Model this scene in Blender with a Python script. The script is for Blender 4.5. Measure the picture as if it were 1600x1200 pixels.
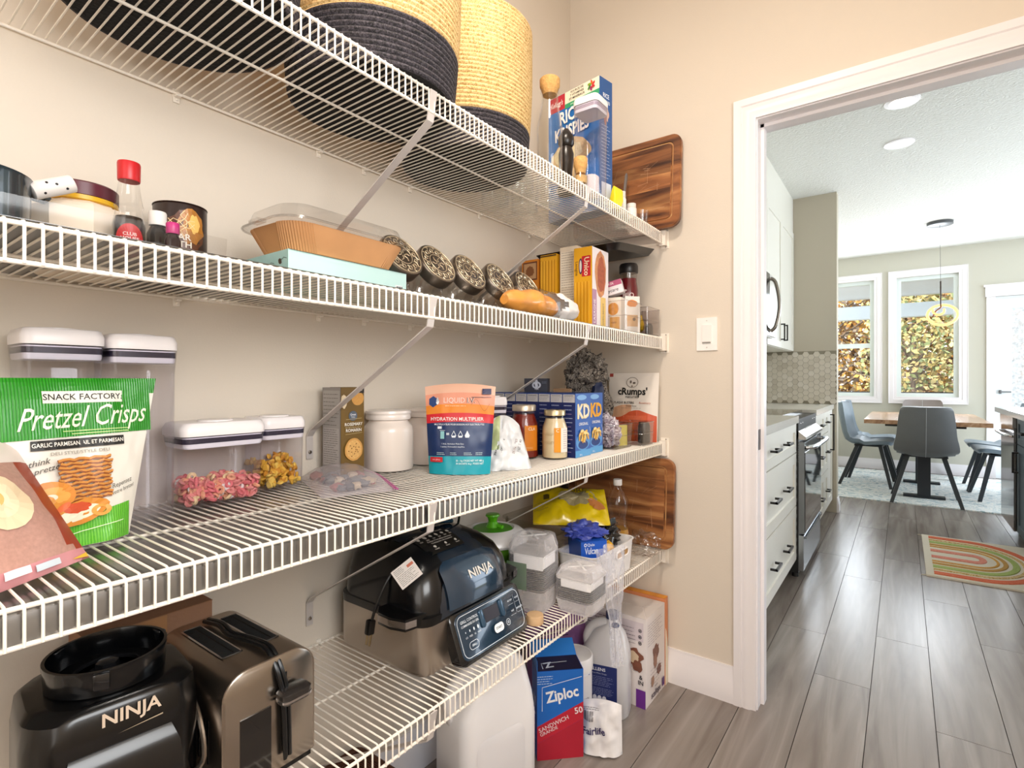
import bpy, bmesh, math, random
from mathutils import Vector as V, Matrix, noise
R = math.radians; PI = math.pi
for o in list(bpy.data.objects): bpy.data.objects.remove(o)
SC = bpy.context.scene; COL = SC.collection

# ---------------------------------------------------------------- camera, world, lights, exposure
cam = bpy.data.objects.new('camera', bpy.data.cameras.new('camera')); COL.objects.link(cam)
cam.location = (0, 0, 1.12); cam.rotation_euler = (R(90), 0, math.atan2(611, 827))
cam.data.sensor_width = 36; cam.data.lens = 36 * 827 / 1600; cam.data.shift_y = -4 / 1600
cam.data.clip_start = .02; cam.data.clip_end = 200
SC.camera = cam
vs = SC.view_settings; vs.view_transform = 'Standard'; vs.look = 'None'; vs.gamma = 1; vs.use_curve_mapping = False
vs.exposure = 0.25
SC.cycles.max_bounces = 10; SC.cycles.transparent_max_bounces = 24; SC.cycles.diffuse_bounces = 5
SC.cycles.caustics_reflective = False; SC.cycles.caustics_refractive = False
W = bpy.data.worlds.new('world'); SC.world = W; W.use_nodes = True
bg = W.node_tree.nodes['Background']; bg.inputs[0].default_value = (.80, .90, 1, 1); bg.inputs[1].default_value = 3.2

def area(name, loc, rot, size, power, col, size_y=None, shape=None, spread=None):
    l = bpy.data.lights.new(name, 'AREA'); l.energy = power; l.color = col; l.size = size
    if size_y: l.shape = 'RECTANGLE'; l.size_y = size_y
    if shape: l.shape = shape
    if spread: l.spread = R(spread)
    o = bpy.data.objects.new(name, l); o.location = loc; o.rotation_euler = [R(a) for a in rot]; COL.objects.link(o); return o
sun = bpy.data.lights.new('sun', 'SUN'); sun.energy = 7; sun.angle = R(2); sun.color = (1, .93, .8)
so = bpy.data.objects.new('sun', sun); so.rotation_euler = (R(48), 0, R(-25)); COL.objects.link(so)
WARM = (1, .875, .75); DAY = (.86, .93, 1)
area('pantry_lamp_light', (-.40, .55, 2.60), (0, 0, 0), .26, 20, WARM, shape='DISK')
area('pantry_back_fill_light', (.0, -1.14, 1.6), (90, 0, 0), 1.2, 12, (1, .97, .94), 1.9)  # unseen soft fill added behind the camera; the back wall has no window
area('pantry_side_fill_light', (.60, .10, 1.60), (0, 90, 0), .75, 20, (.95, .98, 1), .95)  # unseen fill added to brighten the left wall
area('kitchen_patio_light', (3.1, 5.6, 1.35), (0, 90, 0), 2.2, 50, DAY, 4.4)
area('dining_window_light', (.24, 8.2, 1.7), (-90, 0, 0), .55, 22, DAY, 1.3)
area('dining_window_light', (-.6, 8.2, 1.7), (-90, 0, 0), .5, 16, DAY, 1.3)
area('dining_door_light', (1.3, 8.15, 1.2), (-90, 0, 0), .7, 34, DAY, 1.9)

# ---------------------------------------------------------------- materials
def lin(h):
    h = h.lstrip('#'); c = [int(h[i:i + 2], 16) / 255 for i in (0, 2, 4)]
    return tuple((x / 12.92 if x <= .04045 else ((x + .055) / 1.055) ** 2.4) for x in c)
MC = {}
def mt(hexc, rough=.5, metal=0, var=.05, vs_=6, bump=0, bs=60, em=0, coat=0, sub=0):
    """procedural principled material: colour varied by noise, optional fine bump"""
    key = (hexc, rough, metal, var, vs_, bump, bs, em, coat)
    if key in MC: return MC[key]
    m = bpy.data.materials.new('m_' + hexc.strip('#')); m.use_nodes = True; n = m.node_tree.nodes; l = m.node_tree.links
    p = n['Principled BSDF']; p.inputs['Roughness'].default_value = rough; p.inputs['Metallic'].default_value = metal
    c = lin(hexc); tc = n.new('ShaderNodeTexCoord')
    if var > 0:
        nz = n.new('ShaderNodeTexNoise'); nz.inputs['Scale'].default_value = vs_; nz.inputs['Detail'].default_value = 3
        l.new(tc.outputs['Object'], nz.inputs['Vector'])
        mx = n.new('ShaderNodeMix'); mx.data_type = 'RGBA'
        mx.inputs[6].default_value = (*[x * (1 - var) for x in c], 1); mx.inputs[7].default_value = (*[min(1, x * (1 + var)) for x in c], 1)
        l.new(nz.outputs['Fac'], mx.inputs[0]); l.new(mx.outputs[2], p.inputs['Base Color'])
    else: p.inputs['Base Color'].default_value = (*c, 1)
    if bump:
        nb = n.new('ShaderNodeTexNoise'); nb.inputs['Scale'].default_value = bs; nb.inputs['Detail'].default_value = 4
        bp = n.new('ShaderNodeBump'); bp.inputs['Strength'].default_value = bump; bp.inputs['Distance'].default_value = .01
        l.new(tc.outputs['Object'], nb.inputs['Vector']); l.new(nb.outputs['Fac'], bp.inputs['Height']); l.new(bp.outputs['Normal'], p.inputs['Normal'])
    if em: p.inputs['Emission Color'].default_value = (*c, 1); p.inputs['Emission Strength'].default_value = em
    if coat: p.inputs['Coat Weight'].default_value = coat
    MC[key] = m; return m
def clear(hexc='#ffffff', gloss=.1, rough=.05, key=None):
    """thin clear plastic or glass: mostly see-through, mirror at glancing angles"""
    k = ('clear', hexc, gloss, rough)
    if k in MC: return MC[k]
    m = bpy.data.materials.new('clear_' + hexc.strip('#')); m.use_nodes = True; n = m.node_tree.nodes; l = m.node_tree.links
    n.remove(n['Principled BSDF']); out = n['Material Output']
    t = n.new('ShaderNodeBsdfTransparent'); t.inputs[0].default_value = (*[c_ ** .16 for c_ in lin(hexc)], 1)
    g = n.new('ShaderNodeBsdfGlossy'); g.inputs['Roughness'].default_value = rough
    lw = n.new('ShaderNodeLayerWeight'); lw.inputs['Blend'].default_value = .5
    pw_ = n.new('ShaderNodeMath'); pw_.operation = 'POWER'; pw_.inputs[1].default_value = 3.5; l.new(lw.outputs['Facing'], pw_.inputs[0])
    ma = n.new('ShaderNodeMath'); ma.operation = 'MULTIPLY_ADD'; ma.inputs[1].default_value = .55; ma.inputs[2].default_value = gloss * .45; ma.use_clamp = True
    l.new(pw_.outputs[0], ma.inputs[0])
    mx = n.new('ShaderNodeMixShader'); l.new(ma.outputs[0], mx.inputs[0]); l.new(t.outputs[0], mx.inputs[1]); l.new(g.outputs[0], mx.inputs[2])
    l.new(mx.outputs[0], out.inputs['Surface']); MC[k] = m; return m
def frost(a=.3, hexc='#f4f2f2', rough=.25):
    """hazy plastic film: see-through mixed with a milky glossy surface"""
    k = ('frost', a, hexc, rough)
    if k in MC: return MC[k]
    m = bpy.data.materials.new('hazy_film'); m.use_nodes = True; n = m.node_tree.nodes; l = m.node_tree.links; p = n['Principled BSDF']
    p.inputs['Base Color'].default_value = (*lin(hexc), 1); p.inputs['Roughness'].default_value = rough
    t = n.new('ShaderNodeBsdfTransparent'); lw = n.new('ShaderNodeLayerWeight'); lw.inputs['Blend'].default_value = .5
    nz = n.new('ShaderNodeTexNoise'); nz.inputs['Scale'].default_value = 45; tc = n.new('ShaderNodeTexCoord'); l.new(tc.outputs['Object'], nz.inputs['Vector'])
    m1 = n.new('ShaderNodeMath'); m1.operation = 'MULTIPLY_ADD'; m1.inputs[1].default_value = .35; l.new(lw.outputs['Facing'], m1.inputs[0])
    m2 = n.new('ShaderNodeMath'); m2.operation = 'MULTIPLY'; m2.inputs[1].default_value = a * 2; l.new(nz.outputs['Fac'], m2.inputs[0]); l.new(m2.outputs[0], m1.inputs[2]); m1.use_clamp = True
    mx = n.new('ShaderNodeMixShader'); l.new(m1.outputs[0], mx.inputs[0]); l.new(t.outputs[0], mx.inputs[1]); l.new(p.outputs[0], mx.inputs[2]); l.new(mx.outputs[0], n['Material Output'].inputs['Surface'])
    MC[k] = m; return m
def wood(name, c1, c2, c3, axis=1, scale=1, rough=.45, rnd=True, stretch=14, bump=.05, contrast=.35, tint=.28):
    m = bpy.data.materials.new(name); m.use_nodes = True; n = m.node_tree.nodes; l = m.node_tree.links
    p = n['Principled BSDF']; p.inputs['Roughness'].default_value = rough
    tc = n.new('ShaderNodeTexCoord'); mp = n.new('ShaderNodeMapping'); s = [scale * stretch] * 3; s[axis] = scale
    mp.inputs['Scale'].default_value = s; l.new(tc.outputs['Object'], mp.inputs['Vector'])
    oi = n.new('ShaderNodeObjectInfo'); ad = n.new('ShaderNodeVectorMath'); ad.operation = 'ADD'
    sc = n.new('ShaderNodeMath'); sc.operation = 'MULTIPLY'; sc.inputs[1].default_value = 37 if rnd else 0
    l.new(oi.outputs['Random'], sc.inputs[0]); l.new(mp.outputs[0], ad.inputs[0]); l.new(sc.outputs[0], ad.inputs[1])
    nz = n.new('ShaderNodeTexNoise'); nz.inputs['Scale'].default_value = 1; nz.inputs['Detail'].default_value = 6; nz.inputs['Distortion'].default_value = .8
    l.new(ad.outputs[0], nz.inputs['Vector'])
    cr = n.new('ShaderNodeValToRGB'); cr.color_ramp.elements[0].position = .5 - contrast / 2; cr.color_ramp.elements[1].position = .5 + contrast / 2
    cr.color_ramp.elements[0].color = (*lin(c1), 1); cr.color_ramp.elements[1].color = (*lin(c3), 1)
    e = cr.color_ramp.elements.new(.5); e.color = (*lin(c2), 1); l.new(nz.outputs['Fac'], cr.inputs[0])
    hs = n.new('ShaderNodeHueSaturation'); mr = n.new('ShaderNodeMapRange'); mr.inputs['To Min'].default_value = 1 - tint / 2; mr.inputs['To Max'].default_value = 1 + tint / 2
    l.new(oi.outputs['Random'], mr.inputs[0]); l.new(mr.outputs[0], hs.inputs['Value']); l.new(cr.outputs[0], hs.inputs['Color']); l.new(hs.outputs[0], p.inputs['Base Color'])
    bp = n.new('ShaderNodeBump'); bp.inputs['Strength'].default_value = bump; bp.inputs['Distance'].default_value = .01
    l.new(nz.outputs['Fac'], bp.inputs['Height']); l.new(bp.outputs[0], p.inputs['Normal']); return m
def wave_mat(name, c1, c2, sc, axis='Z', rough=.8, bump=.6, ns=90):
    """rope coils, ribs and weaves: bands along one axis with noise"""
    m = bpy.data.materials.new(name); m.use_nodes = True; n = m.node_tree.nodes; l = m.node_tree.links
    p = n['Principled BSDF']; p.inputs['Roughness'].default_value = rough; tc = n.new('ShaderNodeTexCoord')
    wv = n.new('ShaderNodeTexWave'); wv.bands_direction = axis; wv.inputs['Scale'].default_value = sc; wv.inputs['Distortion'].default_value = 1.2
    nz = n.new('ShaderNodeTexNoise'); nz.inputs['Scale'].default_value = ns
    l.new(tc.outputs['Object'], wv.inputs['Vector']); l.new(tc.outputs['Object'], nz.inputs['Vector'])
    ad = n.new('ShaderNodeMath'); ad.operation = 'MULTIPLY'; l.new(wv.outputs['Fac'], ad.inputs[0]); l.new(nz.outputs['Fac'], ad.inputs[1])
    cr = n.new('ShaderNodeValToRGB'); cr.color_ramp.elements[0].color = (*lin(c1), 1); cr.color_ramp.elements[1].color = (*lin(c2), 1); cr.color_ramp.elements[1].position = .6
    l.new(ad.outputs[0], cr.inputs[0]); l.new(cr.outputs[0], p.inputs['Base Color'])
    bp = n.new('ShaderNodeBump'); bp.inputs['Strength'].default_value = bump; bp.inputs['Distance'].default_value = .004
    l.new(ad.outputs[0], bp.inputs['Height']); l.new(bp.outputs[0], p.inputs['Normal']); return m
def speckle(name, cols, sc, rough=.8, metal=0):
    m = bpy.data.materials.new(name); m.use_nodes = True; n = m.node_tree.nodes; l = m.node_tree.links
    p = n['Principled BSDF']; p.inputs['Roughness'].default_value = rough; p.inputs['Metallic'].default_value = metal
    tc = n.new('ShaderNodeTexCoord'); nz = n.new('ShaderNodeTexNoise'); nz.inputs['Scale'].default_value = sc; nz.inputs['Detail'].default_value = 5; nz.inputs['Distortion'].default_value = 1.5
    l.new(tc.outputs['Object'], nz.inputs['Vector']); cr = n.new('ShaderNodeValToRGB'); cr.color_ramp.interpolation = 'CONSTANT'
    k = len(cols)
    for i, c in enumerate(cols):
        pos = 0 if i == 0 else .36 + .28 * i / k
        e = cr.color_ramp.elements[i] if i < 2 else cr.color_ramp.elements.new(pos)
        e.position = pos; e.color = (*lin(c), 1)
    l.new(nz.outputs['Fac'], cr.inputs[0]); l.new(cr.outputs[0], p.inputs['Base Color']); return m

WHITE = mt('#f2efec', .4); TRIM = mt('#efebed', .35, var=.015); WIRE = mt('#f0e8dc', .35, var=.02)
PLASTIC = clear('#e4e2ee', .05); GLASS = clear('#f6f8f6', .09, .02); BLACK = mt('#060607', .3); DARK = mt('#17171a', .45)
STEEL = mt('#b9b2aa', .28, 1, .06, 30); CHROME = mt('#d8d8dc', .12, 1, 0); CARD = mt('#a47c5e', .85, bump=.1)

# ---------------------------------------------------------------- geometry helpers
def nb(): return bmesh.new()
def box(bm, x0, x1, y0, y1, z0, z1, mi=0, T=None):
    vs = [bm.verts.new((x, y, z)) for z in (z0, z1) for y in (y0, y1) for x in (x0, x1)]
    for f in ((0, 2, 3, 1), (4, 5, 7, 6), (0, 1, 5, 4), (2, 6, 7, 3), (0, 4, 6, 2), (1, 3, 7, 5)):
        fc = bm.faces.new([vs[i] for i in f]); fc.material_index = mi
    if T is not None: bmesh.ops.transform(bm, matrix=T, verts=vs)
    return vs
def loft(bm, secs, mi=0, cap0=True, cap1=True, T=None, flip=False):
    """secs: list of rings (lists of 3-D points, same count)"""
    rings = [[bm.verts.new(p) for p in s] for s in secs]; n = len(rings[0])
    for a, b in zip(rings, rings[1:]):
        for i in range(n):
            j = (i + 1) % n; f = bm.faces.new((a[i], a[j], b[j], b[i])); f.material_index = mi
    if cap0: bm.faces.new(list(reversed(rings[0]))).material_index = mi
    if cap1: bm.faces.new(rings[-1]).material_index = mi
    vs = [v for r in rings for v in r]
    if T is not None: bmesh.ops.transform(bm, matrix=T, verts=vs)
    return vs
def circ(r, z, n=28, cx=0, cy=0, ry=None, ph=0):
    ry = r if ry is None else ry
    return [(cx + r * math.cos(2 * PI * i / n + ph), cy + ry * math.sin(2 * PI * i / n + ph), z) for i in range(n)]
def rrect(w, d, r, z, n=4, cx=0, cy=0):
    r = min(r, w / 2 - 1e-4, d / 2 - 1e-4); o = []
    for (sx, sy, a0) in ((1, -1, -90), (1, 1, 0), (-1, 1, 90), (-1, -1, 180)):
        for k in range(n + 1):
            a = R(a0 + 90 * k / n); o.append((cx + sx * (w / 2 - r) + r * math.cos(a), cy + sy * (d / 2 - r) + r * math.sin(a), z))
    return o
def lathe(bm, prof, n=28, mi=0, cx=0, cy=0, T=None, cap0=True, cap1=True, sy=1, ph=0):
    return loft(bm, [circ(max(r, 1e-4), z, n, cx, cy, max(r, 1e-4) * sy, ph) for r, z in prof], mi, cap0, cap1, T)
def tube(bm, pts, r, n=8, mi=0, closed=False, cap=True, sq=1):
    pts = [V(p) for p in pts]; rings = []; m = len(pts); up = None
    for i, p in enumerate(pts):
        if closed: t = pts[(i + 1) % m] - pts[i - 1]
        else: t = pts[min(i + 1, m - 1)] - pts[max(i - 1, 0)]
        t.normalize()
        if up is None: up = V((0, 0, 1)) if abs(t.z) < .9 else V((1, 0, 0))
        a = t.cross(up).normalized(); up = a.cross(t).normalized()
        rr = r[i] if isinstance(r, (list, tuple)) else r
        rings.append([bm.verts.new(p + a * rr * math.cos(2 * PI * k / n) + up * rr * sq * math.sin(2 * PI * k / n)) for k in range(n)])
    q = list(zip(rings, rings[1:])) + ([(rings[-1], rings[0])] if closed else [])
    for a, b in q:
        for i in range(n):
            j = (i + 1) % n; bm.faces.new((a[i], a[j], b[j], b[i])).material_index = mi
    if cap and not closed:
        bm.faces.new(list(reversed(rings[0]))).material_index = mi; bm.faces.new(rings[-1]).material_index = mi
    return [v for g in rings for v in g]
def smooth_path(pts, k=6):
    pts = [V(p) for p in pts]; P = [pts[0]] + pts + [pts[-1]]; o = []
    for i in range(1, len(P) - 2):
        for s in range(k):
            t = s / k; a, b, c, d = P[i - 1], P[i], P[i + 1], P[i + 2]
            o.append(.5 * ((2 * b) + (c - a) * t + (2 * a - 5 * b + 4 * c - d) * t * t + (3 * b - a - 3 * c + d) * t ** 3))
    o.append(pts[-1]); return o
def prism(bm, pts, h0, h1, mi=0, T=None):
    return loft(bm, [[(x, y, h0) for x, y in pts], [(x, y, h1) for x, y in pts]], mi, T=T)
def capends(bm):
    bmesh.ops.holes_fill(bm, edges=[e for e in bm.edges if e.is_boundary], sides=0)
def gridsurf(bm, f, nu, nv, mi=0, closeu=False, mif=None):
    g = [[bm.verts.new(f(i / nu, j / nv)) for i in range(nu if closeu else nu + 1)] for j in range(nv + 1)]
    for j in range(nv):
        for i in range(nu):
            i2 = (i + 1) % nu if closeu else i + 1
            fc = bm.faces.new((g[j][i], g[j][i2], g[j + 1][i2], g[j + 1][i])); fc.material_index = mif((i + .5) / nu, (j + .5) / nv) if mif else mi
    return g
def setp(o, label=None, cat=None, group=None, kind=None):
    if label: o['label'] = label
    if cat: o['category'] = cat
    if group: o['group'] = group
    if kind: o['kind'] = kind
    return o
def obj(name, bm, mats, parent=None, bev=0, seg=2, ang=40, loc=None, fixn=True):
    if bev: bmesh.ops.bevel(bm, geom=[e for e in bm.edges if len(e.link_faces) == 2 and e.calc_face_angle(0) > R(30)], offset=bev, segments=seg, affect='EDGES', profile=.5, clamp_overlap=True)
    if fixn: bmesh.ops.recalc_face_normals(bm, faces=bm.faces)
    me = bpy.data.meshes.new(name); bm.to_mesh(me); bm.free()
    for m in (mats if isinstance(mats, (list, tuple)) else [mats]): me.materials.append(m)
    me.shade_smooth(); me.set_sharp_from_angle(angle=R(ang))
    o = bpy.data.objects.new(name, me); COL.objects.link(o)
    if parent: o.parent = parent
    if loc: o.location = loc
    return o
def thing(name, label, cat, loc=(0, 0, 0), rz=0, group=None, rx=0, ry=0):
    o = bpy.data.objects.new(name, None); COL.objects.link(o); o.empty_display_size = .02
    o.location = loc; o.rotation_euler = (R(rx), R(ry), R(rz)); return setp(o, label, cat, group)
def struct(name, bm, m, bev=0, parent=None):
    o = obj(name, bm, m, parent, bev)
    if not parent: o['kind'] = 'structure'
    return o
def dup(root, loc=None, rz=None, label=None, group=None):
    r = root.copy(); COL.objects.link(r)
    if loc is not None: r.location = loc
    if rz is not None: r.rotation_euler = (root.rotation_euler[0], root.rotation_euler[1], R(rz))
    if label: r['label'] = label
    if group: r['group'] = group
    for ch in list(root.children):
        c = ch.copy(); COL.objects.link(c); c.parent = r
        for g in list(ch.children):
            d = g.copy(); COL.objects.link(d); d.parent = c
    return r

# printing on any surface: surf(x, z, lift) -> local point; everything printed on a thing is one flat label mesh
TX = {}
def textgeo(s, bold, shear):
    k = (s, bold, shear)
    if k not in TX:
        c = bpy.data.curves.new('t', 'FONT'); c.body = s; c.size = 1; c.align_x = 'CENTER'; c.align_y = 'CENTER'; c.resolution_u = 2; c.offset = bold; c.shear = shear
        o = bpy.data.objects.new('t', c); COL.objects.link(o)
        me = bpy.data.meshes.new_from_object(o)
        TX[k] = ([tuple(v.co) for v in me.vertices], [tuple(p.vertices) for p in me.polygons])
        bpy.data.objects.remove(o); bpy.data.curves.remove(c); bpy.data.meshes.remove(me)
    return TX[k]
class Print:
    def __init__(s, surf, lift=.0005): s.f = surf; s.v = []; s.p = []; s.m = []; s.mats = []; s.k = 0; s.lift = lift
    def mi(s, m):
        if isinstance(m, str): m = mt(m, .45, var=.03)
        if m not in s.mats: s.mats.append(m)
        return s.mats.index(m)
    def add(s, pts, faces, m):
        L = s.lift + s.k * .00025; b = len(s.v); s.k += 1
        s.v += [s.f(x, z, L) for x, z in pts]; s.p += [tuple(b + i for i in f) for f in faces]; s.m += [s.mi(m)] * len(faces)
    def rect(s, x0, z0, x1, z1, m, n=6):
        n2 = max(1, n); pts = [(x0 + (x1 - x0) * i / n2, z0 + (z1 - z0) * j / n2) for j in range(n2 + 1) for i in range(n2 + 1)]
        s.add(pts, [(j * (n2 + 1) + i, j * (n2 + 1) + i + 1, (j + 1) * (n2 + 1) + i + 1, (j + 1) * (n2 + 1) + i) for j in range(n2) for i in range(n2)], m)
    def disc(s, cx, cz, rx, rz, m, n=20, rot=0, jit=0, inner=0):
        rnd = random.Random(int(abs(cx * 9999) + abs(cz * 777) * 10)); pts = []; ca, sa = math.cos(rot), math.sin(rot)
        rings = (.5, 1) if not inner else (inner, 1)
        if not inner: pts.append((cx, cz))
        base = len(pts); js = [1 + jit * (rnd.random() - .5) for _ in range(n)]
        for q in rings:
            for i in range(n):
                a = 2 * PI * i / n; x = rx * q * js[i] * math.cos(a); z = rz * q * js[i] * math.sin(a); pts.append((cx + x * ca - z * sa, cz + x * sa + z * ca))
        fs = [] if inner else [(0, 1 + i, 1 + (i + 1) % n) for i in range(n)]
        fs += [(base + i, base + n + i, base + n + (i + 1) % n, base + (i + 1) % n) for i in range(n)]
        s.add(pts, fs, m)
    def poly(s, pts, m): s.add(pts, [tuple(range(len(pts)))], m)
    def line(s, pts, w, m):
        P = []; F = []
        for i, (x, z) in enumerate(pts):
            a = pts[max(i - 1, 0)]; b = pts[min(i + 1, len(pts) - 1)]; dx, dz = b[0] - a[0], b[1] - a[1]; L = math.hypot(dx, dz) or 1
            P += [(x - dz / L * w / 2, z + dx / L * w / 2), (x + dz / L * w / 2, z - dx / L * w / 2)]
        F = [(2 * i, 2 * i + 1, 2 * i + 3, 2 * i + 2) for i in range(len(pts) - 1)]; s.add(P, F, m)
    def area(s, x0, x1, f0, f1, m, n=20, k=8):
        P = []; F = []
        for i in range(n + 1):
            x = x0 + (x1 - x0) * i / n; a, c = f0(x), f1(x)
            P += [(x, a + (c - a) * j / k) for j in range(k + 1)]
        for i in range(n):
            for j in range(k): q = i * (k + 1) + j; F.append((q, q + k + 1, q + k + 2, q + 1))
        s.add(P, F, m)
    def text(s, t, cx, cz, size, m, bold=0, shear=0, sx=1, rot=0):
        vs_, fs = textgeo(t, bold, shear); ca, sa = math.cos(R(rot)), math.sin(R(rot))
        s.add([(cx + size * (x * sx * ca - y * sa), cz + size * (x * sx * sa + y * ca)) for x, y, _ in vs_], fs, m)
    def lines(s, x0, x1, z0, z1, n, m, w=.0008, seed=1):
        """rows of unreadably small type, as broken strokes"""
        rnd = random.Random(seed); P = []; F = []
        for i in range(n):
            z = z1 + (z0 - z1) * (i + .5) / n; x = x0
            e = x1 - (x1 - x0) * rnd.random() * .3
            while x < e:
                d = (x1 - x0) * (.05 + rnd.random() * .12); b = len(P); P += [(x, z), (min(x + d, e), z), (min(x + d, e), z + w), (x, z + w)]; F.append((b, b + 1, b + 2, b + 3)); x += d * 1.25
        s.add(P, F, m)
    def build(s, name, parent):
        me = bpy.data.meshes.new(name); me.from_pydata(s.v, [], s.p)
        for m in s.mats: me.materials.append(m)
        me.polygons.foreach_set('material_index', s.m); me.update()
        o = bpy.data.objects.new(name, me); COL.objects.link(o); o.parent = parent; return o
# surfaces of a box of width w, depth d with its front to -y
def S_front(d): return lambda x, z, L: (x, -d / 2 - L, z)
def S_left(w): return lambda y, z, L: (-w / 2 - L, -y, z)
def S_right(w): return lambda y, z, L: (w / 2 + L, y, z)
def S_top(h): return lambda x, y, L: (x, y, h + L)
def S_cyl(rf):
    def f(x, z, L):
        r = rf(z) if callable(rf) else rf
        a = x / (rf(0.05) if callable(rf) else rf); return ((r + L) * math.sin(a), -(r + L) * math.cos(a), z)
    return f

# ---------------------------------------------------------------- setting
WX = -1.132; DY = 1.947; DT = .125; CEIL = 2.74
WALLP = mt('#ddd2c3', .75, var=.03, vs_=1.2, bump=.05, bs=220); WALLK = mt('#c6c3b5', .75, var=.02, vs_=1.2, bump=.05, bs=220)
def popcorn():
    m = mt('#e6e6e1', .9, var=.04, vs_=90, bump=.9, bs=75); return m
b = nb(); box(b, WX - .12, WX, -1.2, DY, 0, CEIL); struct('wall_left', b, WALLP)
OX0, OX1, OH = -.398, .40, 2.012
b = nb(); box(b, WX - .12, OX0 - .02, DY, DY + DT, 0, CEIL); box(b, OX1 + .02, 3.2, DY, DY + DT, 0, CEIL); box(b, OX0 - .02, OX1 + .02, DY, DY + DT, OH + .02, CEIL)
dw = struct('wall_far', b, WALLP)
b = nb(); box(b, .62, .74, -1.2, DY, 0, CEIL); struct('wall_right', b, WALLP)
b = nb(); box(b, WX - .12, .74, -1.32, -1.2, 0, CEIL); struct('wall_back', b, WALLP)
b = nb(); box(b, WX - .12, .74, -1.32, DY + .01, CEIL, CEIL + .1); struct('ceiling', b, mt('#efe9e0', .9, bump=.5, bs=80))
b = nb(); box(b, WX - .24, WX, DY + DT, 8.24, 0, CEIL); struct('wall_kitchen', b, WALLK)
b = nb(); box(b, WX - .24, 3.3, DY + .011, 8.4, CEIL, CEIL + .1); struct('ceiling_kitchen', b, popcorn())
b = nb(); box(b, 3.2, 3.3, DY + DT, 3.2, 0, CEIL); box(b, 3.2, 3.3, 3.2, 8.4, 2.5, CEIL); box(b, 3.2, 3.3, 7.9, 8.4, 0, 2.5); struct('wall_patio', b, WALLK)
b = nb(); box(b, .600, .62, -.50, .70, 1.16, 1.20); box(b, .600, .62, -.50, .70, 2.00, 2.04); box(b, .600, .62, -.50, -.46, 1.20, 2.00); box(b, .600, .62, .66, .70, 1.20, 2.00); struct('window_3', b, TRIM, .002)  # unseen frame added around the side fill light; wall behind stays solid
# pantry ceiling lamp (above the frame)
t = thing('ceiling_lamp', 'round flush ceiling lamp above the pantry shelves', 'ceiling lamp', (-.40, .55, CEIL))
b = nb(); lathe(b, [(.12, 0), (.125, -.012), (.118, -.03)], 32); obj('base', b, TRIM, t)
b = nb(); lathe(b, [(.11, -.03), (.108, -.045), (.09, -.066)], 32); obj('diffuser', b, mt('#fff0dc', .4, em=3), t)

# floor: planks laid along y, each its own piece
b = nb(); box(b, WX - .24, 3.3, -1.32, 8.4, -.06, -.008); fl = struct('floor', b, mt('#2c2420', .9))
PLK = wood('floor_plank', '#6e635b', '#877d76', '#9d958e', 1, 1.3, .27, stretch=13, bump=.06, contrast=.5, tint=.12)
PW, PL = .18, 1.28; pb = nb(); box(pb, 0, PW - .0022, 0, PL - .0022, -.008, 0)
pm0 = obj('plank', pb, PLK, fl, bev=.0012, seg=1); pmesh = pm0.data; first = True
offs = {0: 2.825, -1: 2.326, -2: 3.99, 1: 3.45, 2: 3.0}
rnd = random.Random(4)
for k in range(-6, 19):
    x = -.094 + PW * k; y0 = offs.get(k, rnd.random() * PL + 2)
    y = y0 - math.ceil((y0 + 1.2) / PL) * PL
    while y < 8.24:
        if x < 3.1 and x > WX - .17:
            o = pm0 if first else bpy.data.objects.new('plank', pmesh)
            if not first: COL.objects.link(o); o.parent = fl
            first = False; o.location = (x, y, 0)
        y += PL
# skirting boards
def skirt(bm, L, T, h=.125):
    prof = [(0, 0), (.016, 0), (.016, h * .56), (.013, h * .62), (.0115, h * .78), (.007, h * .9), (.006, h), (0, h)]
    a = [V((0, y_, z_)) for y_, z_ in prof]; c = [V((L, y_, z_)) for y_, z_ in prof]
    loft(bm, [a, c], T=T)
b = nb(); skirt(b, WX * -1 - .471, Matrix.Translation((-.471, DY, 0)) @ Matrix.Rotation(PI, 4, 'Z')); struct('baseboard_far', b, TRIM)
b = nb(); skirt(b, DY + 1.2, Matrix.Translation((WX, DY, 0)) @ Matrix.Rotation(-PI / 2, 4, 'Z')); struct('baseboard_left', b, TRIM)
b = nb(); skirt(b, DY + 1.2, Matrix.Translation((.62, -1.2, 0)) @ Matrix.Rotation(PI / 2, 4, 'Z')); struct('baseboard_right', b, TRIM)
b = nb(); skirt(b, 1.9, Matrix.Translation((.79, 8.24, 0)) @ Matrix.Rotation(PI, 4, 'Z'), .13); skirt(b, 1.2, Matrix.Translation((3.2, 8.24, 0)) @ Matrix.Rotation(PI, 4, 'Z'), .13); struct('baseboard_dining', b, TRIM)
# doorway: jamb, stop and profiled casing
b = nb(); box(b, OX0 - .02, OX0, DY - .001, DY + DT + .001, 0, OH + .02); box(b, OX1, OX1 + .02, DY - .001, DY + DT + .001, 0, OH + .02); box(b, OX0, OX1, DY - .001, DY + DT + .001, OH, OH + .02)
box(b, OX0, OX0 + .011, DY + .045, DY + .085, 0, OH); box(b, OX1 - .011, OX1, DY + .045, DY + .085, 0, OH); box(b, OX0, OX1, DY + .045, DY + .085, OH - .011, OH)
struct('trim_1', b, TRIM, .0015)
def casing(name, x0, x1, h, y, sgn, w=.07):
    # mitred frame of a stepped profile around an opening
    prof = [(0, 0), (0, .010), (w * .22, .012), (w * .30, .0165), (w * .55, .0165), (w * .62, .0145), (w * .68, .0185), (w, .0185), (w, 0)]
    path = [((x0, 0), (-1, 0)), ((x0, h), (-1, 1)), ((x1, h), (1, 1)), ((x1, 0), (1, 0))]
    secs = [[(px + dx * a, y + sgn * d, pz + dz * a) for a, d in prof] for (px, pz), (dx, dz) in path]
    b = nb(); loft(b, secs); return struct(name, b, TRIM)
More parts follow.
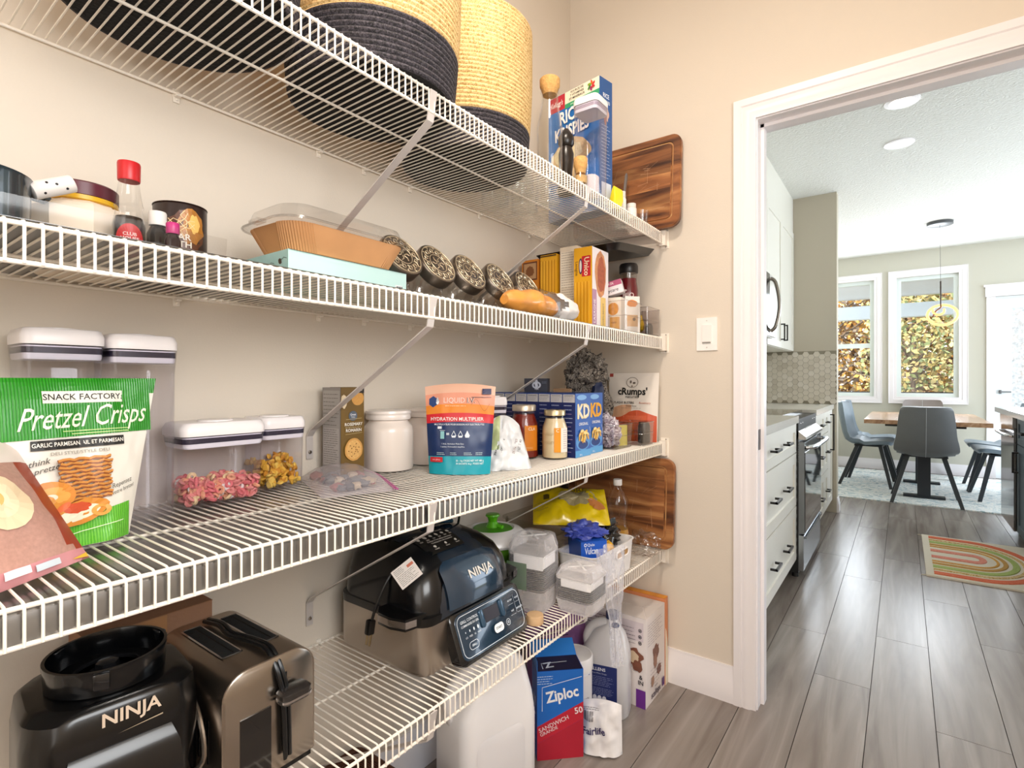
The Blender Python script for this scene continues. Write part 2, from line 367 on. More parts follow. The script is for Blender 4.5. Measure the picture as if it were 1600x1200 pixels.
casing('trim_2', OX0 - .004, OX1 + .004, OH + .004, DY, -1)
casing('trim_3', OX0 - .004, OX1 + .004, OH + .004, DY + DT, 1)
b = nb(); box(b, OX0 - .0002, OX0 + .0012, DY + .012, DY + .040, .885, .955); s = obj('strike_plate', b, mt('#2a2f3a', .3, .9), bpy.data.objects['trim_1'])
# light switch
t = thing('light_switch', 'white rocker light switch on the beige wall beside the doorway', 'light switch', (-.566, DY, 1.29), 0)
b = nb(); box(b, -.036, .036, -.006, 0, -.059, .059); obj('wall_plate', b, mt('#f6f2ee', .3), t, .003)
b = nb(); box(b, -.0165, .0165, -.0095, -.005, -.033, .033); obj('rocker', b, mt('#f2eeea', .3), t, .0015)
b = nb(); box(b, -.0145, .0145, -.0115, -.009, -.0325, -.0285); obj('switch_slot', b, mt('#8d8983', .5), t)
b = nb()
for z_ in (-.048, .048): lathe(b, [(.0025, 0), (.0022, .0012)], 12, T=Matrix.Translation((0, -.006, z_)) @ Matrix.Rotation(PI / 2, 4, 'X'))
obj('screw', b, mt('#d9d4ce', .3), t)

# ---------------------------------------------------------------- wire shelves
SZ = {1: 1.68, 2: 1.287, 3: .894, 4: .497}; XB, XF = -1.124, -.723; YS0, YS1 = -.45, 1.93; PITCH = .0147; WR = .0016
wp = [(XB, 0, -WR), (XF - .006, 0, -WR), (XF - .001, 0, -WR - .0015), (XF + .001, 0, -.008), (XF + .001, 0, -.046)]
b = nb(); tube(b, wp, WR, 6); wire0 = obj('wire', b, WIRE); wmesh = wire0.data; bpy.data.objects.remove(wire0)
sl = {1: 'top white wire shelf holding the rope baskets and cereal box', 2: 'second white wire shelf from the top, holding slanted jars and bread', 3: 'third white wire shelf from the top, holding the snack bag and clear canisters', 4: 'lowest white wire shelf, holding the toaster and indoor grill'}
def rail(parent, x, z, r=.003, y0=YS0, y1=YS1, name='rail'):
    b = nb(); tube(b, [(x, y0, z), (x, y1, z)], r, 8); return obj(name, b, WIRE, parent)
for k, z in SZ.items():
    t = thing('wire_shelf', sl[k], 'shelf', (0, 0, z), group='white wire shelves on the left wall')
    n = int((YS1 - YS0) / PITCH)
    for i in range(n):
        o = bpy.data.objects.new('wire', wmesh); COL.objects.link(o); o.parent = t; o.location = (0, YS0 + .012 + PITCH * i + .0036, 0)
    rail(t, XB - .001, -.0055, .0028); rail(t, -.918, -.0058, .0026); rail(t, XF - .0028, -.0052, .0028); rail(t, XF - .0022, -.045, .0028)
    if k in (2, 3):
        tr = [(XB + .006, -.0098), (XF - .012, -.0098), (XF - .0075, -.0125), (XF - .0062, -.020), (XF - .0062, -.0425)] if k == 3 else [(XB + .006, .0009), (XF - .02, .0009), (XF - .006, .0009)]
        b = nb(); loft(b, [[(x, YS0 + .02, z_) for x, z_ in tr] + [(x + (.0008 if k == 3 else 0), YS0 + .02, z_ - .0006) for x, z_ in reversed(tr)], [(x, YS1 - .01, z_) for x, z_ in tr] + [(x + (.0008 if k == 3 else 0), YS1 - .01, z_ - .0006) for x, z_ in reversed(tr)]])
        obj('grey_liner', b, clear('#3c4248', .75, .32) if k == 3 else clear('#14120f', .30, .3), t)
    for y in (-.2, .437, .747, .88, 1.04, 1.346, 1.64):
        b = nb(); box(b, WX, WX + .004, y - .006, y + .006, -.022, .004); box(b, WX + .002, WX + .016, y - .005, y + .005, -.013, -.0085)
        lathe(b, [(.0035, 0), (.0025, .0025)], 10, T=Matrix.Translation((WX + .004, y, -.016)) @ Matrix.Rotation(PI / 2, 4, 'Y')); obj('wall_clip', b, WIRE, t, .001, 1)
    for y in (-.05, .722, 1.34):
        dz = -.30
        b = nb()
        # flat strap from the front rail down to the wall, hooked over the lip
        P = [V((XF + .0045, y, -.006)), V((XF - .006, y, -.062)), V((WX + .018, y, dz + .02)), V((WX + .0035, y, dz + .004)), V((WX + .0035, y, dz - .05))]
        n_ = []
        for p in P:
            n_.append(p)
        for a, c in zip(P, P[1:]):
            d = (c - a).normalized(); nn = V((0, 1, 0)).cross(d).normalized() * .0012; w = V((0, .0085, 0))
            loft(b, [[a - w - nn, a + w - nn, a + w + nn, a - w + nn], [c - w - nn, c + w - nn, c + w + nn, c - w + nn]])
        br = obj('support_brace', b, mt('#d3cbc6', .4, .2), t)
        b = nb(); lathe(b, [(.0045, 0), (.004, .002), (.0018, .0026)], 12, T=Matrix.Translation((WX + .0048, y, dz - .034)) @ Matrix.Rotation(PI / 2, 4, 'Y')); obj('screw', b, STEEL, br)
    b = nb(); box(b, XF - .012, XF + .012, YS1 - .008, DY, -.052, .004); box(b, XF - .014, XF + .017, DY - .003, DY, -.060, .014); obj('end_bracket', b, WIRE, t, .001, 1)
    b = nb()
    for z_ in (.008, -.054): lathe(b, [(.003, 0), (.002, .0015)], 10, T=Matrix.Translation((XF + .006, DY - .003, z_)) @ Matrix.Rotation(PI / 2, 4, 'X'))
    obj('screw', b, STEEL, t)

# ---------------------------------------------------------------- generic containers
def carton(t, w, d, h, m, flap=True, bev=.0008):
    b = nb(); box(b, -w / 2, w / 2, -d / 2, d / 2, 0, h); o = obj('carton', b, m, t, bev, 1)
    if flap:
        b = nb(); box(b, -w / 2 + .001, w / 2 - .001, -d / 2 - .0002, d * .1, h, h + .0007); obj('top_flap', b, m, t)
    return o
def canister(name, label, loc, w, d, h, rz=90, group=None, seal='#2d2638'):
    """clear storage canister: tapered shell, foot, white push lid with dark gasket"""
    t = thing(name, label, 'canister', loc, rz, group); lh = .026; bh = h - lh
    b = nb(); q = .9; secs = [rrect(w * q * .93, d * q * .93, .012, 0), rrect(w * q, d * q, .014, .006), rrect(w * .93, d * .93, .014, bh * .86), rrect(w * .985, d * .985, .015, bh), ]
    ins = [rrect(w * .965, d * .965, .014, bh), rrect(w * .91, d * .91, .013, bh * .86), rrect(w * (q - .025), d * (q - .025), .013, .009)]
    loft(b, secs + ins, cap1=True); obj('clear_shell', b, PLASTIC, t)
    b = nb(); loft(b, [rrect(w * .90, d * .90, .012, bh - .022), rrect(w * .93, d * .93, .013, bh - .018), rrect(w * .93, d * .93, .013, bh - .002)]); obj('inner_rim', b, mt('#e9e4ec', .35), t)
    b = nb(); loft(b, [rrect(w * .95, d * .95, .014, bh - .013), rrect(w * .955, d * .955, .014, bh - .004)]); obj('gasket', b, mt(seal, .35), t)
    b = nb(); loft(b, [rrect(w * .99, d * .99, .016, bh), rrect(w, d, .017, bh + .004), rrect(w, d, .017, bh + .013), rrect(w * .93, d * .93, .015, bh + .022), rrect(w * .88, d * .88, .014, bh + .0235)])
    ld = obj('lid', b, mt('#f6f0f0', .3), t)
    r = min(w, d) * .3
    b = nb(); lathe(b, [(r, bh + .0232), (r, bh + .0255), (r * .96, bh + .026)], 32); obj('push_button', b, mt('#f3edec', .25), ld)
    return t
class Bag:
    def __init__(s, w, h, T, wb=None, pouch=False, wr=.004, seed=0, nu=22, nv=26, top=0.0):
        s.w, s.h, s.T, s.wb, s.pouch, s.wr, s.seed, s.nu, s.nv, s.top = w, h, T, (wb or w), pouch, wr, seed, nu, nv, top
    def W(s, v): return (s.wb + (s.w - s.wb) * v) / 2
    def E(s, q, v):
        if s.pouch: tv = (max(0, 1 - v) ** .6) * .96 + .02
        else: tv = max(0, math.sin(PI * min(1, max(0, v)))) ** .55
        e = (1 - abs(q) ** 3.2) * tv
        n = noise.noise(V((q * 2.2 + s.seed, v * 3, s.seed * 1.7))) * s.wr + noise.noise(V((q * 7 + s.seed, v * 8, s.seed))) * s.wr * .5
        edge = min(1, (1 - abs(q)) * 5) * min(1, max(0, (1 - v)) * 8 + .0) * (1 if s.pouch else min(1, v * 8))
        return s.T / 2 * e + n * edge
    def z(s, q, v): return v * s.h + (s.top * (1 - (q * 1.0) ** 2) * v if s.top else 0)
    def surf(s, x, z, L=0):
        v = min(1, max(0, z / s.h)); q = max(-1, min(1, x / s.W(v))); return (x, -s.E(q, v) - L - .0006, z)
    def build(s, name, mats, parent, mif=None):
        b = nb()
        gridsurf(b, lambda u, v: (s.W(v) * (2 * u - 1), -s.E(2 * u - 1, v), s.z(2 * u - 1, v)), s.nu, s.nv, mif=(lambda u, v: mif(2 * u - 1, v, 0)) if mif else None)
        gridsurf(b, lambda u, v: (s.W(v) * (2 * u - 1), s.E(2 * u - 1, v) * .9, s.z(2 * u - 1, v)), s.nu, s.nv, mif=(lambda u, v: mif(2 * u - 1, v, 1)) if mif else None)
        bmesh.ops.remove_doubles(b, verts=b.verts, dist=.0002)
        if s.pouch:
            es = [e for e in b.edges if e.is_boundary and max(v.co.z for v in e.verts) < .001]
            try: bmesh.ops.holes_fill(b, edges=es)
            except Exception: pass
        return obj(name, b, mats, parent, ang=60)
def lump(bm, c, r, seed, amp=.25, sub=3, sc=2.2, sz=(1, 1, 1), mi=0, flat=None):
    g = bmesh.ops.create_icosphere(bm, subdivisions=sub, radius=1)
    for v in g['verts']:
        p = v.co.normalized(); k = 1 + amp * noise.noise(p * sc + V((seed, seed * 2.1, 0))) + amp * .45 * noise.noise(p * sc * 3.1 + V((seed, 0, seed)))
        v.co = V((c[0] + p.x * r * sz[0] * k, c[1] + p.y * r * sz[1] * k, c[2] + p.z * r * sz[2] * k))
        if flat is not None and v.co.z < flat: v.co.z = flat
    for v in g['verts']:
        for f in v.link_faces: f.material_index = mi

# ================================================================ shelf 3 (eye level)
z3 = SZ[3]
GC = 'clear canisters with white push lids on the third shelf'
canister('canister', 'left one of the two tall clear canisters behind the green snack bag', (-1.037, .2365, z3), .1, .1, .306, group=GC)
canister('canister', 'right one of the two tall clear canisters, next to the pink cereal', (-1.037, .339, z3), .1, .1, .304, group=GC)
canister('canister', 'low wide clear canister with white lid, pink cereal loops inside', (-1.043, .470, z3), .152, .1, .155, group=GC)
canister('canister', 'small square clear canister with white lid, yellow cereal pieces inside', (-1.078, .606, z3), .098, .098, .155, group=GC)
# cereal in them
rnd = random.Random(11); b = nb()
def ringlet(bm, c, R1, r1, rot, mi, n=9, m=5):
    M_ = Matrix.Translation(c) @ rot
    vv = [[bm.verts.new(M_ @ V(((R1 + r1 * math.cos(2 * PI * j / m)) * math.cos(2 * PI * i / n), (R1 + r1 * math.cos(2 * PI * j / m)) * math.sin(2 * PI * i / n), r1 * math.sin(2 * PI * j / m)))) for j in range(m)] for i in range(n)]
    for i in range(n):
        for j in range(m): bm.faces.new((vv[i][j], vv[(i + 1) % n][j], vv[(i + 1) % n][(j + 1) % m], vv[i][(j + 1) % m])).material_index = mi
from mathutils import Euler
for i in range(460):
    x = rnd.uniform(-.060, .060); y = rnd.uniform(-.038, .038); top = .046 + .004 * math.sin(x * 110) + .003 * math.sin(y * 120 + 1)
    z = rnd.uniform(.011, top); ringlet(b, (x, y, z), .0054, .0032, Euler((rnd.random() * 6, rnd.random() * 6, 0)).to_matrix().to_4x4(), rnd.choice((0, 0, 1, 1, 2, 3, 4)))
o = obj('cereal_loops', b, [mt(c, .8) for c in ('#e58f88', '#dd7276', '#eaa583', '#edcf9f', '#e6dad4')]); o.location = (-1.043, .470, z3); o.rotation_euler.z = R(90)
setp(o, 'pink and orange cereal loops filling the bottom of the low wide canister', 'cereal', kind='stuff')
b = nb()
for i in range(230):
    x = rnd.uniform(-.038, .038); y = rnd.uniform(-.038, .038); z = rnd.uniform(.013, .062 + .006 * math.sin(x * 90)); s_ = rnd.uniform(.0055, .0075)
    Mx = Matrix.Translation((x, y, z)) @ Euler((rnd.random() * 6, rnd.random() * 6, rnd.random() * 6)).to_matrix().to_4x4()
    loft(b, [rrect(s_ * 1.3, s_ * 1.3, .002, -.0028, 1), rrect(s_ * 2, s_ * 2, .0025, 0, 1), rrect(s_ * 1.3, s_ * 1.3, .002, .0028, 1)], rnd.choice((0, 0, 1, 2)), T=Mx)
o = obj('cereal_squares', b, [mt('#e8b23c', .75), mt('#d3922a', .75), mt('#f0c95a', .75)]); o.location = (-1.078, .606, z3); o.rotation_euler.z = R(90)
setp(o, 'yellow square cereal pieces half filling the small canister', 'cereal', kind='stuff')

# green and white snack bag
t = thing('snack_bag', 'green and white pretzel crisps bag standing in front of the tall canisters', 'snack bag', (-.915, .226, z3), 96, rx=-6)
bg_ = Bag(.232, .232, .042, wb=.135, pouch=True, wr=.005, seed=3.3, top=.0, nu=34, nv=40)
G1 = wave_mat('green_foil', '#1c7a16', '#2f9c20', 95, 'X', .3, .35, 40); G2 = wave_mat('light_green_foil', '#4fae22', '#7bd23e', 95, 'X', .3, .35, 40); WB = mt('#ece6da', .35, var=.05, vs_=12)
bg_.build('foil_bag', [G1, G2, WB], t, lambda q, v, s: (0 if v > .6 else 2) if s else (0 if v > .9 else 2))
p = Print(lambda x, z, L: bg_.surf(x, z, L), .0012)
wz = lambda z: (.135 + .097 * z / .232) / 2 - .0012
p.area(-.104, .104, lambda x: .150 + .02 * x, lambda x: .2317, G1, 24, 14); p.area(-.066, .066, lambda x: .0008, lambda x: .032 + .16 * (x + .05), G2, 20, 8)
p.rect(-.030, .1965, .066, .213, '#f3efe2', 16); p.text('SNACK FACTORY.', .018, .2045, .0118, '#191410', .012, sx=.98)
p.text('Pretzel Crisps', .017, .176, .042, '#f4f4dc', .003, .5, sx=.64, rot=2)
p.line([(-.01 + .01 * i, .1575) for i in range(9)], .0012, '#cfe79a'); p.line([(.0 + .01 * i, .1535) for i in range(8)], .0012, '#cfe79a')
p.rect(-.046, .134, .062, .147, '#17130f', 16); p.text('GARLIC PARMESAN/AIL ET PARMESAN', .008, .1405, .0078, '#f4efe4', .012, sx=.80)
p.text('DELI STYLE/STYLE DELI', .008, .128, .0062, '#8a8478', 0, sx=1.1)
p.text('Rethink', -.045, .117, .011, '#3a342c', .0, .4, rot=10); p.text('your pretzel!', -.040, .107, .0105, '#3a342c', .0, .4, rot=12)
p.text('Repensez', .055, .078, .009, '#3a342c', 0, .4, rot=16, sx=.8); p.text('votre bretzel', .056, .069, .0075, '#3a342c', 0, .4, rot=16, sx=.8)
for i in range(11):
    z = .064 + i * .0054; o_ = .0015 * math.sin(i * 2.3)
    pts = [(-.020 + o_ + .061 * k / 10, z + .0012 * math.sin(k * 2.2 + i * 1.7)) for k in range(11)]
    p.line(pts, .0048, '#8c4a1a'); p.line([(a + .001, c + .0010) for a, c in pts], .0030, '#cf8a3c')
p.disc(-.030, .074, .026, .019, '#d9892f', jit=.1); p.disc(-.028, .073, .018, .012, '#e9a64c'); p.disc(-.031, .072, .0065, .004, '#e8dcc4')
p.disc(-.044, .060, .022, .018, '#dd9134', rot=-.5, jit=.12, inner=.55); p.disc(-.040, .058, .012, .009, '#f0dfb4'); p.disc(-.002, .047, .036, .016, '#d78b30', rot=.2, jit=.1); p.disc(-.002, .046, .026, .009, '#f2e6cc', rot=.2); p.disc(-.004, .054, .016, .007, '#cf4f26', jit=.3); p.disc(-.02, .057, .010, .004, '#e0692f', rot=.6)
p.disc(.024, .046, .012, .008, '#e8a247', inner=.5); p.line([(-.02 + .01 * i, .020 + .001 * i) for i in range(8)], .001, '#e8f4d0')
p.build('printed_front', t)
# pink and brown bag, bottom left
P0 = V((-.832, .224, z3 + .003)); xa = V((-.50, .865, .03)).normalized(); up = V((-.34, -.50, .74)); za = (up - xa * up.dot(xa)).normalized(); ya = za.cross(xa)
t = thing('bread_bag', 'brown and pink printed food bag lying at the left end of the shelf', 'food bag')
Mx = Matrix((xa, ya, za)).transposed().to_4x4(); Mx.translation = P0 - xa * .128
t.matrix_world = Mx
bg2 = Bag(.25, .185, .055, wr=.006, seed=8.1, nv=24); BR = mt('#b98e80', .4, var=.22, vs_=240); BR2 = mt('#9b3c22', .35, var=.1); CR = mt('#ecdfd6', .4)
bg2.build('foil_bag', [BR, BR2, CR, mt('#c98a8e', .4, var=.2, vs_=30)], t, lambda q, v, s: (3 if v < .10 else (2 if v > .80 else (1 if q > .88 - .12 * v else 0))))
p = Print(lambda x, z, L: bg2.surf(x, z, L), .001)
p.disc(.052, .092, .034, .036, '#f0d9b4', jit=.06); p.disc(.048, .096, .022, .024, '#f4e3bf', jit=.1); p.disc(.044, .097, .010, .011, '#eebb72'); p.rect(-.03, .152, .06, .170, '#f2eeee', 5); p.text('Sandwich', .02, .161, .011, '#4b7f9e', .01, .3)
p.poly([(.10, .004), (.122, .001), (.122, .007)], '#d9b13a'); p.rect(.02, .006, .05, .014, '#efe9ec', 4); p.rect(.055, .004, .085, .011, '#c8d4dc', 4)
p.build('printed_front', t)

# zip bag lying down
t = thing('zip_bag', 'clear zip bag with magenta seal lying flat beside the small canister', 'zip bag', (-.985, .715, z3), -22)
b = nb()
def zf(u, v, s):
    x = (u - .5) * .27; y = (v - .5) * .15; e = (1 - abs(2 * u - 1) ** 3) * (1 - abs(2 * v - 1) ** 3)
    h = .026 * e + .004 * noise.noise(V((x * 30, y * 30, s))) * min(1, e * 3) + .002 * noise.noise(V((x * 90, y * 90, s)))
    return (x, y, .003 + (h + .012 * e if s else .0015 * 0))
gridsurf(b, lambda u, v: zf(u, v, 1), 34, 20); gridsurf(b, lambda u, v: zf(u, v, 0), 10, 6)
obj('clear_film', b, frost(.09, '#efe6ee', .15), t)
b = nb(); tube(b, [(-.135 + .27 * i / 12, .073, .006 + .010 * math.sin(PI * i / 12)) for i in range(13)], .0032, 6, sq=.5); tube(b, [(-.135 + .27 * i / 12, .067, .007 + .011 * math.sin(PI * i / 12)) for i in range(13)], .0018, 6, sq=.5); obj('zip_seal', b, mt('#b25a92', .35), t)
b = nb(); rnd = random.Random(5)
for i in range(26): lump(b, (rnd.uniform(-.095, .095), rnd.uniform(-.045, .045), .0095), rnd.uniform(.009, .016), i, .5, 2, sz=(1.4, 1, .7), mi=rnd.choice((0, 1, 2, 3)), flat=.001)
o = obj('snack_pieces', b, [mt('#5d6468', .7), mt('#8e4a44', .7), mt('#b9a892', .7), mt('#444a52', .7)]); o.location = (-.985, .715, z3 + .002); o.rotation_euler.z = R(-22)
setp(o, 'grey and brown pieces sealed inside the clear zip bag', 'snacks', kind='stuff')

# rosemary cracker box
t = thing('cracker_box', 'olive gold rosemary cracker box standing behind the zip bag', 'box', (-1.065, .77, z3), 90)
carton(t, .064, .07, .212, mt('#6d5526', .5, var=.15, vs_=14))
p = Print(S_front(.07)); CRK = mt('#cf9a52', .7, var=.15, vs_=200)
p.rect(-.032, 0, .032, .212, mt('#6e5420', .45, var=.22, vs_=16), 1); p.disc(.014, .186, .017, .016, CRK, jit=.05); p.rect(.008, .199, .032, .211, '#1c1510', 1); p.text('NEW', .02, .205, .006, '#d8cfbc')
p.disc(-.025, .18, .008, .016, '#e4d2b0', jit=.2); p.disc(0, .146, .012, .0115, '#55606e'); p.text('Great', 0, .149, .0068, '#e8ecf2', .01); p.text('Value', 0, .1435, .005, '#e8ecf2')
p.line([(-.02, .138), (.024, .140)], .0006, '#d8c58e'); p.text('ROSEMARY', .001, .1265, .0098, '#efe9dc', .02); p.lines(-.022, .022, .1175, .1205, 1, '#d8cda8'); p.text('ROMARIN', .001, .1125, .0098, '#efe9dc', .02); p.line([(-.022, .104), (.024, .106)], .0006, '#d8c58e')
p.disc(.001, .068, .025, .026, CRK, n=26, jit=.05); p.disc(.001, .068, .021, .022, mt('#dcae68', .7, var=.3, vs_=260), n=26, jit=.06)
for i in range(14):
    a = i * 2.4; r_ = .005 + .013 * ((i * 37) % 10) / 10; p.disc(.001 + r_ * math.cos(a), .068 + r_ * math.sin(a), .0018, .0013, '#8a5a22', 8)
p.build('printed_front', t)
p = Print(S_left(.064)); p.rect(-.035, 0, .035, .212, '#8d8782', 1); p.rect(-.032, .03, .032, .205, '#a39d98', 1); p.lines(-.030, .030, .12, .2, 9, '#4c4642', .0012, 3); p.rect(-.03, .032, .03, .118, '#b5afab', 1); p.lines(-.028, .028, .034, .116, 16, '#5c5753', .0012, 9)
p.build('nutrition_panel', t)

# two white ceramic jars
def whitejar(loc, label):
    t = thing('ceramic_jar', label, 'jar', loc, 0, 'white lidded jars beside the cracker box')
    b = nb(); lathe(b, [(.054, 0), (.061, .004), (.0625, .012), (.0625, .100), (.060, .113), (.050, .124), (.049, .128)], 40); obj('body', b, mt('#ece0d6', .25, coat=.3), t)
    b = nb(); lathe(b, [(.049, .1285), (.0555, .130), (.057, .136), (.0555, .140), (.0555, .143), (.0575, .146), (.0565, .1515), (.05, .154), (.01, .155)], 40); obj('lid', b, mt('#efe5dd', .25, coat=.3), t)
    return t
whitejar((-1.063, .905, z3), 'nearer white round jar with lid, right of the rosemary crackers')
whitejar((-1.062, 1.045, z3), 'farther white round jar with lid, half hidden by the drink mix pouch')

# hydration drink mix pouch
t = thing('drink_mix_pouch', 'orange and navy drink mix pouch with torn wavy top, front of the third shelf', 'pouch', (-.875, .968, z3), 34, rx=-3)
hb = Bag(.176, .213, .05, wb=.150, pouch=True, wr=.004, seed=5.5, top=.008, nv=40)
HM = [mt('#1aa3b4', .35), mt('#14305f', .35), mt('#d2232e', .35), mt('#e88a2c', .4, var=.2, vs_=20), mt('#e59a7e', .4, var=.1, vs_=20), mt('#e9b79c', .4)]
hb.build('foil_pouch', HM, t, lambda q, v, s: 0 if v < .20 else 1 if v < .585 else 2 if v < .665 else 3 if v < .77 else 4 if v < .9 else 5)
p = Print(lambda x, z, L: hb.surf(x, z, L), .0008)
p.poly([(-.066 + .012 * math.cos(R(60 * i + 30)), .176 + .014 * math.sin(R(60 * i + 30))) for i in range(6)], '#1f3f78'); p.poly([(-.055, .168), (-.050, .176), (-.055, .188), (-.060, .176)], '#c9ccd4')
p.disc(-.055, .174, .0035, .0045, '#ffffff'); p.text('LIQUID I.V.', .0, .179, .0185, '#f3d9cc', .004, sx=.9); p.text('I.V.', .028, .179, .0185, '#4c3a44', .004, sx=.9)
p.lines(-.035, .02, .162, .168, 1, '#f6d6ae', .0014, 4); p.text('HYDRATION MULTIPLIER', -.006, .1335, .0118, '#f7efe9', .012, sx=.98); p.text('MULTIPLICATEUR POUR BOISSON AUX ELECTROLYTES', 0, .1205, .0058, '#e9eef4', .01, sx=.85)
for k in range(3):
    cx = -.012 + .0165 * k; dr = [(cx, .106), (cx + .006, .094), (cx + .0042, .089), (cx - .0042, .089), (cx - .006, .094)]
    p.poly(dr, '#dfe7ef'); 
    if k < 2: p.poly([(cx, .103), (cx + .0045, .0945), (cx + .003, .0935), (cx - .003, .0935), (cx - .0045, .0945)], '#14305f')
p.rect(-.045, .086, -.035, .104, '#8fc7cc', 1); p.line([(-.047, .106), (-.033, .106)], .0008, '#e6edf4'); p.text('=', -.0265, .097, .014, '#e6edf4', .02); p.rect(-.052, .110, -.042, .116, '#dfe7ef', 1)
p.text('1 Stick. Hydration Made Easy.', -.014, .074, .0052, '#dde6ef', sx=.9); p.text('1 sachet. Hydratation simplifiee.', -.014, .067, .0052, '#dde6ef', sx=.9)
for x_ in (-.045, -.012, .022, .05): p.lines(x_ - .008, x_ + .012, .046, .054, 2, '#d8f0f2', .001, int(x_ * 1000) + 90)
p.rect(-.070, .030, -.038, .042, '#c8262f', 3); p.text('sans gluten', -.054, .036, .0045, '#f4dede'); p.text('30 - 16g STICKS NET WT 480 g', .028, .034, .0062, '#e4f5f6', .01, sx=.8); p.text('30 SACHETS 16 g - POIDS NET', .028, .027, .0062, '#e4f5f6', .01, sx=.8)
p.rect(.056, .194, .078, .208, '#2c2a52', 2); p.line([(.030, .187), (.078, .187)], .0014, '#4b3c48'); p.line([(.03 + .0034 * i, .168 + .014 * math.sin(i * .5)) for i in range(14)], .0006, '#8a4a2a')
p.build('printed_front', t)

# small clear canister behind it
canister('canister', 'small clear canister with white lid between the drink mix pouch and the blue boxes', (-.945, 1.185, z3), .072, .072, .185, 60, GC)

# salad bag
t = thing('salad_bag', 'crumpled white and green salad bag slumped beside the red sauce jar', 'food bag', (-.838, 1.095, z3), 40)
sb = Bag(.085, .112, .085, wb=.150, pouch=True, wr=.016, seed=2.2, top=.026)
sb.build('film_bag', [mt('#dfe2e4', .3, var=.12, vs_=30), mt('#c3d29c', .3, var=.25, vs_=50)], t, lambda q, v, s: 1 if (q < -.15 and v > .38 and noise.noise(V((q * 3, v * 4, 1))) > -.25) else 0)
p = Print(lambda x, z, L: sb.surf(x, z, L), .001)
p.text('PRESENTS IN', -.014, .062, .0085, '#2b2b2e', .01, rot=72); p.text('LA POISSONERIE', -.002, .062, .0075, '#2b2b2e', .01, rot=72); p.text('25.12 BEST', .030, .060, .0085, '#8a5a4a', 0, rot=75); p.text('29 LOT 42', .041, .058, .0085, '#6a6468', 0, rot=75)
for q in ((-.01, .10), (.02, .098), (.018, .112), (.005, .082)): p.disc(q[0], q[1], .0016, .0016, '#26242a', 8)
p.build('printed_front', t)

# sauce jars
def sauce(name, label, loc, r, h, glassm, fill, lidm, rz):
    t = thing(name, label, 'jar', loc, rz)
    prof = [(r * .86, 0), (r, .006), (r, h * .55), (r * .97, h * .66), (r * .78, h * .80), (r * .74, h * .84), (r * .74, h * .89)]
    b = nb(); lathe(b, prof, 32); obj('glass', b, glassm, t)
    b = nb(); lathe(b, [(a * .95, max(.003, z_ * .985)) for a, z_ in prof[:-1]], 32); obj('sauce', b, fill, t)
    b = nb(); lathe(b, [(r * .80, h * .885), (r * .82, h * .89), (r * .82, h * .985), (r * .78, h)], 32); obj('lid', b, lidm, t)
    return t
t = sauce('sauce_jar', 'red sauce jar with orange label behind the cream one', (-.905, 1.285, z3), .043, .157, clear('#f4e4dc', .1), mt('#7e1e12', .3, var=.3, vs_=40), mt('#d6c7b2', .3, .6), 32)
p = Print(S_cyl(.0432)); p.rect(.004, .025, .048, .098, '#e2861c', 6); p.text('CLA', .026, .088, .0125, '#f0e2c8', .01); p.lines(.008, .03, .03, .036, 2, '#f3d59a'); p.build('paper_label', t)
t = sauce('sauce_jar', 'cream coloured sauce jar with orange striped label, in front of the blue boxes', (-.824, 1.327, z3), .0385, .143, clear('#faf6ee', .1), mt('#e3cfa6', .3, var=.06), mt('#cdbd98', .3, .7), 20)
p = Print(S_cyl(.0387)); p.rect(.006, .022, .026, .092, '#e8961c', 5); p.rect(.026, .022, .052, .092, '#efe8de', 5); p.text('C', .016, .084, .013, '#f4e6cc', .01); p.lines(.034, .050, .03, .088, 9, '#a07a96', .0012, 2); p.text('Classico', -.018, .075, .013, '#d2bb8e', 0, .3); p.text('ALFREDO', -.018, .05, .011, '#d2bb8e'); p.build('paper_label', t)

# macaroni boxes: two rows of eight
def kd(loc, label, front, group, white=False):
    t = thing('macaroni_box', label, 'box', loc, 90, group)
    w, d, h = .094, .0425, .19; carton(t, w, d, h, mt('#1b3f86', .4), False)
    if front:
        p = Print(S_front(d)); p.rect(-w / 2, 0, w / 2, h, mt('#2c62b4', .4, var=.1, vs_=8), 4)
        p.disc(0, .045, .043, .026, '#5b9ad8'); p.disc(0, .036, .030, .013, '#163a80'); p.rect(-w / 2, 0, w / 2, .02, '#58a4dc', 2); p.disc(-.01, .178, .03, .008, '#7fb2e4'); 
        kc = '#f2dfae' if white else '#f0b21c'
        p.text('KD', 0, .134, .058, kc, .045, sx=.95); p.text('KD', 0, .134, .052, '#f6eeda' if white else '#e99c12', .0, sx=.95)
        p.text('ORIGINAL' if not white else 'ORIGINAL', 0, .098, .0125, '#f2f4f6', .01)
        for i in range(16):
            a = i * 2.4; r_ = .006 + .017 * (i % 5) / 5; p.disc(r_ * 1.35 * math.cos(a), .062 + 1.0 * r_ * math.sin(a), .0105, .0045, ('#eec25c', '#e0a235', '#f5dc94')[i % 3], 10, rot=i * 1.13)
        p.line([(.03, .088), (.036, .07), (.03, .06)], .0012, '#e9eef4'); p.text('200 g', -.025, .008, .007, '#e9f2fa'); p.build('printed_front', t)
    p = Print(S_left(w)); p.rect(-d / 2, 0, d / 2, h * .86, '#17245c', 1); p.rect(-d / 2 + .001, h * .86, d / 2 - .001, h * .985, '#c2bfc0', 1); p.lines(-.018, .018, h * .875, h * .975, 4, '#7b7880', .0012, 5)
    p.line([(-.016, h * .965), (.016, h * .965)], .0014, '#35323c')
    for i in range(12): p.lines(-.015, .016, .012 + i * .0125, .019 + i * .0125, 1, '#aab4d4' if i % 3 else '#8f7ba8', .0022, i)
    p.build('printed_side', t); return t
x_front = -.776
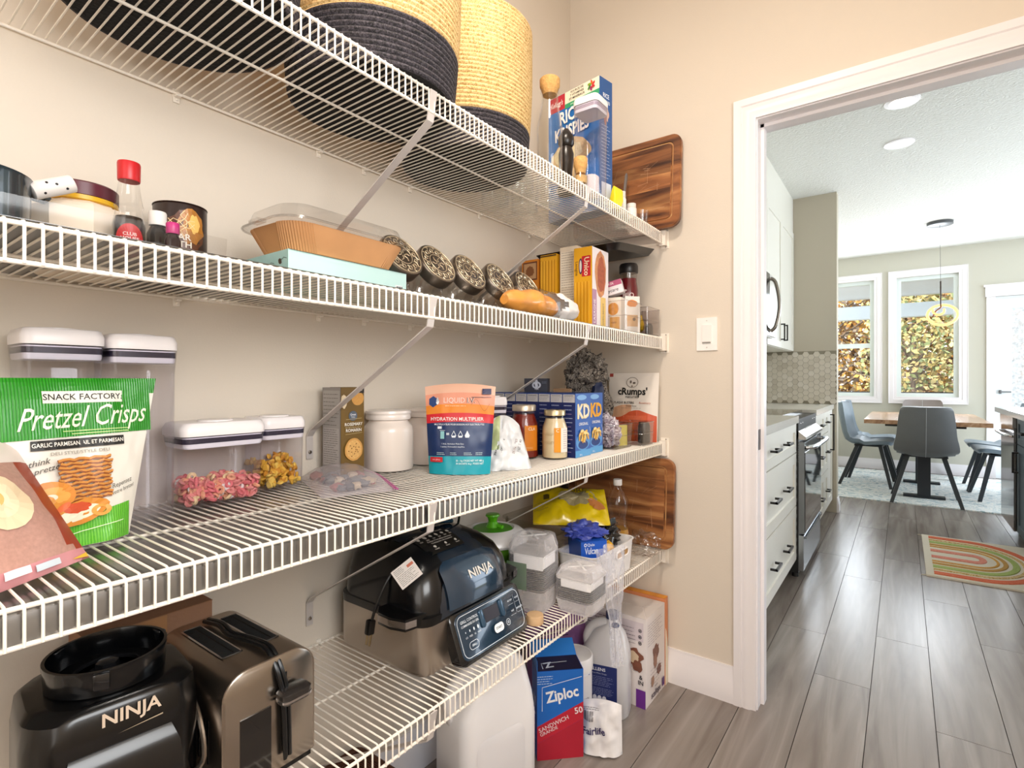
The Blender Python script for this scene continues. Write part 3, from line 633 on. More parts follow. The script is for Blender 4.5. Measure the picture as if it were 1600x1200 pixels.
k1 = kd((x_front - .0215, 1.411, z3), 'blue macaroni box with pale KD lettering at the front left of the block', True, 'blue macaroni boxes on the third shelf', True)
kd((x_front - .0305, 1.51, z3), 'blue macaroni box with yellow KD lettering at the front right of the block', True, 'blue macaroni boxes on the third shelf')
ks = kd((x_front - .0215 - .0435, 1.411, z3), 'blue macaroni box packed in the front row with only its narrow side showing', False, 'side-on blue macaroni boxes in a row')
for i in range(2, 8): dup(ks, (x_front - .0215 - .0435 * i, 1.411, z3))
ks2 = kd((x_front - .0305 - .0435, 1.51, z3), 'blue macaroni box packed in the rear row behind the others', False, 'rear row of blue macaroni boxes')
for i in range(2, 7): dup(ks2, (x_front - .0305 - .0435 * i, 1.51, z3))
# navy box lying on them
t = thing('tea_box', 'small navy box with white crest lying on the blue macaroni boxes', 'box', (-.985, 1.475, z3 + .19), 24)
carton(t, .078, .05, .046, mt('#10182f', .4), False)
p = Print(S_front(.05)); p.disc(.002, .024, .015, .012, '#b6bccb', inner=.6); p.disc(.002, .024, .006, .008, '#c4c9d6', 12, jit=.6); p.text('TEA', .002, .011, .008, '#c4c9d6', .02); p.poly([(.002, .046), (-.003, .036), (.007, .036)], '#c4c9d6')
p.lines(.02, .036, .028, .036, 2, '#7a849c'); p.build('printed_front', t)
p = Print(S_left(.078)); p.rect(-.024, .002, .024, .044, '#a9a6a4', 1); p.lines(-.02, .02, .006, .04, 6, '#4a4848', .001, 4); p.build('printed_side', t)
b = nb(); box(b, -.03, .03, -.008, .008, 0, .012); o = obj('wooden_block', b, mt('#9c7a58', .7, var=.2), None, .002); o.location = (-.925, 1.54, z3 + .19); o.rotation_euler.z = R(10); setp(o, 'small tan wooden block lying at the back of the macaroni boxes', 'block')

# patterned fabric bag
t = thing('fabric_bag', 'grey patterned fabric bag bunched up behind the macaroni boxes', 'fabric bag', (-.905, 1.675, z3), 10)
FB = speckle('patterned_fabric', ['#1d1a1a', '#8d8378', '#2c2826', '#a39a8e', '#3a3634'], 85, .9)
b = nb()
def fb(u, v):
    a = 2 * PI * u; z_ = .30 * v; r_ = .072 * (1 - .35 * v ** 2) * (.9 if v < .05 else 1); k = 1 + .14 * math.sin(7 * a + 3 * v) + .22 * noise.noise(V((math.cos(a) * 2, math.sin(a) * 2, v * 5)))
    return (r_ * k * math.cos(a) * (1.15), r_ * k * math.sin(a) * .8, z_ + (.02 * noise.noise(V((math.cos(a) * 3, math.sin(a) * 3, 7))) if v > .8 else 0))
gridsurf(b, fb, 48, 24, closeu=True); obj('cloth', b, FB, t)
b = nb()
for i, (x_, y_, z_, r_) in enumerate([(.0, -.03, .315, .028), (.035, -.02, .285, .036), (-.03, -.03, .285, .030), (-.05, -.02, .25, .026), (.01, -.055, .25, .034), (.055, -.035, .25, .03), (-.025, -.06, .225, .03)]): lump(b, (x_, y_, z_), r_, i * 1.7, .6, 3, 2.6)
obj('gathered_top', b, FB, t)
b = nb(); lump(b, (.050, -.045, .115), .034, 4, .3, 3, sz=(.8, .7, 3.2), flat=.002); obj('navy_panel', b, mt('#1a2748', .5, var=.3, vs_=40), t)

# chew pouch at the end of the shelf
t = thing('pet_treat_pouch', 'cream and orange dog treat pouch standing at the far end near the wall', 'pouch', (-.826, 1.888, z3), 2, rx=-2)
cb = Bag(.200, .258, .05, wb=.190, pouch=True, wr=.003, seed=7.7, nv=40)
CM = [mt('#e6ddd2', .5), mt('#cc5530', .5), mt('#d9a884', .5)]
cb.build('foil_pouch', CM, t, lambda q, v, s: 0)
p = Print(lambda x, z, L: cb.surf(x, z, L), .001)
p.area(-.094, .0, lambda x: .07, lambda x: .118 + .02 * math.sin((x + .09) * 22), '#d9a884', 16, 6); p.area(-.0945, .0945, lambda x: .001, lambda x: .088 + .030 / (1 + math.exp(-(x + .02) * 90)) - .02 * max(0, x - .03) / .06, '#cc5530', 30, 10)
p.rect(-.095, .244, -.080, .257, '#a8433a', 2); p.disc(0, .222, .024, .020, '#8d8378', inner=.9); p.disc(-.006, .224, .004, .006, '#6d6259', 10); p.disc(.008, .22, .006, .004, '#6d6259', 10); p.disc(0, .208, .003, .003, '#4a423c', 8)
p.text('cRumps\'', .002, .187, .037, '#15120f', .03, sx=.93); p.text('naturals', .002, .168, .017, '#2a2420', .0); p.text('PLAQUE BUSTERS', -.030, .145, .0115, '#3a332d', .01, sx=.9); p.text('Rosemary', .052, .145, .0105, '#b25c3e'); p.text('Dental Sticks', 0, .133, .008, '#5a5048'); p.lines(-.04, .04, .122, .127, 1, '#7a7068')
p.rect(-.02, .045, .06, .098, '#d4613a', 5); p.lines(-.012, .05, .04, .095, 8, '#e0896a', .001, 3)
p.build('printed_front', t)
# clear organiser bins
def bin_(label, loc, w, d, h, rz=90, m=None):
    t = thing('organiser_bin', label, 'bin', loc, rz); b = nb()
    o_ = [rrect(w * .92, d * .92, .006, 0), rrect(w, d, .008, h)]; i_ = [rrect(w - .004, d - .004, .007, h), rrect(w * .92 - .004, d * .92 - .004, .005, .003)]
    loft(b, o_ + i_); obj('bin_shell', b, m or clear('#efeae8', .12), t)
    b = nb(); tube(b, rrect(w, d, .008, h - .001), .0016, 6, closed=True); obj('rim', b, clear('#dcd8dc', .35), t)
    b = nb(); tube(b, rrect(w * .965, d * .965, .007, h * .52), .0012, 6, closed=True); tube(b, rrect(w * .925, d * .925, .006, .003), .0012, 6, closed=True); obj('ridge', b, clear('#cfcace', .4), t)
    return t
bin_('clear plastic bin holding a crumpled silver bag and a yellow packet, third shelf', (-.806, 1.665, z3), .14, .10, .082)
bin_('clear plastic bin in front of the dog treat pouch, holding a dark tin', (-.775, 1.802, z3), .105, .098, .082)
b = nb(); lump(b, (0, 0, .058), .040, 3, .5, 4, 2.4, sz=(1, .9, 1.3), flat=.004); o = obj('crumpled_bag', b, speckle('silver_film', ['#a79aa6', '#d6cfd4', '#8a7482', '#e7e2e6'], 30, .3)); o.location = (-.806, 1.637, z3 + .001); setp(o, 'crumpled silvery plastic bag with pink print inside the nearer clear bin', 'bag')
b = nb(); box(b, -.02, .02, -.012, .012, 0, .07); o = obj('yellow_packet', b, mt('#d9c81e', .4, var=.1, vs_=40), None, .004); o.location = (-.79, 1.705, z3 + .004); o.rotation_euler.z = R(70); setp(o, 'small yellow packet upright in the nearer clear bin', 'packet')
b = nb(); lathe(b, [(.02, 0), (.022, .003), (.022, .06), (.019, .068), (.019, .075)], 20); o = obj('spice_tin', b, mt('#2b2623', .35)); o.location = (-.757, 1.832, z3 + .004); setp(o, 'dark round tin at the right end of the far clear bin', 'tin')

# ================================================================ shelf 2
z2 = SZ[2]
t = thing('stock_pot', 'dark teal pot at the left end of the second shelf', 'pot', (-1.0, .128, z2), 0)
b = nb(); lathe(b, [(.055, 0), (.064, .006), (.070, .05), (.071, .108), (.073, .112), (.069, .112), (.067, .05), (.058, .008)], 40); obj('bowl', b, mt('#27343a', .2, coat=.5), t)
b = nb(); tube(b, [(-.012, .072, .098), (-.012, .088, .096), (.012, .088, .096), (.012, .072, .098)], .0035, 8); obj('handle', b, mt('#1a2226', .25), t)
t = thing('white_roll', 'short white roll with dark specks leaning between the dark pot and the octagonal jar', 'roll', (-.985, .196, z2 + .100), 0)
b = nb(); lathe(b, [(.011, 0), (.0125, .001), (.0125, .052), (.011, .053)], 24, T=Matrix.Rotation(R(-62), 4, 'X')); obj('roll', b, mt('#efe8e2', .5), t)
b = nb()
for a, z_ in ((PI * .2, .012), (-.1, .03), (.6, .04), (-.5, .02)): lathe(b, [(.002, 0), (.0015, .0008)], 8, T=Matrix.Rotation(R(-62), 4, 'X') @ Matrix.Rotation(a, 4, 'Z') @ Matrix.Translation((.0122, 0, z_)) @ Matrix.Rotation(PI / 2, 4, 'Y'))
obj('dark_specks', b, DARK, t)
t = thing('octagonal_jar', 'cream octagonal jar with maroon screw lid on the second shelf', 'jar', (-1.055, .2715, z2), 20)
b = nb(); lathe(b, [(.062, 0), (.068, .004), (.0685, .098), (.064, .104), (.046, .109), (.044, .112)], 8, ph=PI / 8); obj('jar_body', b, mt('#efe0cc', .35, var=.03), t, ang=20)
b = nb(); lathe(b, [(.0462, .1122), (.0475, .113), (.0475, .1195), (.0462, .120)], 40); obj('tamper_band', b, mt('#e0ae1c', .35), t)
b = nb()
secs = [[((.0475 + (.0006 if i % 2 else 0)) * math.cos(2 * PI * i / 96), (.0475 + (.0006 if i % 2 else 0)) * math.sin(2 * PI * i / 96), z_) for i in range(96)] for z_ in (.1203, .139)]
secs.append([(.045 * math.cos(2 * PI * i / 96), .045 * math.sin(2 * PI * i / 96), .1415) for i in range(96)]); loft(b, secs); obj('screw_lid', b, mt('#5a1d2c', .35), t)
t = thing('soy_sauce_bottle', 'glass sauce bottle with red cap and round red label', 'bottle', (-.957, .3045, z2), 75)
pf = [(.019, 0), (.0215, .004), (.0215, .072), (.018, .090), (.0172, .098), (.0195, .101), (.0178, .104), (.0135, .135), (.0125, .142)]
b = nb(); lathe(b, pf, 28); obj('glass', b, clear('#f2efec', .12), t)
b = nb(); lathe(b, [(.0195, .002), (.0205, .006), (.0205, .073), (.0175, .084)], 28); obj('dark_sauce', b, mt('#1a0c08', .2), t)
b = nb(); lathe(b, [(.0142, .140), (.0148, .142), (.0152, .166), (.0145, .1685)], 32); obj('cap', b, mt('#c6161f', .35), t)
p = Print(S_cyl(.0217)); p.disc(0, .045, .019, .026, '#c01a22', n=28); p.disc(0, .045, .0175, .0245, '#c81e26', n=28, inner=.94); p.text('CLUB', 0, .055, .007, '#f2d8d4', .01); p.text('HOUSE', 0, .048, .0072, '#f2d8d4', .02); p.text('Extract', 0, .033, .0055, '#e9a7a4'); p.text('Artificial', 0, .027, .0045, '#e9a7a4'); p.build('paper_label', t)
def vial(label, loc, r, h, capm, body, lab, rz=70):
    t = thing('small_bottle', label, 'bottle', loc, rz); b = nb(); lathe(b, [(r * .9, 0), (r, .003), (r, h * .66), (r * .7, h * .76), (r * .6, h * .80)], 24); obj('glass', b, body, t)
    b = nb(); lathe(b, [(r * .78, h * .79), (r * .82, h * .8), (r * .82, h * .98), (r * .76, h)], 24); obj('cap', b, capm, t)
    p = Print(S_cyl(r)); p.rect(-r, h * .1, r, h * .52, lab, 6); p.disc(0, h * .34, r * .5, r * .5, '#c9b79c', 16, inner=.6); p.build('paper_label', t)
vial('small dark bottle with white cap between the red capped bottle and the tin', (-.975, .350, z2), .0155, .108, mt('#eee9e4', .4), mt('#140e0c', .15), '#2a201a')
vial('tiny dark bottle with magenta cap in front of the gold printed tin', (-.925, .353, z2), .0115, .082, mt('#c22a78', .35), mt('#231016', .15), '#6d5e60')
t = thing('drink_tin', 'dark cylindrical tin printed with a glowing gold storm picture', 'tin', (-1.05, .413, z2), 60)
b = nb(); lathe(b, [(.041, 0), (.042, .002), (.042, .142), (.041, .145)], 40); obj('tin_body', b, mt('#2a1a18', .3), t)
b = nb(); tube(b, circ(.0418, .145, 40), .0012, 6, closed=True); obj('rim', b, mt('#3a2620', .25, .6), t)
p = Print(S_cyl(.0422)); GD = mt('#b5762a', .35, var=.5, vs_=45)
p.disc(.014, .092, .030, .040, mt('#5a2e14', .35, var=.4, vs_=30), jit=.2); p.disc(.024, .105, .022, .030, GD, jit=.25); p.disc(.028, .110, .009, .016, '#f0c26a', jit=.3)
for i in range(5): p.line([(.012 + .006 * math.sin(j * 1.9 + i), .125 - j * .009 + i * .002) if i % 2 else (-.012 + j * .008, .108 + .008 * math.sin(j * 1.3 + i)) for j in range(6)], .0011, '#f3d7a2')
p.text('AR', .012, .084, .015, '#efe6d8', .02); p.text('\'TH', .012, .071, .015, '#efe6d8', .02); p.text('NEW', .010, .046, .012, '#cfc5b8', .02); p.text('EXIST', .010, .034, .012, '#cfc5b8', .02); p.build('printed_wrap', t)
# clear liner strip behind the lip
b = nb(); gridsurf(b, lambda u, v: (-.742 - .008 * (1 - v) ** 2 - .10 * max(0, .25 - v) * 4, -.05 + .40 * u, z2 + .0012 + max(0, v - .25) / .75 * .026), 16, 8)
#gridsurf(b, lambda u, v: (-.743 - .008 * (1 - v) ** 2 - .10 * max(0, .25 - v) * 4, -.05 + .40 * u, z2 + .002 + max(0, v - .25) / .75 * .026), 16, 8)
o = obj('shelf_liner', b, clear('#b9b0aa', .1, .2)); setp(o, 'clear plastic liner strip curling up at the left front of the second shelf', 'shelf liner')
# teal flat box and loaf tray
t = thing('gift_box', 'flat pale teal box with barcode under the loaf tray', 'box', (-.935, .645, z2), 90)
carton(t, .272, .15, .064, mt('#bfe0dc', .4, var=.03), True)
p = Print(S_front(.15)); p.rect(.105, .012, .124, .036, '#e9eaec', 1)
for i in range(9): p.rect(.107 + i * .0018, .015, .1078 + i * .0018 + (.0006 if i % 3 else 0), .034, '#4a5658', 1)
p.line([(-.136, .0635), (.136, .0635)], .001, '#2e4a4c'); p.build('printed_front', t)
p = Print(S_left(.272)); p.rect(-.075, 0, .075, .064, mt('#a9cfcb', .4, var=.15, vs_=30), 1)
for i, (x_, z_) in enumerate([(.05, .045), (.01, .04), (-.035, .045), (.03, .02), (-.02, .015), (-.055, .025)]):
    p.disc(x_, z_, .006, .005, '#4a3a2c', 10, jit=.4); p.line([(x_, z_), (x_ + .012, z_ + .006), (x_ + .022, z_ + .003)], .001, '#3c4a40')
p.build('printed_side', t)
t = thing('loaf_tray', 'brown ribbed paper baking tray under a clear domed lid', 'baking tray', (-.935, .645, z2 + .0652), 90)
b = nb(); n_ = 120
def trayring(w, d, z_, amp):
    base = rrect(w, d, .045, z_, n_ // 4 - 1); return [(x_ * (1 + amp * (1 if i % 2 else -1)), y_ * (1 + amp * (1 if i % 2 else -1)), z) for i, (x_, y_, z) in enumerate(base)]
loft(b, [trayring(.225, .12, 0, 0), trayring(.235, .13, .004, .002), trayring(.275, .165, .052, .012), trayring(.272, .162, .052, .012), trayring(.23, .126, .006, .002)]); obj('paper_tray', b, mt('#c08c5c', .6, var=.15, vs_=20), t, ang=25)
b = nb(); loft(b, [rrect(.272, .160, .045, .052, 8), rrect(.300, .188, .05, .054, 8), rrect(.302, .190, .05, .058, 8), rrect(.286, .174, .048, .061, 8), rrect(.282, .170, .048, .068, 8), rrect(.270, .158, .044, .084, 8), rrect(.240, .128, .036, .090, 8)], cap0=False); obj('clear_lid', b, clear('#f3efec', .13, .08), t)
b = nb(); tube(b, rrect(.301, .189, .05, .056, 8), .0022, 6, closed=True); obj('lid_rim', b, clear('#e8e3e0', .35, .1), t)
for s_ in (-1, 1):
    b = nb(); box(b, s_ * .151 - .008, s_ * .151 + .008, -.016, .016, .053, .059); obj('lid_tab', b, clear('#e8e3e0', .3, .1), t, .002)

# slant-mouth jars
def slantjar(y, label, fill=None):
    t = thing('slant_jar', label, 'jar', (-1.035, y, z2), 90, 'slant-mouth glass jars with engraved metal lids')
    T = Matrix.Translation((0, -.052, .118)) @ Matrix.Rotation(R(60), 4, 'X') @ Matrix.Scale(1.13, 4)
    b = nb()
    secs = [rrect(.096, .096, .03, 0, 6), rrect(.108, .108, .034, .006, 6), rrect(.112, .112, .036, .05, 6)]
    top = [T @ V(p_) for p_ in circ(.047, -.012, 28, ph=-PI / 2 - PI * 0)]
    top2 = [T @ V(p_) for p_ in circ(.047, .012, 28, ph=-PI / 2)]
    # align ring starts: rrect begins near -90 deg on the right corner
    def ali(r_): return r_
    secs = [[V(p_) for p_ in s] for s in secs]
    k = 28
    ring = lambda z_, a: [V((a * math.cos(2 * PI * i / k - PI / 2), a * math.sin(2 * PI * i / k - PI / 2), z_)) for i in range(k)]
    sq = lambda z_, a: [V((a * max(-1, min(1, 1.22 * math.cos(2 * PI * i / k - PI / 2))), a * max(-1, min(1, 1.22 * math.sin(2 * PI * i / k - PI / 2))), z_)) for i in range(k)]
    s_ = [sq(0, .047), sq(.005, .054), sq(.045, .056)]
    mid = [a.lerp(c, .55) + V((0, 0, .006)) for a, c in zip(s_[-1], top)]
    loft(b, s_ + [mid, top, top2], cap1=False); obj('glass', b, clear('#efeeea', .35, .08), t)
    b = nb(); lathe(b, [(.050, -.002), (.0525, 0), (.0525, .022), (.0505, .025), (.048, .0255)], 40, T=T @ Matrix.Translation((0, 0, .004))); lid = obj('metal_lid', b, mt('#9a9086', .3, 1, .1, 20), t)
    b = nb()
    for r_, rr in ((.0465, .0014), (.024, .001)): vv = tube(b, circ(r_, .0298, 36), rr, 6, closed=True); bmesh.ops.transform(b, matrix=T, verts=vv)
    for i in range(12):
        a = 2 * PI * i / 12; q = [(.028 * math.cos(a + .12 * math.sin(j * 1.5)) * (1 + .16 * j), .028 * math.sin(a + .12 * math.sin(j * 1.5)) * (1 + .16 * j), .0297) for j in range(5)]
        vv = tube(b, q, .0011, 5); bmesh.ops.transform(b, matrix=T, verts=vv)
        vv = tube(b, [(.034 * math.cos(a + .2) + .005 * math.cos(c_), .034 * math.sin(a + .2) + .005 * math.sin(c_), .0297) for c_ in [k_ * PI / 3 for k_ in range(6)]], .0009, 5, closed=True); bmesh.ops.transform(b, matrix=T, verts=vv)
    for i in range(6):
        a = PI * i / 3; vv = tube(b, [(.004 * math.cos(a), .004 * math.sin(a), .0297), (.012 * math.cos(a + .3), .012 * math.sin(a + .3), .0297), (.018 * math.cos(a), .018 * math.sin(a), .0297)], .0012, 5); bmesh.ops.transform(b, matrix=T, verts=vv)
    obj('embossing', b, mt('#efe0c2', .38, .8, .1), lid)
    return t
for y, s in ((.856, 'slanted glass jar half hidden behind the loaf tray'), (.975, 'slanted glass jar with a red ribbon visible inside, second of the five jars'), (1.10, 'slanted glass jar with a bright gold-lit lid, middle of the five jars'), (1.235, 'slanted glass jar, fourth of the five and above the start of the bread'), (1.375, 'slanted glass jar nearest the yellow pasta boxes')): slantjar(y, s)
b = nb()
for i in range(3): tube(b, smooth_path([(-.03 + .01 * i, -.03, .01 + .012 * i), (.0, -.048, .03), (.025, -.03, .012 + .01 * i), (.035, .0, .03), (.01, .02, .01)], 5), .005, 6, sq=.25)
o = obj('ribbon', b, mt('#a3262c', .4)); o.location = (-1.03, .975, z2 + .006); o.rotation_euler.z = R(90); setp(o, 'curled red ribbon inside the second slanted jar', 'ribbon')

# bread in a bag
t = thing('bread_loaf', 'golden bread rolls in a clear bag lying at the front of the second shelf', 'bread', (-.80, 1.215, z2), 90)
b = nb()
def brd(u, v):
    a = 2 * PI * u; x_ = -.165 + .235 * v; r_ = .038 * max(.02, math.sin(PI * min(1, max(0, v * .96 + .02)))) ** .38 * (1 - .13 * abs(math.sin(PI * v * 3)) ** 8 * 0 + .08 * math.sin(PI * v * 6 - 1))
    return (x_, r_ * math.cos(a) * 1.1, max(.003, .038 + r_ * math.sin(a) * .95 + .004 * noise.noise(V((x_ * 25, math.cos(a), math.sin(a))))))
gridsurf(b, brd, 28, 30, closeu=True); capends(b); obj('crust', b, mt('#dc9440', .45, var=.3, vs_=22), t)
b = nb()
def bgf(u, v):
    a = 2 * PI * u; x_ = -.185 + .365 * v; r_ = (.043 if v < .7 else .047) * max(.015, math.sin(PI * min(1, max(0, v * .97 + .015)))) ** .33
    k = 1 + .07 * noise.noise(V((x_ * 40, math.cos(a) * 2, math.sin(a) * 2))) + .04 * math.sin(9 * a + x_ * 30)
    return (x_, r_ * k * math.cos(a) * 1.05, max(.001, .041 + r_ * k * math.sin(a)))
gridsurf(b, bgf, 36, 40, closeu=True, mif=lambda u, v: 1 if v > .66 + .06 * math.sin(u * 30) else 0); obj('bag_film', b, [clear('#fdf3e2', .10, .15), mt('#ece6e2', .3, var=.08, vs_=40)], t)

# pasta and snack boxes standing against the far end
t = thing('pasta_box', 'yellow lasagne box with red panel at the front of the box row', 'box', (-.8325, 1.570, z2), 0)
carton(t, .066, .114, .266, mt('#e0a41c', .45), True)
p = Print(S_front(.114)); p.rect(-.033, 0, .033, .266, mt('#e3a51a', .45, var=.05, vs_=6), 1); p.rect(-.004, .172, .028, .238, '#c4202a', 1); p.text('Unico', .013, .204, .025, '#f6e4c0', .015, rot=-90, sx=1.0)
p.disc(-.008, .206, .007, .026, '#4a2a52', 20); p.disc(-.008, .206, .004, .020, '#d9d2c4', 16); p.text('Lasagne', -.022, .20, .015, '#6d4a12', 0, rot=-90)
for i in range(9): p.line([(-.026 + .0062 * i, .012), (-.026 + .0062 * i, .155)], .0022, '#c98a16' if i % 2 else '#f0bd45')
p.build('printed_front', t)
p = Print(S_right(.066)); p.rect(-.057, 0, .057, .266, '#ece4e6', 1); p.disc(.0, .185, .040, .075, mt('#c78656', .5, var=.5, vs_=70), jit=.15); p.disc(.006, .185, .026, .06, mt('#a8502c', .5, var=.5, vs_=90), jit=.3); p.rect(-.057, .0, -.028, .13, '#b488a4', 1); p.rect(.0, 0, .036, .11, '#e9c470', 1); p.text('LASAGNE', -.042, .06, .018, '#f4ecf0', .01, rot=90); p.text('OVEN READY', .018, .055, .012, '#4c3a20', 0, rot=90)
p.build('printed_side', t)
t = thing('cracker_carton', 'tall cream carton covered in small print, behind the lasagne box', 'box', (-.905, 1.60, z2), 0)
carton(t, .066, .11, .286, mt('#d8c8b2', .5), True); p = Print(S_front(.11)); p.rect(-.03, .15, .03, .27, '#e2d5c2', 1); p.lines(-.027, .027, .02, .27, 30, '#8c7c6c', .0016, 8); p.build('printed_front', t)
t = thing('pasta_box', 'yellow spaghetti box, second from the back of the row of boxes', 'box', (-.985, 1.60, z2), 0)
carton(t, .066, .11, .270, mt('#dca11e', .45), True); p = Print(S_front(.11))
for i in range(10): p.line([(-.029 + .0062 * i, .012), (-.029 + .0062 * i, .25)], .0026, '#b87c12' if i % 2 else '#edb83c')
p.line([(-.033, .266), (.033, .266)], .004, '#3a2a14'); p.build('printed_front', t)
t = thing('snack_carton', 'orange carton with a brown framed picture, rearmost of the row of boxes', 'box', (-1.062, 1.60, z2), 0)
carton(t, .07, .11, .262, mt('#c8791c', .45), True); p = Print(S_front(.11)); p.rect(-.03, .19, .03, .255, '#5e2c14', 1); p.rect(-.026, .195, .026, .25, '#b58c62', 1); p.disc(0, .222, .018, .018, '#7c4a24', jit=.2); p.build('printed_front', t)
b = nb(); loft(b, [rrect(.30, .30, .02, 0, 4), rrect(.335, .335, .025, .022, 4), rrect(.331, .331, .023, .022, 4), rrect(.297, .297, .018, .003, 4)]); o = obj('black_tray', b, mt('#0d0d0f', .35)); o.location = (-.915, 1.765, z2 + .2885); o.rotation_euler.x = R(7); setp(o, 'black baking tray laid across the tops of the pasta boxes under the top shelf', 'tray')
b = nb(); lump(b, (0, 0, .018), .05, 6, .4, 3, sz=(1.1, .9, .34), flat=.0); o = obj('red_cloth', b, mt('#c2182e', .6, var=.2)); o.location = (-.83, 1.86, z2 + .306); setp(o, 'folded red cloth in the black tray below the top shelf', 'cloth')
# bin with snack packs, pink box, red bottle
bin_('clear plastic bin filled with snack bar boxes on the second shelf', (-.787, 1.705, z2), .135, .098, .105)
t = thing('snack_bar_box', 'orange and white snack bar box standing in the second shelf bin', 'box', (-.795, 1.678, z2 + .004), 8)
carton(t, .05, .045, .115, mt('#e5ddd2', .45), False); p = Print(S_front(.045)); p.rect(-.025, 0, .025, .115, '#e9dfd0', 1); p.disc(-.002, .075, .019, .022, mt('#d8913c', .5, var=.4, vs_=90), jit=.15); p.rect(-.014, .0, .02, .048, '#d9a25a', 1); p.text('oats', .0, .03, .011, '#8a4a1c', .01); p.build('printed_front', t)
t = thing('snack_bar_box', 'tan and white snack bar box behind the first one in the second shelf bin', 'box', (-.768, 1.738, z2 + .004), 50)
carton(t, .055, .03, .125, mt('#e6e0da', .45), False); p = Print(S_front(.03)); p.disc(0, .10, .02, .012, '#d07a2c', jit=.2); p.rect(-.02, .02, .02, .06, '#cfa06a', 1); p.disc(.006, .045, .006, .006, '#5a3a20', 10); p.build('printed_front', t)
t = thing('tissue_box', 'small pink and white carton tilted on top of the snack bar boxes', 'box', (-.815, 1.69, z2 + .130), 18, rx=0, ry=-14)
carton(t, .088, .05, .046, mt('#e6dfe4', .45), False); p = Print(S_front(.05)); p.rect(-.044, .028, .044, .046, '#b04c74', 1); p.text('Neycare', 0, .014, .0165, '#23242c', .0, .2); p.text('DOUX', 0, .037, .012, '#f2dce6', .02); p.build('printed_front', t)
p = Print(S_top(.046)); p.rect(-.044, -.025, .044, .025, '#b4537a', 1); p.build('printed_top', t)
t = thing('syrup_bottle', 'dark red squeeze bottle with black cap at the far end of the second shelf', 'bottle', (-.825, 1.85, z2), 22)
b = nb(); lathe(b, [(.030, 0), (.034, .005), (.034, .05), (.029, .075), (.030, .10), (.034, .13), (.034, .175), (.030, .20), (.029, .215)], 32); obj('body', b, mt('#6d1420', .25, coat=.4), t)
b = nb(); lathe(b, [(.0292, .2152), (.030, .222), (.0305, .235)], 32); obj('clear_neck', b, clear('#b8a49c', .2), t)
b = nb(); lathe(b, [(.033, .2352), (.0345, .238), (.0345, .262), (.031, .270), (.02, .272)], 32); obj('cap', b, mt('#1d1a1b', .35), t)
p = Print(S_cyl(.0345)); p.text('MIO', .0, .150, .024, '#f0d4d2', .02); p.text('SPORT', 0, .132, .008, '#e2b8b6'); p.disc(.004, .108, .010, .013, '#f0dcd8', inner=.7); p.disc(-.01, .168, .005, .004, '#f0dcd8'); p.line([(-.02, .08), (0, .085), (.02, .078)], .002, '#d99a98'); p.build('printed_wrap', t)
bin_('smoky clear bin at the far end of the second shelf, holding a yellow item', (-.772, 1.862, z2), .115, .085, .10, 90, clear('#b9abaa', .16))
b = nb(); lump(b, (0, 0, .044), .032, 2, .35, 3, sz=(.8, .9, 1.25), flat=.004); o = obj('yellow_packet', b, mt('#e8c416', .4, var=.15, vs_=40)); o.location = (-.785, 1.83, z2 + .001); setp(o, 'bright yellow soft packet inside the smoky bin', 'packet')
b = nb(); lathe(b, [(.012, 0), (.014, .003), (.014, .03), (.009, .04)], 16); o = obj('small_jar', b, DARK); o.location = (-.752, 1.868, z2 + .004); setp(o, 'tiny black jar beside the yellow packet in the smoky bin', 'jar')

# ================================================================ shelf 1 (top)
z1 = SZ[1]
ROPE_T = speckle('tan_rope', ['#b08a50', '#d2ae72', '#dcbc84', '#e2c48e'], 190, .9); ROPE_D = speckle('charcoal_rope', ['#1a181a', '#2c282c', '#3a353a', '#4a444a'], 190, .9)
def basket(x, y, label, dark, h=.36, Rb=.162, Rm=.176):
    t = thing('rope_basket', label, 'basket', (x, y, z1), 0, 'coiled rope baskets on the top shelf')
    pitch = .0095; n = int(h / pitch)
    def band(i0, i1):
        b = nb(); prof = []
        for i in range(i0, i1):
            v = i / n; r = Rb + (Rm - Rb) * math.sin(min(1, v * 1.5) * PI / 2)
            for s_ in range(4):
                a = -PI / 2 + PI * (s_ + .5) / 4; prof.append((r + pitch * .5 * math.cos(a) - .002, i * pitch + pitch / 2 + pitch / 2 * math.sin(a)))
        inner = [(r - .008, z_) for r, z_ in prof[::-4]]
        if i0 == 0: inner = inner[:-1] + [(prof[0][0] - .008, .006)]
        lathe(b, prof + inner, 56, cap0=(i0 == 0), cap1=(i0 == 0)); return b
    k = int(dark / pitch)
    obj('dark_coils', band(0, k), ROPE_D, t, ang=80); obj('natural_coils', band(k, n), ROPE_T, t, ang=80)
    b = nb(); lathe(b, [(Rb - .004, 0), (Rb - .004, .004)], 48); obj('base_disc', b, mt('#0c0b0c', .9, bump=.4, bs=150), t)
    for s_ in (-1, 1):
        b = nb(); P = smooth_path([(-.05, s_ * (Rm - .004), h - .01), (-.045, s_ * (Rm - .004), h + .03), (0, s_ * (Rm - .004), h + .045), (.045, s_ * (Rm - .004), h + .03), (.05, s_ * (Rm - .004), h - .01)], 5)
        if s_ == 1 and y > 1: P = smooth_path([(-.05, Rm + .002, h * .80), (-.045, Rm + .014, h * .72), (0, Rm + .018, h * .69), (.045, Rm + .014, h * .72), (.05, Rm + .002, h * .80)], 5)
        tube(b, P, .007, 8); obj('handle', b, mt('#7a4a26', .6), t)
    return t
basket(-.880, .345, 'charcoal rope basket at the left end of the top shelf, mostly out of sight', .10)
basket(-.870, .702, 'dark based rope basket with tan upper half, in the middle of the top shelf', .095)
basket(-.936, 1.058, 'tan rope basket with narrow black base, nearest the cereal box', .088)
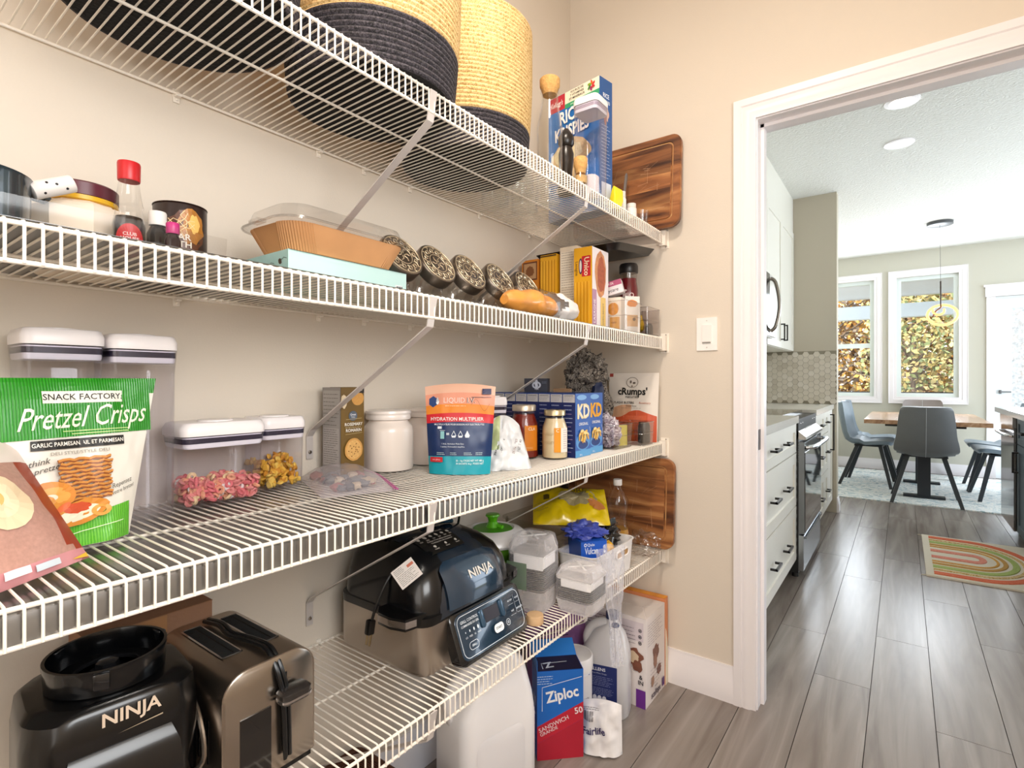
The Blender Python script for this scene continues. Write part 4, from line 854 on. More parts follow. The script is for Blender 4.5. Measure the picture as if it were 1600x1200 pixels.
def corkbottle(label, loc, r, h, nr, fill=None):
    t = thing('corked_bottle', label, 'bottle', loc, 0); hb_ = h - .035
    b = nb(); lathe(b, [(r * .9, 0), (r, .005), (r, hb_ * .60), (r * .75, hb_ * .78), (nr, hb_ * .88), (nr, hb_ * .97), (nr * 1.12, hb_ * .98), (nr * 1.12, hb_), (nr * .9, hb_), (nr * .88, hb_ * .88), (r * .68, hb_ * .78), (r * .93, hb_ * .6), (r * .93, .008)], 32, cap1=True); obj('glass', b, GLASS, t)
    b = nb(); lathe(b, [(nr * .86, hb_ - .012), (nr * 1.02, hb_ + .002), (nr * 1.2, hb_ + .012), (nr * 1.22, hb_ + .031), (nr * 1.1, hb_ + .034)], 24); obj('cork', b, mt('#c99a5c', .9, var=.35, vs_=150, bump=.3, bs=200), t)
    if fill:
        b = nb(); lathe(b, [(r * .88, .009), (r * .9, .012), (r * .9, fill[1])], 28); obj('contents', b, fill[0], t)
    return t
corkbottle('tall clear glass bottle with cork stopper, right of the tan rope basket', (-.80, 1.262, z1), .036, .292, .0235)
corkbottle('short corked spice jar at the front edge of the top shelf', (-.748, 1.345, z1), .021, .085, .0165, (mt('#c7a068', .8, var=.3, vs_=100), .03))
t = thing('pepper_mill', 'dark wooden pepper mill behind the clear tall canister', 'pepper mill', (-.812, 1.372, z1), 0)
b = nb(); lathe(b, [(.024, 0), (.026, .004), (.024, .03), (.018, .06), (.022, .10), (.023, .12), (.017, .14)], 28); obj('mill_body', b, mt('#1f1713', .3, var=.3), t)
b = nb(); lathe(b, [(.018, .142), (.024, .15), (.024, .17), (.014, .186), (.006, .196)], 28); obj('mill_head', b, mt('#1a1412', .3), t)
for i, (x_, y_, r_, h_) in enumerate([(-.94, 1.31, .045, .12), (-1.05, 1.33, .045, .11), (-.905, 1.415, .04, .11), (-1.02, 1.45, .045, .13)]):
    b = nb(); lathe(b, [(r_ * .9, 0), (r_, .005), (r_, h_ * .8), (r_ * .85, h_ * .9), (r_ * .9, h_), (r_ * .83, h_), (r_ * .78, h_ * .9), (r_ * .93, h_ * .8), (r_ * .93, .006)], 24)
    o = obj('glass_tumbler', b, clear('#eef2f0', .14, .03)); o.location = (x_, y_, z1)
    setp(o, ['clear glass tumbler on the top shelf just behind the corked bottle', 'clear glass tumbler at the back wall of the top shelf, right after the tan basket', 'clear glass tumbler beside the pepper mill', 'larger clear glass tumbler at the wall behind the pepper mill'][i], 'glass')
# cereal box
t = thing('cereal_box', 'tall blue crisped rice cereal box at the far end of the top shelf', 'box', (-.893, 1.598, z1), 170 - 180)
w, d, h = .222, .068, .430; carton(t, w, d, h, mt('#1f5fae', .4), True)
p = Print(S_front(d)); BL = mt('#0e6cb8', .35, var=.06, vs_=5); x0, x1 = -w / 2, w / 2
p.rect(x0, 0, x1, h, BL, 4); p.rect(x0, .378, -.035, h, '#b81f33', 1); p.rect(-.035, .390, x1, h, '#f0e6cc', 1); p.rect(-.035, .374, x1, .390, '#2e9a68', 1)
p.text("Kellogg's", -.073, .403, .025, '#f6ecea', .01, .3, sx=.62)
for i_, s_ in enumerate(('SOURCE DE', '7 VITAMINES', 'ET MINERAUX')): p.text(s_, .018, .4225 - .0115 * i_, .0105, '#3c342c', .01)
p.text('avec 7 g de grains entiers', .03, .382, .0085, '#d8f0dc', .01, sx=.9)
for i, c in enumerate(('#c4202c', '#d9571e', '#7a9a1e', '#2c7a2c', '#8a1e5c', '#b81e2c')):
    a = i * PI / 3 + .4; p.disc(.080 + .009 * math.cos(a), .410 + .010 * math.sin(a), .0085, .0040, c, 12, rot=a + .5)
p.text('RICE', -.012, .345, .060, '#f8f6f4', .03, sx=.74, rot=3); p.text('KRISPIES', -.004, .292, .058, '#f8f6f4', .03, sx=.70, rot=3)
p.disc(-.01, .190, .090, .078, mt('#d9b98c', .6, var=.5, vs_=90), n=28, jit=.12); p.disc(-.02, .215, .064, .036, mt('#e8d4ac', .6, var=.35, vs_=140), jit=.2); p.disc(-.03, .245, .018, .016, '#c2371e', jit=.15); p.poly([(.045, .06), (x1, .03), (x1, .21), (.058, .18)], '#2b7dcc'); p.disc(.0, .10, .07, .03, '#e9e2d6'); p.text('425 g', .07, .05, .014, '#eef4f8')
p.build('printed_front', t)
p = Print(S_right(w)); p.rect(-d / 2, 0, d / 2, h, mt('#1f5290', .4, var=.08), 1); p.text('RICE', 0, .375, .020, '#dfe6f0', .02, sx=.8); p.text('KRISPIES', 0, .355, .014, '#dfe6f0', .02, sx=.8); p.disc(0, .315, .014, .024, '#c8a89c', jit=.4); p.disc(-.004, .30, .008, .02, '#8a3a3c', jit=.3); p.lines(-.026, .026, .10, .28, 16, '#b9c6e0', .0018, 2); p.rect(-.026, .02, .026, .09, '#d5dce8', 1)
p.build('printed_side', t)
canister('canister', 'tall clear canister with white lid standing in front of the cereal box', (-.772, 1.452, z1), .086, .086, .305, 90, 'tall canister on the top shelf', seal='#a79aa8')
b = nb(); lathe(b, [(.024, .0), (.026, .004), (.026, .055), (.02, .06)], 24); o = obj('white_candle', b, mt('#e4dad8', .5)); o.location = (-.722 - .05, 1.452, z1 + .01); setp(o, 'white cylinder standing inside the tall canister in front of the cereal', 'container')
# small things by the end wall
b = nb(); loft(b, [rrect(.034, .016, .005, 0), rrect(.044, .026, .006, .03), rrect(.042, .016, .005, .064), rrect(.04, .003, .001, .072)]); o = obj('yellow_packet', b, mt('#e8d418', .4, var=.08), None, 0); o.location = (-.752, 1.585, z1); o.rotation_euler = (0, R(8), R(75)); setp(o, 'small bright yellow packet at the front edge of the top shelf', 'packet')
for loc, r, h_, lab in (((-.762, 1.655, z1), .014, .078, 'small white bottle beside the yellow packet on the top shelf'), ((-.755, 1.715, z1), .018, .052, 'short white round jar near the cutting board on the top shelf')):
    t = thing('small_bottle', lab, 'bottle', loc, 0); b = nb(); lathe(b, [(r * .95, 0), (r, .002), (r, h_ * .68), (r * .8, h_ * .74)], 24); obj('body', b, mt('#ece5df', .35), t)
    b = nb(); lathe(b, [(r * .86, h_ * .74), (r * .9, h_ * .75), (r * .88, h_)], 24); obj('cap', b, mt('#e2d9d2', .35), t)
b = nb(); lathe(b, [(.017, 0), (.021, .003), (.025, .045), (.0235, .045), (.0195, .005)], 24); o = obj('clear_cup', b, clear('#e8e2e0', .16)); o.location = (-.748, 1.79, z1); setp(o, 'tiny clear cup at the far front corner of the top shelf', 'cup')
t = thing('spatula', 'grey handled spatula leaning against the upper cutting board', 'spatula', (-.835, 1.80, z1 + .002), 0, rx=-14)
b = nb(); tube(b, [(0, 0, .10), (0, 0, .16), (0, 0, .215), (0, 0, .225)], [.0055, .008, .0085, .004], 12, sq=.6); obj('handle', b, mt('#77706c', .4), t)
b = nb(); loft(b, [rrect(.045, .006, .003, 0), rrect(.05, .006, .003, .05), rrect(.016, .006, .003, .102)]); obj('blade', b, mt('#2a2626', .4), t)

# cutting boards leaning on the end wall
BW = wood('acacia', '#472614', '#935c34', '#c48e58', 0, 2.6, .4, stretch=7, contrast=.34, tint=.6)
BG = wood('board_groove', '#7a4826', '#b07a48', '#c99c68', 0, 3, .45, stretch=5)
def board(label, x1, z0, w, h, lean=3.5):
    t = thing('cutting_board', label, 'cutting board', (x1 - w / 2, DY - .046, z0), 0, 'acacia cutting boards leaning on the end wall', rx=-lean)
    r = .035
    def rr(w_, h_, r_, y): return [(x, y, z_ + h / 2) for x, z_, _ in [(a, c, 0) for a, c, _ in rrect(w_, h_, r_, 0, 6)]]
    b = nb(); loft(b, [rr(w - .006, h - .006, r - .003, .011), rr(w, h, r, .008), rr(w, h, r, -.008), rr(w - .006, h - .006, r - .003, -.011), rr(w - .052, h - .052, r - .014, -.011), rr(w - .055, h - .055, r - .015, -.0075), rr(w - .064, h - .064, r - .018, -.0075), rr(w - .067, h - .067, r - .019, -.011)])
    bo = obj('board', b, BW, t, ang=30)
    b = nb(); secs = [rr(w - .055, h - .055, r - .015, -.0077), rr(w - .064, h - .064, r - .018, -.0077)]; loft(b, secs, cap0=False, cap1=False); obj('juice_groove', b, BG, bo)
    # visible staves glued side by side
    rnd = random.Random(int(z0 * 100)); z_ = .036
    for hh in (.052, .060, .056, .050, .040):
        if z_ + hh > h - .034: hh = h - .0345 - z_
        if hh < .01: break
        bb = nb(); box(bb, -w / 2 + .036, w / 2 - .036, -.0113, -.009, z_ + .0005, z_ + hh - .0005); obj('stave', bb, BW, t); z_ += hh
    # knife scratches
    b = nb()
    for i in range(26):
        x = rnd.uniform(-.12, .14) if w > .3 else 0; zz = rnd.uniform(.06, h - .09); a = rnd.choice((rnd.uniform(-.2, .2), rnd.uniform(1.2, 1.9), rnd.uniform(.5, .9))); L = rnd.uniform(.02, .07)
        dx, dz = math.cos(a) * L / 2, math.sin(a) * L / 2
        b.faces.new([b.verts.new(q) for q in ((x - dx, -.01145, zz - dz), (x + dx, -.01145, zz + dz), (x + dx + .0005, -.01145, zz + dz + .0009), (x - dx + .0009, -.01145, zz - dz + .0009))])
    km = obj('knife_marks', b, mt('#d0a27c', .7), t, fixn=False); km['kind'] = 'stuff'
board('upper acacia cutting board on the end wall beside the cereal box', -.648, z1 + .004, .44, .345)
board('lower acacia cutting board on the end wall behind the oil bottle', -.672, SZ[4] + .006, .44, .330)

# ================================================================ shelf 4
z4 = SZ[4]
t = thing('cardboard_box', 'brown cardboard box standing at the wall behind the toaster', 'box', (-1.075, .365, z4), 90)
b = nb(); box(b, -.095, .095, -.042, .042, 0, .216); obj('carton', b, mt('#9c7358', .85, var=.06, bump=.15, bs=100), t, .0015, 1)
b = nb(); box(b, -.0955, .0955, -.0425, .0425, .2162, .2176); obj('top_flap', b, mt('#94694c', .85, bump=.15, bs=100), t, .0005, 1)
p = Print(S_front(.084)); p.rect(-.03, 0, .02, .216, '#a9794e', 1); p.build('packing_tape', t)

# blender base, bottom left
t = thing('blender_base', 'glossy black blender motor base with open round collar', 'blender', (-.905, .262, z4), 84)
HB = mt('#060607', .22, coat=.15)
b = nb(); loft(b, [rrect(.19, .17, .04, 0, 6), rrect(.196, .176, .045, .01, 6), rrect(.196, .178, .045, .17, 6), rrect(.190, .172, .05, .200, 6), rrect(.176, .160, .055, .209, 6), rrect(.150, .150, .06, .211, 6)]); obj('motor_housing', b, HB, t, ang=35)
b = nb(); lathe(b, [(.066, .210), (.069, .213), (.070, .236), (.071, .240), (.071, .246), (.067, .246), (.065, .236), (.062, .216), (.030, .214), (.020, .215)], 48); obj('collar', b, mt('#07080a', .15, coat=.2), t)
b = nb(); lathe(b, [(.014, .214), (.014, .228), (.009, .230)], 6); lathe(b, [(.040, .2145), (.040, .219), (.037, .219), (.037, .2145)], 32); obj('drive_coupling', b, mt('#1a1a1c', .25), t)
for a in (15, 135, 255):
    b = nb(); box(b, .064, .075, -.009, .009, .222, .244, T=Matrix.Rotation(R(a), 4, 'Z')); obj('locking_tab', b, mt('#101114', .15, coat=.5), t, .002)
b = nb(); loft(b, [[(-.075, -.098, .02), (.075, -.098, .02), (.075, -.02, .02), (-.075, -.02, .02)], [(-.07, -.112, .04), (.07, -.112, .04), (.07, -.02, .04), (-.07, -.02, .04)], [(-.062, -.106, .135), (.062, -.106, .135), (.062, -.02, .135), (-.062, -.02, .135)], [(-.055, -.090, .155), (.055, -.090, .155), (.055, -.02, .155), (-.055, -.02, .155)]]); obj('control_panel', b, mt('#0c0c0e', .2, coat=.2), t, .004)
p = Print(lambda x, z, L: (x, -.0895 - L, z)); p.text('NINJA', .010, .190, .024, '#d8c4ae', .02, sx=1.0); p.poly([(-.005, .168), (.045, .171), (.045, .173)], '#a99880'); p.build('logo', t)
b = nb(); tube(b, smooth_path([(.085, -.075, .06), (.099, -.080, .08), (.100, -.05, .13), (.095, .0, .16)], 5), .004, 8); obj('side_trim', b, mt('#8a7f74', .25, .9), t)

# toaster
t = thing('toaster', 'brushed steel two slot toaster with black ends and cord laid over it', 'toaster', (-.915, .442, z4), 90)
w, d, h = .150, .245, .190     # front (-y local) faces the aisle; slots run front to back
def tsec(y, e=0):
    o_ = [(-w / 2 + e, .012)]; r = .038; n = 7
    for k in range(n + 1): a = R(180 - 90 * k / n); o_.append((-w / 2 + r + (r - e) * math.cos(a), h - r + (r - e) * math.sin(a)))
    for k in range(n + 1): a = R(90 - 90 * k / n); o_.append((w / 2 - r + (r - e) * math.cos(a), h - r + (r - e) * math.sin(a)))
    o_.append((w / 2 - e, .012)); return [(x, y, z_) for x, z_ in o_]
b = nb(); loft(b, [tsec(-d / 2 + .002), tsec(d / 2 - .012)]); shell = obj('steel_shell', b, mt('#b5a99d', .3, 1, .12, 8), t, ang=50)
b = nb(); loft(b, [tsec(-d / 2, .004), tsec(-d / 2 + .004, 0)]); obj('front_rim', b, mt('#a59c92', .26, 1, .15, 9), t, ang=50)
b = nb(); loft(b, [tsec(d / 2 - .012), tsec(d / 2, .006)]); obj('rear_cap', b, BLACK, t, ang=50)
b = nb(); box(b, -w / 2 + .004, w / 2 - .004, -d / 2 + .006, d / 2 - .008, 0, .014); obj('base', b, BLACK, t, .002)
for sx in (-.031, .031):
    b = nb(); lo = rrect(.034, .150, .004, h + .0003, 3, cx=sx, cy=.012); hi = rrect(.030, .146, .003, h + .0016, 3, cx=sx, cy=.012); hi2 = rrect(.028, .144, .003, h + .0006, 3, cx=sx, cy=.012)
    loft(b, [lo, hi, hi2], cap0=False, cap1=False); sl_ = obj('bread_slot', b, CHROME, t)
    b = nb(); loft(b, [rrect(.0285, .1445, .003, h + .0004, 3, cx=sx, cy=.012), rrect(.026, .142, .003, h + .0009, 3, cx=sx, cy=.012)]); obj('slot_shade', b, mt('#030302', .95), sl_)  # flat black sheet stands in for the shade inside the slot
    b = nb()
    for k in range(5): tube(b, [(sx - .0125, -.040 + .026 * k, h + .0011), (sx - .006, -.040 + .026 * k, h + .0011)], .0007, 4)
    tube(b, [(sx + .004, -.055, h + .0013), (sx + .004, .078, h + .0013)], .0009, 4); obj('toast_guides', b, mt('#2a2622', .4, .9), sl_)
b = nb(); box(b, -.050, -.002, -d / 2 - .002, -d / 2 + .002, .02, .118); obj('dark_window', b, mt('#1b1918', .12, coat=.5), t, .0008, 1)
b = nb(); box(b, .020, .0245, -d / 2 - .001, -d / 2 + .002, .02, .160); obj('lever_slot', b, BLACK, t)
b = nb(); loft(b, [rrect(.046, .026, .008, .122, 5, cx=.026, cy=-d / 2 - .017), rrect(.050, .030, .010, .126, 5, cx=.026, cy=-d / 2 - .018), rrect(.050, .030, .010, .138, 5, cx=.026, cy=-d / 2 - .018), rrect(.040, .022, .007, .142, 5, cx=.026, cy=-d / 2 - .016)]); lv = obj('lever', b, mt('#2a2624', .2, coat=.4), t)
b = nb(); loft(b, [rrect(.0515, .0315, .0105, .1265, 5, cx=.026, cy=-d / 2 - .018), rrect(.0515, .0315, .0105, .130, 5, cx=.026, cy=-d / 2 - .018)]); obj('lever_trim', b, CHROME, lv)
b = nb(); P = smooth_path([(-.010, .085, h + .006), (-.006, .04, h + .010), (-.008, 0, h + .006), (.002, -.05, h + .006), (.004, -.10, h + .006), (.006, -.128, h - .022), (.014, -.132, h - .07), (.018, -.130, .03)], 7)
tube(b, P, .0038, 8); tube(b, [(p_[0] + .007, p_[1], p_[2] + .001) for p_ in P], .0038, 8); obj('power_cord', b, mt('#0e0e0f', .3), t)
b = nb()
for i in range(9):
    for sx in (-1,): box(b, sx * w / 2 - .0008, sx * w / 2 + .0004, -.08 + .010 * i, -.076 + .010 * i, .05, .115)
obj('side_vents', b, BLACK, t)

# indoor grill
t = thing('indoor_grill', 'black domed indoor grill with steel base and a cord draped over it', 'indoor grill', (-.940, .930, z4), 90)
gw, gd = .325, .29
b = nb(); loft(b, [rrect(gw * .97, gd * .97, .03, .004, 6), rrect(gw, gd, .035, .014, 6), rrect(gw, gd, .035, .108, 6)]); obj('steel_base', b, mt('#b8afa5', .3, 1, .12, 5), t)
b = nb()
for sx in (-1, 1):
    for sy in (-1, 1): lathe(b, [(.012, 0), (.012, .006)], 16, cx=sx * .13, cy=sy * .11)
obj('foot', b, BLACK, t)
b = nb(); loft(b, [rrect(gw * 1.004, gd * 1.004, .036, .108, 6), rrect(gw * 1.01, gd * 1.01, .038, .118, 6), rrect(gw * 1.01, gd * 1.01, .038, .126, 6), rrect(gw * .995, gd * .995, .04, .128, 6)]); obj('black_band', b, BLACK, t)
LID = mt('#07080b', .24, coat=.2, var=.02)
b = nb(); secs = []
for k, (z_, ww, dd, cy) in enumerate([(.128, .995, .99, 0), (.150, .985, .985, 0), (.185, .95, .95, .004), (.215, .87, .88, .012), (.238, .74, .76, .024), (.252, .60, .62, .036), (.258, .5, .46, .045)]):
    secs.append(rrect(gw * ww, gd * dd, .05, z_, 6, cy=cy))
loft(b, secs); obj('domed_lid', b, LID, t, ang=60)
b = nb()   # raised curved front of the lid: a swept panel from the top over the front
def shieldy(v): return V((0, -.152 + .165 * (v ** 1.9), .118 + .140 * (1 - (1 - v) ** 1.8)))
def sh(u, v, off=0):
    q = 2 * u - 1; c = shieldy(v); wv = .112 - .012 * v; return (q * wv, c.y - .006 + .012 * abs(q) ** 3 - off, c.z + .004 - .010 * abs(q) ** 4 + off * .4)
gridsurf(b, lambda u, v: sh(u, v), 16, 18); gridsurf(b, lambda u, v: (sh(u, v)[0] * .98, sh(u, v)[1] + .02, sh(u, v)[2] - .012), 6, 8)
es = [e for e in b.edges if e.is_boundary]
obj('front_shield', b, mt('#1a2430', .16, coat=.7, var=.02), t)
b = nb()
def rp(u, v):
    q = 2 * u - 1; v2 = .03 + .47 * v; wv = .094 * (1 - .0 * v) * (1 if v < .8 else (1 - ((v - .8) / .2) ** 2 * .25)); c = sh((q * .80 + 1) / 2, v2); return (q * wv, c[1] - .004 - .003 * (1 - abs(q) ** 6), c[2] + .002)
gridsurf(b, rp, 16, 12); obj('logo_panel', b, mt('#2c4054', .14, .25, .02, coat=.8), t)
p = Print(lambda x, z, L: (lambda c: (c[0], c[1] - L - .0012, c[2] + L * .5))(rp((x / .094 + 1) / 2, z)))
p.text('NINJA', .016, .56, .030, '#e8e4dc', .02, sx=1.05)
# stretch letters in v: rebuild vertices with right height
p.v = []; p.p = []; p.m = []; p.k = 0
vs_, fs = textgeo('NINJA', .02, 0); p.add([(.016 + .031 * x, .53 + y * .26) for x, y, _ in vs_], fs, '#ece8e0'); p.build('logo', t)
# hood label with icons
p = Print(lambda x, z, L: (lambda c: (x, c[1] - L - .001, c[2] + L + .0008))(sh((x / .11 + 1) / 2, z)))
p.add([(-.088 + .11 * i / 5, .60 + .32 * j / 5) for j in range(6) for i in range(6)], [(j * 6 + i, j * 6 + i + 1, (j + 1) * 6 + i + 1, (j + 1) * 6 + i) for j in range(5) for i in range(5)], '#15120f')
def lbl(t_, x, v, s_): vs2, f2 = textgeo(t_, .01, 0); p.add([(x + s_ * a, v + s_ * 4.2 * c) for a, c, _ in vs2], f2, '#d8d0c6')
lbl('GRILL  CRISP  BAKE  ROAST', -.033, .885, .0072)
for k in range(6):
    x_ = -.077 + .0175 * k; p.disc(x_, .83, .0045, .018, '#cfc6bb', 10, jit=.5); lbl('350', x_, .785, .0058)
lbl('Preheat / Prechauffage automatique', -.033, .75, .0052); lbl('Cooking chart and accessories', -.033, .72, .0052)
for k in range(3): p.disc(-.065 + .032 * k, .675, .0035, .016, '#cfc6bb', 8, jit=.5); lbl('hood', -.065 + .032 * k, .64, .0055)
p.build('hood_label', t)
# slanted control panel at the front
Tp = Matrix.Translation((.035, -.166, .062)) @ Matrix.Rotation(R(-22), 4, 'X')
b = nb(); sec = lambda w_, h_, y: [(x, y, z_) for x, z_, _ in rrect(w_, h_, .018, 0, 5)]
loft(b, [sec(.245, .110, .028), sec(.250, .114, .012), sec(.250, .114, 0), sec(.240, .104, -.004)], T=Tp); obj('control_box', b, mt('#0b0d11', .2, coat=.5), t)
b = nb(); loft(b, [sec(.232, .096, -.0042), sec(.230, .094, -.0052)], T=Tp); cp = obj('control_panel', b, mt('#22384c', .18, .2, .03, coat=.6), t)
f0 = lambda x, z, L: tuple(Tp @ V((x, -.0053 - L, z)))
p = Print(f0); oc = '#dfe9f2'
rr_ = [(x, z_) for x, z_, _ in rrect(.222, .086, .016, 0, 5)]; p.line(rr_ + [rr_[0]], .0013, oc)
p.rect(-.022, .004, .030, .034, '#1c1a22', 1); p.rect(-.020, .006, .028, .032, '#26212c', 1); p.text('GRILL CONTROL', -.072, .030, .0085, oc, .01, sx=.9); p.text('COMMANDES DU GRIL', -.072, .021, .0068, oc, .01, sx=.85)
for k, s_ in enumerate((.0012, .0018, .0024, .003)): p.disc(-.093 + .0135 * k, .008, s_, s_ * 1.5, oc, 8); p.text(('LO', 'MED', 'HI', 'MAX')[k], -.093 + .0135 * k, -.003, .0055, oc)
def outl(cx, cz, w_, h_, r_): q = [(cx + x, cz + z_) for x, z_, _ in rrect(w_, h_, r_, 0, 5)]; p.line(q + [q[0]], .001, oc)
outl(-.078, -.022, .030, .016, .0075); p.text('GRILL', -.078, -.022, .006, oc, .02)
q = [(.012 + x, -.018 + z_) for x, z_, _ in rrect(.034, .019, .0085, 0, 5)]; p.poly(q, '#eef3f6'); p.text('START', .012, -.018, .0075, '#26384a', .02); p.disc(.047, -.018, .0075, .0075, oc, inner=.85); p.disc(.047, -.018, .003, .003, oc, inner=.6)
for k, s_ in enumerate(('AIR CRISP', 'ROAST', 'BAKE', 'DEHYDRATE')):
    x_ = .071 + .026 * (k % 2); z_ = .024 - .024 * (k // 2); p.text(s_, x_, z_, .0056, oc, .01, sx=.75); p.line([(x_ - .01, z_ - .009), (x_ + .01, z_ - .009)], .0004, oc)
p.line([(.084, .034), (.084, -.008)], .0005, oc); p.build('panel_print', t)
for x_ in (-.032, .042):
    b = nb(); sec2 = lambda w_, h_, y: [(x + x_, y, z_ + .018) for x, z_, _ in rrect(w_, h_, .0065, 0, 5)]
    loft(b, [sec2(.0145, .040, -.005), sec2(.0145, .040, -.0085), sec2(.011, .036, -.010)], T=Tp); bt = obj('temperature_button', b, mt('#35546e', .15, .3, coat=.6), t)
for sx in (-1, 1):  # side handles
    b = nb(); prism(b, [(sx * (gw / 2 - .02), -.135), (sx * (gw / 2 + .030), -.125), (sx * (gw / 2 + .040), -.09), (sx * (gw / 2 + .038), -.05), (sx * (gw / 2 + .02), -.03), (sx * (gw / 2 - .02), -.03)], .112, .136); obj('side_handle', b, BLACK, t, .005)
    b = nb(); prism(b, [(sx * (gw / 2 + .006), -.133), (sx * (gw / 2 + .031), -.127), (sx * (gw / 2 + .0415), -.09), (sx * (gw / 2 + .0395), -.05), (sx * (gw / 2 + .034), -.06), (sx * (gw / 2 + .035), -.09), (sx * (gw / 2 + .026), -.118)], .118, .132); obj('handle_trim', b, CHROME, t, .001)
b = nb(); box(b, -.10, .10, .055, .142, .210, .276); obj('hinge_cover', b, mt('#7b7269', .35, .9, .1), t, .004)
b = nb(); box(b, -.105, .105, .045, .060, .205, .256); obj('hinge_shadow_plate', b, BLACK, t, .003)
b = nb(); tube(b, [(-.01, .02, .268), (.03, .0, .272), (.07, -.005, .266)], .012, 10, sq=.5); obj('lid_handle', b, mt('#1d3a4c', .2, coat=.5), t)
b = nb(); P = smooth_path([(.16, .06, .20), (.13, .02, .262), (.07, -.01, .282), (.01, -.02, .278), (-.06, -.03, .262), (-.12, -.035, .225), (-.160, -.030, .185), (-.178, -.02, .14), (-.186, -.012, .105)], 7)
tube(b, P, .0034, 8); cd = obj('power_cord', b, mt('#141414', .35), t)
b = nb(); box(b, -.009, .009, -.008, .008, -.030, .002, T=Matrix.Translation((-.187, -.01, .104)) @ Matrix.Rotation(R(10), 4, 'Y')); plg = obj('plug', b, BLACK, t, .004)
b = nb()
for s_ in (-.005, .005): box(b, -.0008, .0008, s_ - .003, s_ + .003, -.052, -.028, T=Matrix.Translation((-.187, -.01, .104)) @ Matrix.Rotation(R(10), 4, 'Y'))
lathe(b, [(.0022, -.052), (.0022, -.028)], 8, T=Matrix.Translation((-.187 + .006, -.01, .104)) @ Matrix.Rotation(R(10), 4, 'Y')); obj('prong', b, mt('#d8c9a8', .2, 1), plg)
ny = V((.785, .88, -.42)).normalized(); zz_ = (V((0, 0, 1)) - ny * ny.z).normalized(); xx_ = ny.cross(zz_)
Tt = Matrix.Translation((-.152, -.085, .212)) @ Matrix((xx_, ny, zz_)).transposed().to_4x4() @ Matrix.Rotation(R(-35), 4, 'Y'); b = nb(); box(b, -.026, .026, -.0004, .0004, -.022, .022, T=Tt); tg = obj('warning_tag', b, mt('#d3cbc4', .5), t)
p = Print(lambda x, z, L: tuple(Tt @ V((x, -.0005 - L, z)))); p.lines(-.022, .022, -.019, .005, 7, '#4c4846', .0009, 3); p.lines(-.022, .004, .006, .019, 4, '#5c5654', .001, 6); p.rect(.008, .008, .023, .014, '#b4532a', 1); p.build('tag_print', tg)

# salad spinner
t = thing('salad_spinner', 'white and green salad spinner behind the indoor grill', 'salad spinner', (-1.0, 1.255, z4), -30)
b = nb(); lathe(b, [(.068, 0), (.085, .01), (.100, .12), (.102, .145), (.098, .145), (.082, .014)], 44); obj('clear_bowl', b, clear('#e4ebe4', .14), t)
b = nb(); lathe(b, [(.060, .012), (.078, .02), (.093, .125), (.094, .140), (.090, .140)], 44); bk = obj('green_basket', b, mt('#6fae2c', .4, var=.1), t)
b = nb()
for i in range(44): a = 2 * PI * i / 44; tube(b, [(.0795 * math.cos(a), .0795 * math.sin(a), .025), (.0945 * math.cos(a), .0945 * math.sin(a), .125)], .0016, 4)
obj('basket_rib', b, mt('#4d8a1c', .4), bk)
b = nb(); lathe(b, [(.105, .143), (.108, .150), (.104, .162), (.088, .176), (.066, .183), (.062, .180), (.060, .176)], 48); obj('white_lid', b, mt('#e9e4e0', .3, coat=.3), t)
b = nb(); lathe(b, [(.061, .176), (.058, .181), (.02, .184)], 40); obj('green_disc', b, mt('#4c9a1a', .35), t)
b = nb(); lathe(b, [(.022, .182), (.018, .190), (.013, .200), (.016, .212), (.022, .217), (.020, .222), (.006, .224)], 28); tube(b, [(0, 0, .190), (.030, .02, .187)], .006, 8); obj('green_knob', b, mt('#63c01e', .3, coat=.4), t)
b = nb(); prism(b, [(.040, -.088), (.075, -.070), (.080, -.050), (.048, -.060)], .168, .176); prism(b, [(.06, -.092), (.094, -.062), (.085, -.055), (.055, -.082)], .10, .172); obj('brake_button', b, mt('#58a820', .3), t, .002)
b = nb(); lathe(b, [(.022, 0), (.0225, .002), (.0225, .020), (.021, .022)], 28); o = obj('wooden_disc', b, mt('#c6a47c', .7, var=.2, vs_=40)); o.location = (-.765, 1.135, z4); setp(o, 'round wooden disc lying on the lowest shelf beside the grill', 'wooden disc')

